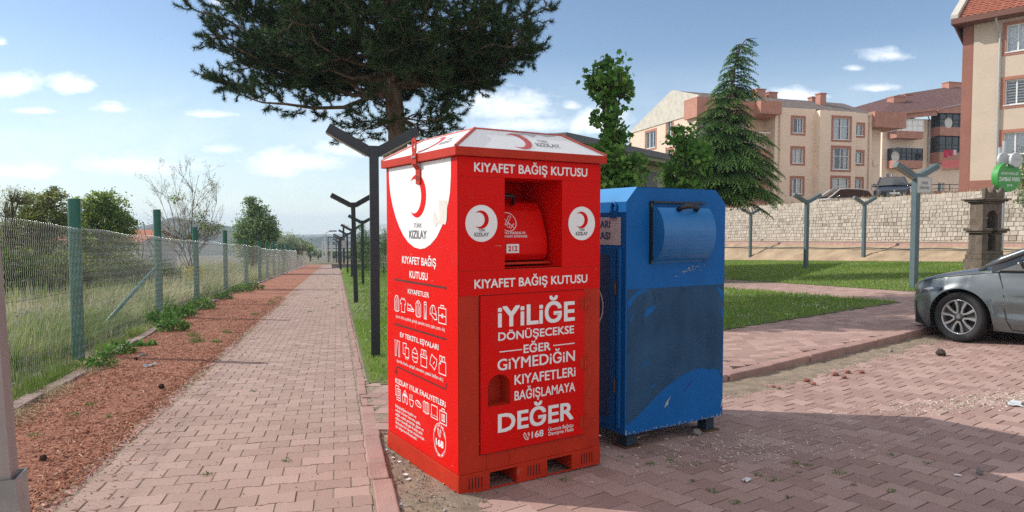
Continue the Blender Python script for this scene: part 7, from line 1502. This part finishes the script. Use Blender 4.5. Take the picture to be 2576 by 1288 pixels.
def park_sign():
    d = 23.; P = at(2512, 640, d); g = Gxy(P[0], P[1])+.05; t = thing('park_sign', 'round green park name sign on twin grey poles with small white discs', 'sign', (P[0], P[1], g), R_(14)); s = d/FPX; z = lambda py: zat(py, d)-g
    m_pg = mat('pole_grey', (.42, .44, .45), .4, metal=.2, var=.06); p = MB(); p.tube([(-.08, 0, -.1), (-.08, 0, z(371))], .06, 14); p.tube([(.13, .02, -.1), (.13, .02, z(354))], .06, 14); p.build('poles', m_pg, t, smooth=False)
    R = 37*s; zc = z(446); T_ = lambda a, zz, dd: (a, -dd, zz); q = MB(); ol = [(R*math.cos(a), zc+R*math.sin(a)) for a in np.linspace(math.pi/2+.38, math.pi*2.5-.38, 44)]+[(.16, zc+R*.72), (0, zc+R*.62), (-.16, zc+R*.72)]
    q.prism(ol, T_, .07, .30); disc = q.build('disc', mat('sign_green', (.05, .30, .055), .45, var=.05), t, bevel=.01)
    x = MB(); put_text(x, 'AKDAM MAHALLESİ', -.36, .36, zc+.06, .085, T_, .3015, .005); put_text(x, 'ZAMBAK PARKI', -.42, .42, zc-.15, .135, T_, .3015, .012); put_text(x, '2018', -.10, .12, zc-.32, .075, T_, .3015, .005); x.build('lettering', m_white, disc)
    for px, py, r, f in ((2541, 405, .24, .34), (2523, 402, .22, .10)):
        w = MB(); a0 = (px-2531)*s; zz = z(py); w.prism([(a0+r*math.cos(a), zz+r*math.sin(a)) for a in np.linspace(0, 2*math.pi, 33)[:-1]], T_, f, f+.09); dd = w.build('small_disc', mat('disc_grey', (.48, .49, .50), .5, var=.05), t, bevel=.01)
    w = MB(); put_text(w, 'HACILAR', (2541-2531)*s-.13, (2541-2531)*s+.16, z(405)-.02, .06, T_, .4315, .0); w.build('small_lettering', mat('pale_blue_print', (.30, .40, .50), .5), dd)
park_sign()

# ------------------------------------------------------------------ end of the path: cage, poles, goal frames
def far_things():
    P = gp(826, 660.5); Q = gp(884, 661); d = P[1]; s = d/FPX
    t = thing('cage_fence', 'tall black ball court fence of bars at the end of the path', 'fence', P); L = Q[0]-P[0]+4; h = (660-596)*s; b = MB()
    for i in range(8): x = L*i/7; b.box((x-.05, -.05, 0), (x+.05, .05, h))
    b.build('uprights', m_iron, t); b = MB()
    for f in (.40, .43, .55, .72, .80, .99): b.box((0, -.04, h*f-.04), (L, .04, h*f+.04))
    b.build('rails', m_iron, t); b = MB()
    for i in range(60): x = L*i/59; b.box((x-.02, -.02, .1), (x+.02, .02, h*.40))
    b.build('bars', m_iron, t)
    P = gp(823, 661); t = thing('street_lamp', 'white street lamp with a curved arm where the path ends', 'street lamp', P); h = (661-585)*s; b = MB(); b.tube([(0, 0, -.2), (-.3, 0, h*.8), (-.25, 0, h*.93), (.1, 0, h*1.0), (.55, 0, h*1.02)], [.13, .10, .07, .06, .06], 8); b.build('pole', mat('white_post', (.6, .6, .6), .5), t); b = MB(); b.box((.4, -.2, h*1.005), (1.4, .2, h*1.03+.1)); b.build('lamp_head', mat('lamp_grey', (.2, .2, .2), .5), t)
    for px, tp, l in ((812, 608, 'white wooden post with ladder rungs at the path end'), (834, 611, 'white post inside the cage fence at the path end')):
        P = gp(px, 661.5); t = thing('white_post', l, 'post', P); h = (661-tp)*s; b = MB(); b.box((-.12, -.1, -.1), (.12, .1, h)); b.build('post', mat('white_post', (.6, .6, .6), .5), t)
        if 'ladder' in l:
            b = MB(); b.box((.45, -.1, -.1), (.62, .1, h*.85)); b.build('second_post', mat('white_post', (.6, .6, .6)), t); b = MB()
            for f in (.2, .42, .46, .75): b.box((.12, -.06, h*f), (.45, .06, h*f+.07))
            b.build('rungs', mat('white_post', (.6, .6, .6)), t)
    P = gp(865, 667.5); d2 = P[1]; s2 = d2/FPX; t = thing('black_pole', 'tall black pole with a grey box clamped halfway, beyond the lamp posts', 'pole', P); h = (667-563)*s2; b = MB(); b.tube([(0, 0, -.1), (0, 0, h)], .11, 10); b.build('shaft', m_iron, t); b = MB(); b.box((-.5, -.45, h*.42), (.5, -.12, h*.60)); b.build('control_box', mat('box_grey', (.40, .40, .39), .6), t); b = MB(); b.box((-.16, -.13, h*.955), (.16, .13, h*1.0)); b.box((.3, -.1, h*.94), (.6, .1, h*.965)); b.build('pole_top', m_pvc, t)
    t = thing('low_wall', 'low grey block wall in the grass beside the far lamp posts', 'wall', gp(878, 674)); b = MB(); b.box((-1.6, 0, -.2), (1.6, .25, .32)); b.build('masonry', mat('grey_block', (.18, .18, .19), .9), t, bevel=.01)
    b = MB(); b.box((-1.65, -.03, .322), (1.65, .28, .38)); b.build('coping', m_kerb, t)
far_things()
# garden hose across the bank, graffiti-like marks are left to wear
# ------------------------------------------------------------------ litter and small stones
m_rock = mat('concrete_lump', (.26, .25, .23), .95, var=.3, scale=40, bump=.8, bscale=90); m_brk = mat('broken_brick', (.30, .12, .09), .95, var=.35, scale=30, bump=.8, bscale=80); m_paper = mat('white_litter', (.70, .71, .72), .8, var=.08)
def lump(name, label, cat, px, py, off, size, m, seed, group=None, sq=.7):
    r = np.random.default_rng(seed); P = gp(px, py, off); t = MB(); n, k = 9, 6; vs = []
    e = np.array([1, r.uniform(.6, .9), sq])*size
    for i in range(1, k):
        for j in range(n): q, w = math.pi*i/k, 2*math.pi*j/n+.3*i; f = r.uniform(.78, 1.15); vs.append((e[0]*f*math.sin(q)*math.cos(w), e[1]*f*math.sin(q)*math.sin(w), e[2]*f*math.cos(q)))
    vs += [(0, 0, e[2]), (0, 0, -e[2])]; a, b = len(vs)-2, len(vs)-1; t.add(vs, [(i*n+j, i*n+(j+1) % n, (i+1)*n+(j+1) % n, (i+1)*n+j) for i in range(k-2) for j in range(n)]+[(a, (j+1) % n, j) for j in range(n)]+[(b, (k-2)*n+j, (k-2)*n+(j+1) % n) for j in range(n)])
    o = t.build(name, m); o.location = (float(P[0]), float(P[1]), float(P[2])+e[2]*.62); o.rotation_euler = (0, 0, r.uniform(0, 6)); return tag(o, label, cat, group)
lump('concrete_lump', 'pale concrete lump lying on the pavers under the blue bin edge', 'stone', 1753, 1094, -.06, .042, m_rock, 1)
for i, (px, py, s_) in enumerate(((2068, 953, .05), (2086, 962, .045), (2141, 938, .055), (2163, 944, .04), (2172, 932, .05), (2208, 932, .045), (1985, 968, .035), (2000, 972, .03))): lump('brick_fragment', 'broken pink brick fragment at the foot of the pavement kerb', 'brick fragment', px*1.0-40, py+6, -.055, s_*.8, m_brk, 10+i, 'brick fragments by the kerb', .5)
lump('clod', 'dark brown clod lying on the road in front of the grey saloon', 'clod', 2367, 893, -.05, .06, mat('dark_clod', (.06, .04, .03), .95, bump=.8, bscale=60), 31, sq=.8)
lump('pebble', 'grey pebble on the sunlit road pavers before the grey saloon', 'stone', 2241, 886, -.055, .035, m_rock, 32)
lump('pebble', 'pale grey stone in the bark strip near the edging', 'stone', 358, 896, .0, .05, m_rock, 33, sq=.5)
lump('pebble', 'small stone at the far right of the shaded road pavers', 'stone', 2465, 1192, -.055, .035, m_rock, 34)
def pinecone(px, py, sc_, label, off=.0):
    P = gp(px, py, off); t = MB(); r = np.random.default_rng(int(px)); prof = [(0, 0), (.03, .01), (.04, .03), (.036, .055), (.02, .075), (0, .08)]; t.lathe([(a*.8, b) for a, b in prof], 10)
    for i in range(70):
        f = (i+.5)/70; a = 2.4*i; rad = interp(f, [(0, .015), (.2, .036), (.5, .038), (.8, .022), (1, .004)]); z = .004+f*.076; c, s_ = math.cos(a), math.sin(a); t.add([(rad*.7*c-.009*s_, rad*.7*s_+.009*c, z-.003), (rad*.7*c+.009*s_, rad*.7*s_-.009*c, z-.003), (rad*1.25*c+.006*s_, rad*1.25*s_-.006*c, z+.007), (rad*1.25*c-.006*s_, rad*1.25*s_+.006*c, z+.007)], [(0,1,2,3)])
    o = t.build('pine_cone', mat('cone_brown', (.055, .03, .018), .9, var=.4, scale=40)); o.location = tuple(map(float, P)); o.scale = (sc_*.7,)*3; o.rotation_euler = (.5, .2, 1); tag(o, label, 'pine cone')
pinecone(403, 978, 1.0, 'brown pine cone lying upright in the middle of the bark strip', .01); pinecone(106, 1158, .75, 'dark small pine cone in the bark near the steel pole', .005); pinecone(340, 906, .8, 'small dark pine cone beside the clear plastic scrap', .005)
def scrap(name, label, cat, px, py, w, h, m, seed, off=-.055, curl=.3, group=None, flat=False):
    r = np.random.default_rng(seed); P = gp(px, py, off); t = MB(); n = 5
    vs = [((i/(n-1)-.5)*w+r.normal(0, w*.05), (j/(n-1)-.5)*h+r.normal(0, h*.06), .003+(0 if flat else abs(r.normal(0, curl*w*.25)))) for i in range(n) for j in range(n)]; t.add(vs, [(i*n+j, (i+1)*n+j, (i+1)*n+j+1, i*n+j+1) for i in range(n-1) for j in range(n-1)]); o = t.build(name, m); o.location = tuple(map(float, P)); o.rotation_euler = (0, 0, r.uniform(0, 6)); tag(o, label, cat, group)
    so = o.modifiers.new('thick', 'SOLIDIFY'); so.thickness = .0012; so.offset = 1
scrap('paper_scrap', 'crumpled white tissue scrap on the shaded road pavers', 'litter', 1878, 1209, .07, .035, m_paper, 1, curl=.6)
scrap('paper_scrap', 'torn white scrap on the shaded pavers at the right', 'litter', 2410, 1197, .035, .02, m_paper, 2)
scrap('plastic_scrap', 'shiny clear plastic scrap in the red bark strip', 'litter', 377, 921, .16, .07, mat('clear_plastic', (.5, .52, .54), .12, var=.4, scale=30), 3, .012, .5)
scrap('plastic_scrap', 'flattened grey plastic by the right edge of the sunlit pavers', 'litter', 2552, 1018, .16, .10, mat('grey_plastic', (.45, .47, .48), .3, var=.3, scale=30), 4, -.055, .3)
for i, (px, py) in enumerate(((983, 1153), (998, 1163), (965, 1133), (1015, 1195), (1022, 1207), (982, 1258), (1003, 1270))): scrap('paper_scrap', 'small white scrap lying in the soil left of the red bin', 'litter', px+6, py, .028, .02, m_paper, 20+i, -.03, .3, 'white scraps beside the red bin')
m_seed = mat('seed_shell', (.62, .57, .46), .8, attr=True, var=0, cols=[(0, (.42, .38, .30)), (1, (.70, .66, .56))])
def seeds(label, cx, cy, n, sx_, sy_, seed):
    C0 = gp(cx, cy, -.06); u0, v0 = uvof(C0[0], C0[1])
    def pick(r, n): return u0+r.normal(0, sx_, n)*(1+.6*r.random(n)), v0+r.normal(0, sy_, n)
    scatter_chips('seed_shells', n, pick, lambda u, v: G(u, v)-.057, m_seed, (.006, .0095), .5, label, (2.2, 3.6))
seeds('pale sunflower seed shells scattered on the shaded road pavers', 1895, 1130, 330, .36, .22, 1); seeds('heap of pale sunflower seed shells on the sunlit road pavers', 2455, 1010, 620, .55, .14, 2)
def pick_litter(r, n): return r.uniform(.6, 7, n), r.uniform(1.0, 7, n)
scatter_chips('road_crumbs', 900, pick_litter, lambda u, v: G(u, v)-.058, mat('grit', (.3, .25, .2)), (.002, .007), .6, 'tiny grit and crumbs scattered over the road pavers', (1, 2.5))
def pick_pathcrumb(r, n): return r.uniform(-1.4, .15, n), 1.8+14*r.random(n)**1.6
scatter_chips('path_crumbs', 700, pick_pathcrumb, lambda u, v: G(u, v)+.001, m_chip, (.002, .008), .6, 'tiny bark crumbs scattered over the path pavers', (1, 2.5))
hose = MB(); hose.tube([tuple(np.array(a)*(1-.35)+np.array(b)*.35+np.array([0, 0, .09+.03*math.sin(i*2.)])) for i, (a, b) in enumerate(zip(*[[np.array([np.interp(q, np.arange(5), [p[k] for p in L_]) for k in range(3)]) for q in np.linspace(1., 2.6, 22)] for L_ in (line3(3.55, -.10), strip2)]))], .03, 6)
tag(hose.build('hose', mat('hose_black', (.04, .045, .045), .6)), 'black irrigation hose snaking along the bare bank below the street', 'hose')
# ------------------------------------------------------------------ haze
def haze():
    b = MB(); b.box((-900, -30, -60), (900, 1500, 20.5)); o = b.build('haze', []); o['kind'] = 'stuff'; o['label'] = 'thin pale summer haze over the valley'
    m = bpy.data.materials.new('haze'); m.use_nodes = True; nt = m.node_tree; nt.nodes.remove(nt.nodes['Principled BSDF']); v = nt.nodes.new('ShaderNodeVolumePrincipled'); v.inputs['Color'].default_value = (.66, .84, 1, 1); v.inputs['Density'].default_value = .00048; v.inputs['Anisotropy'].default_value = .2
    nt.links.new(v.outputs[0], nt.nodes['Material Output'].inputs['Volume']); o.data.materials.append(m); o.display_type = 'WIRE'
haze()
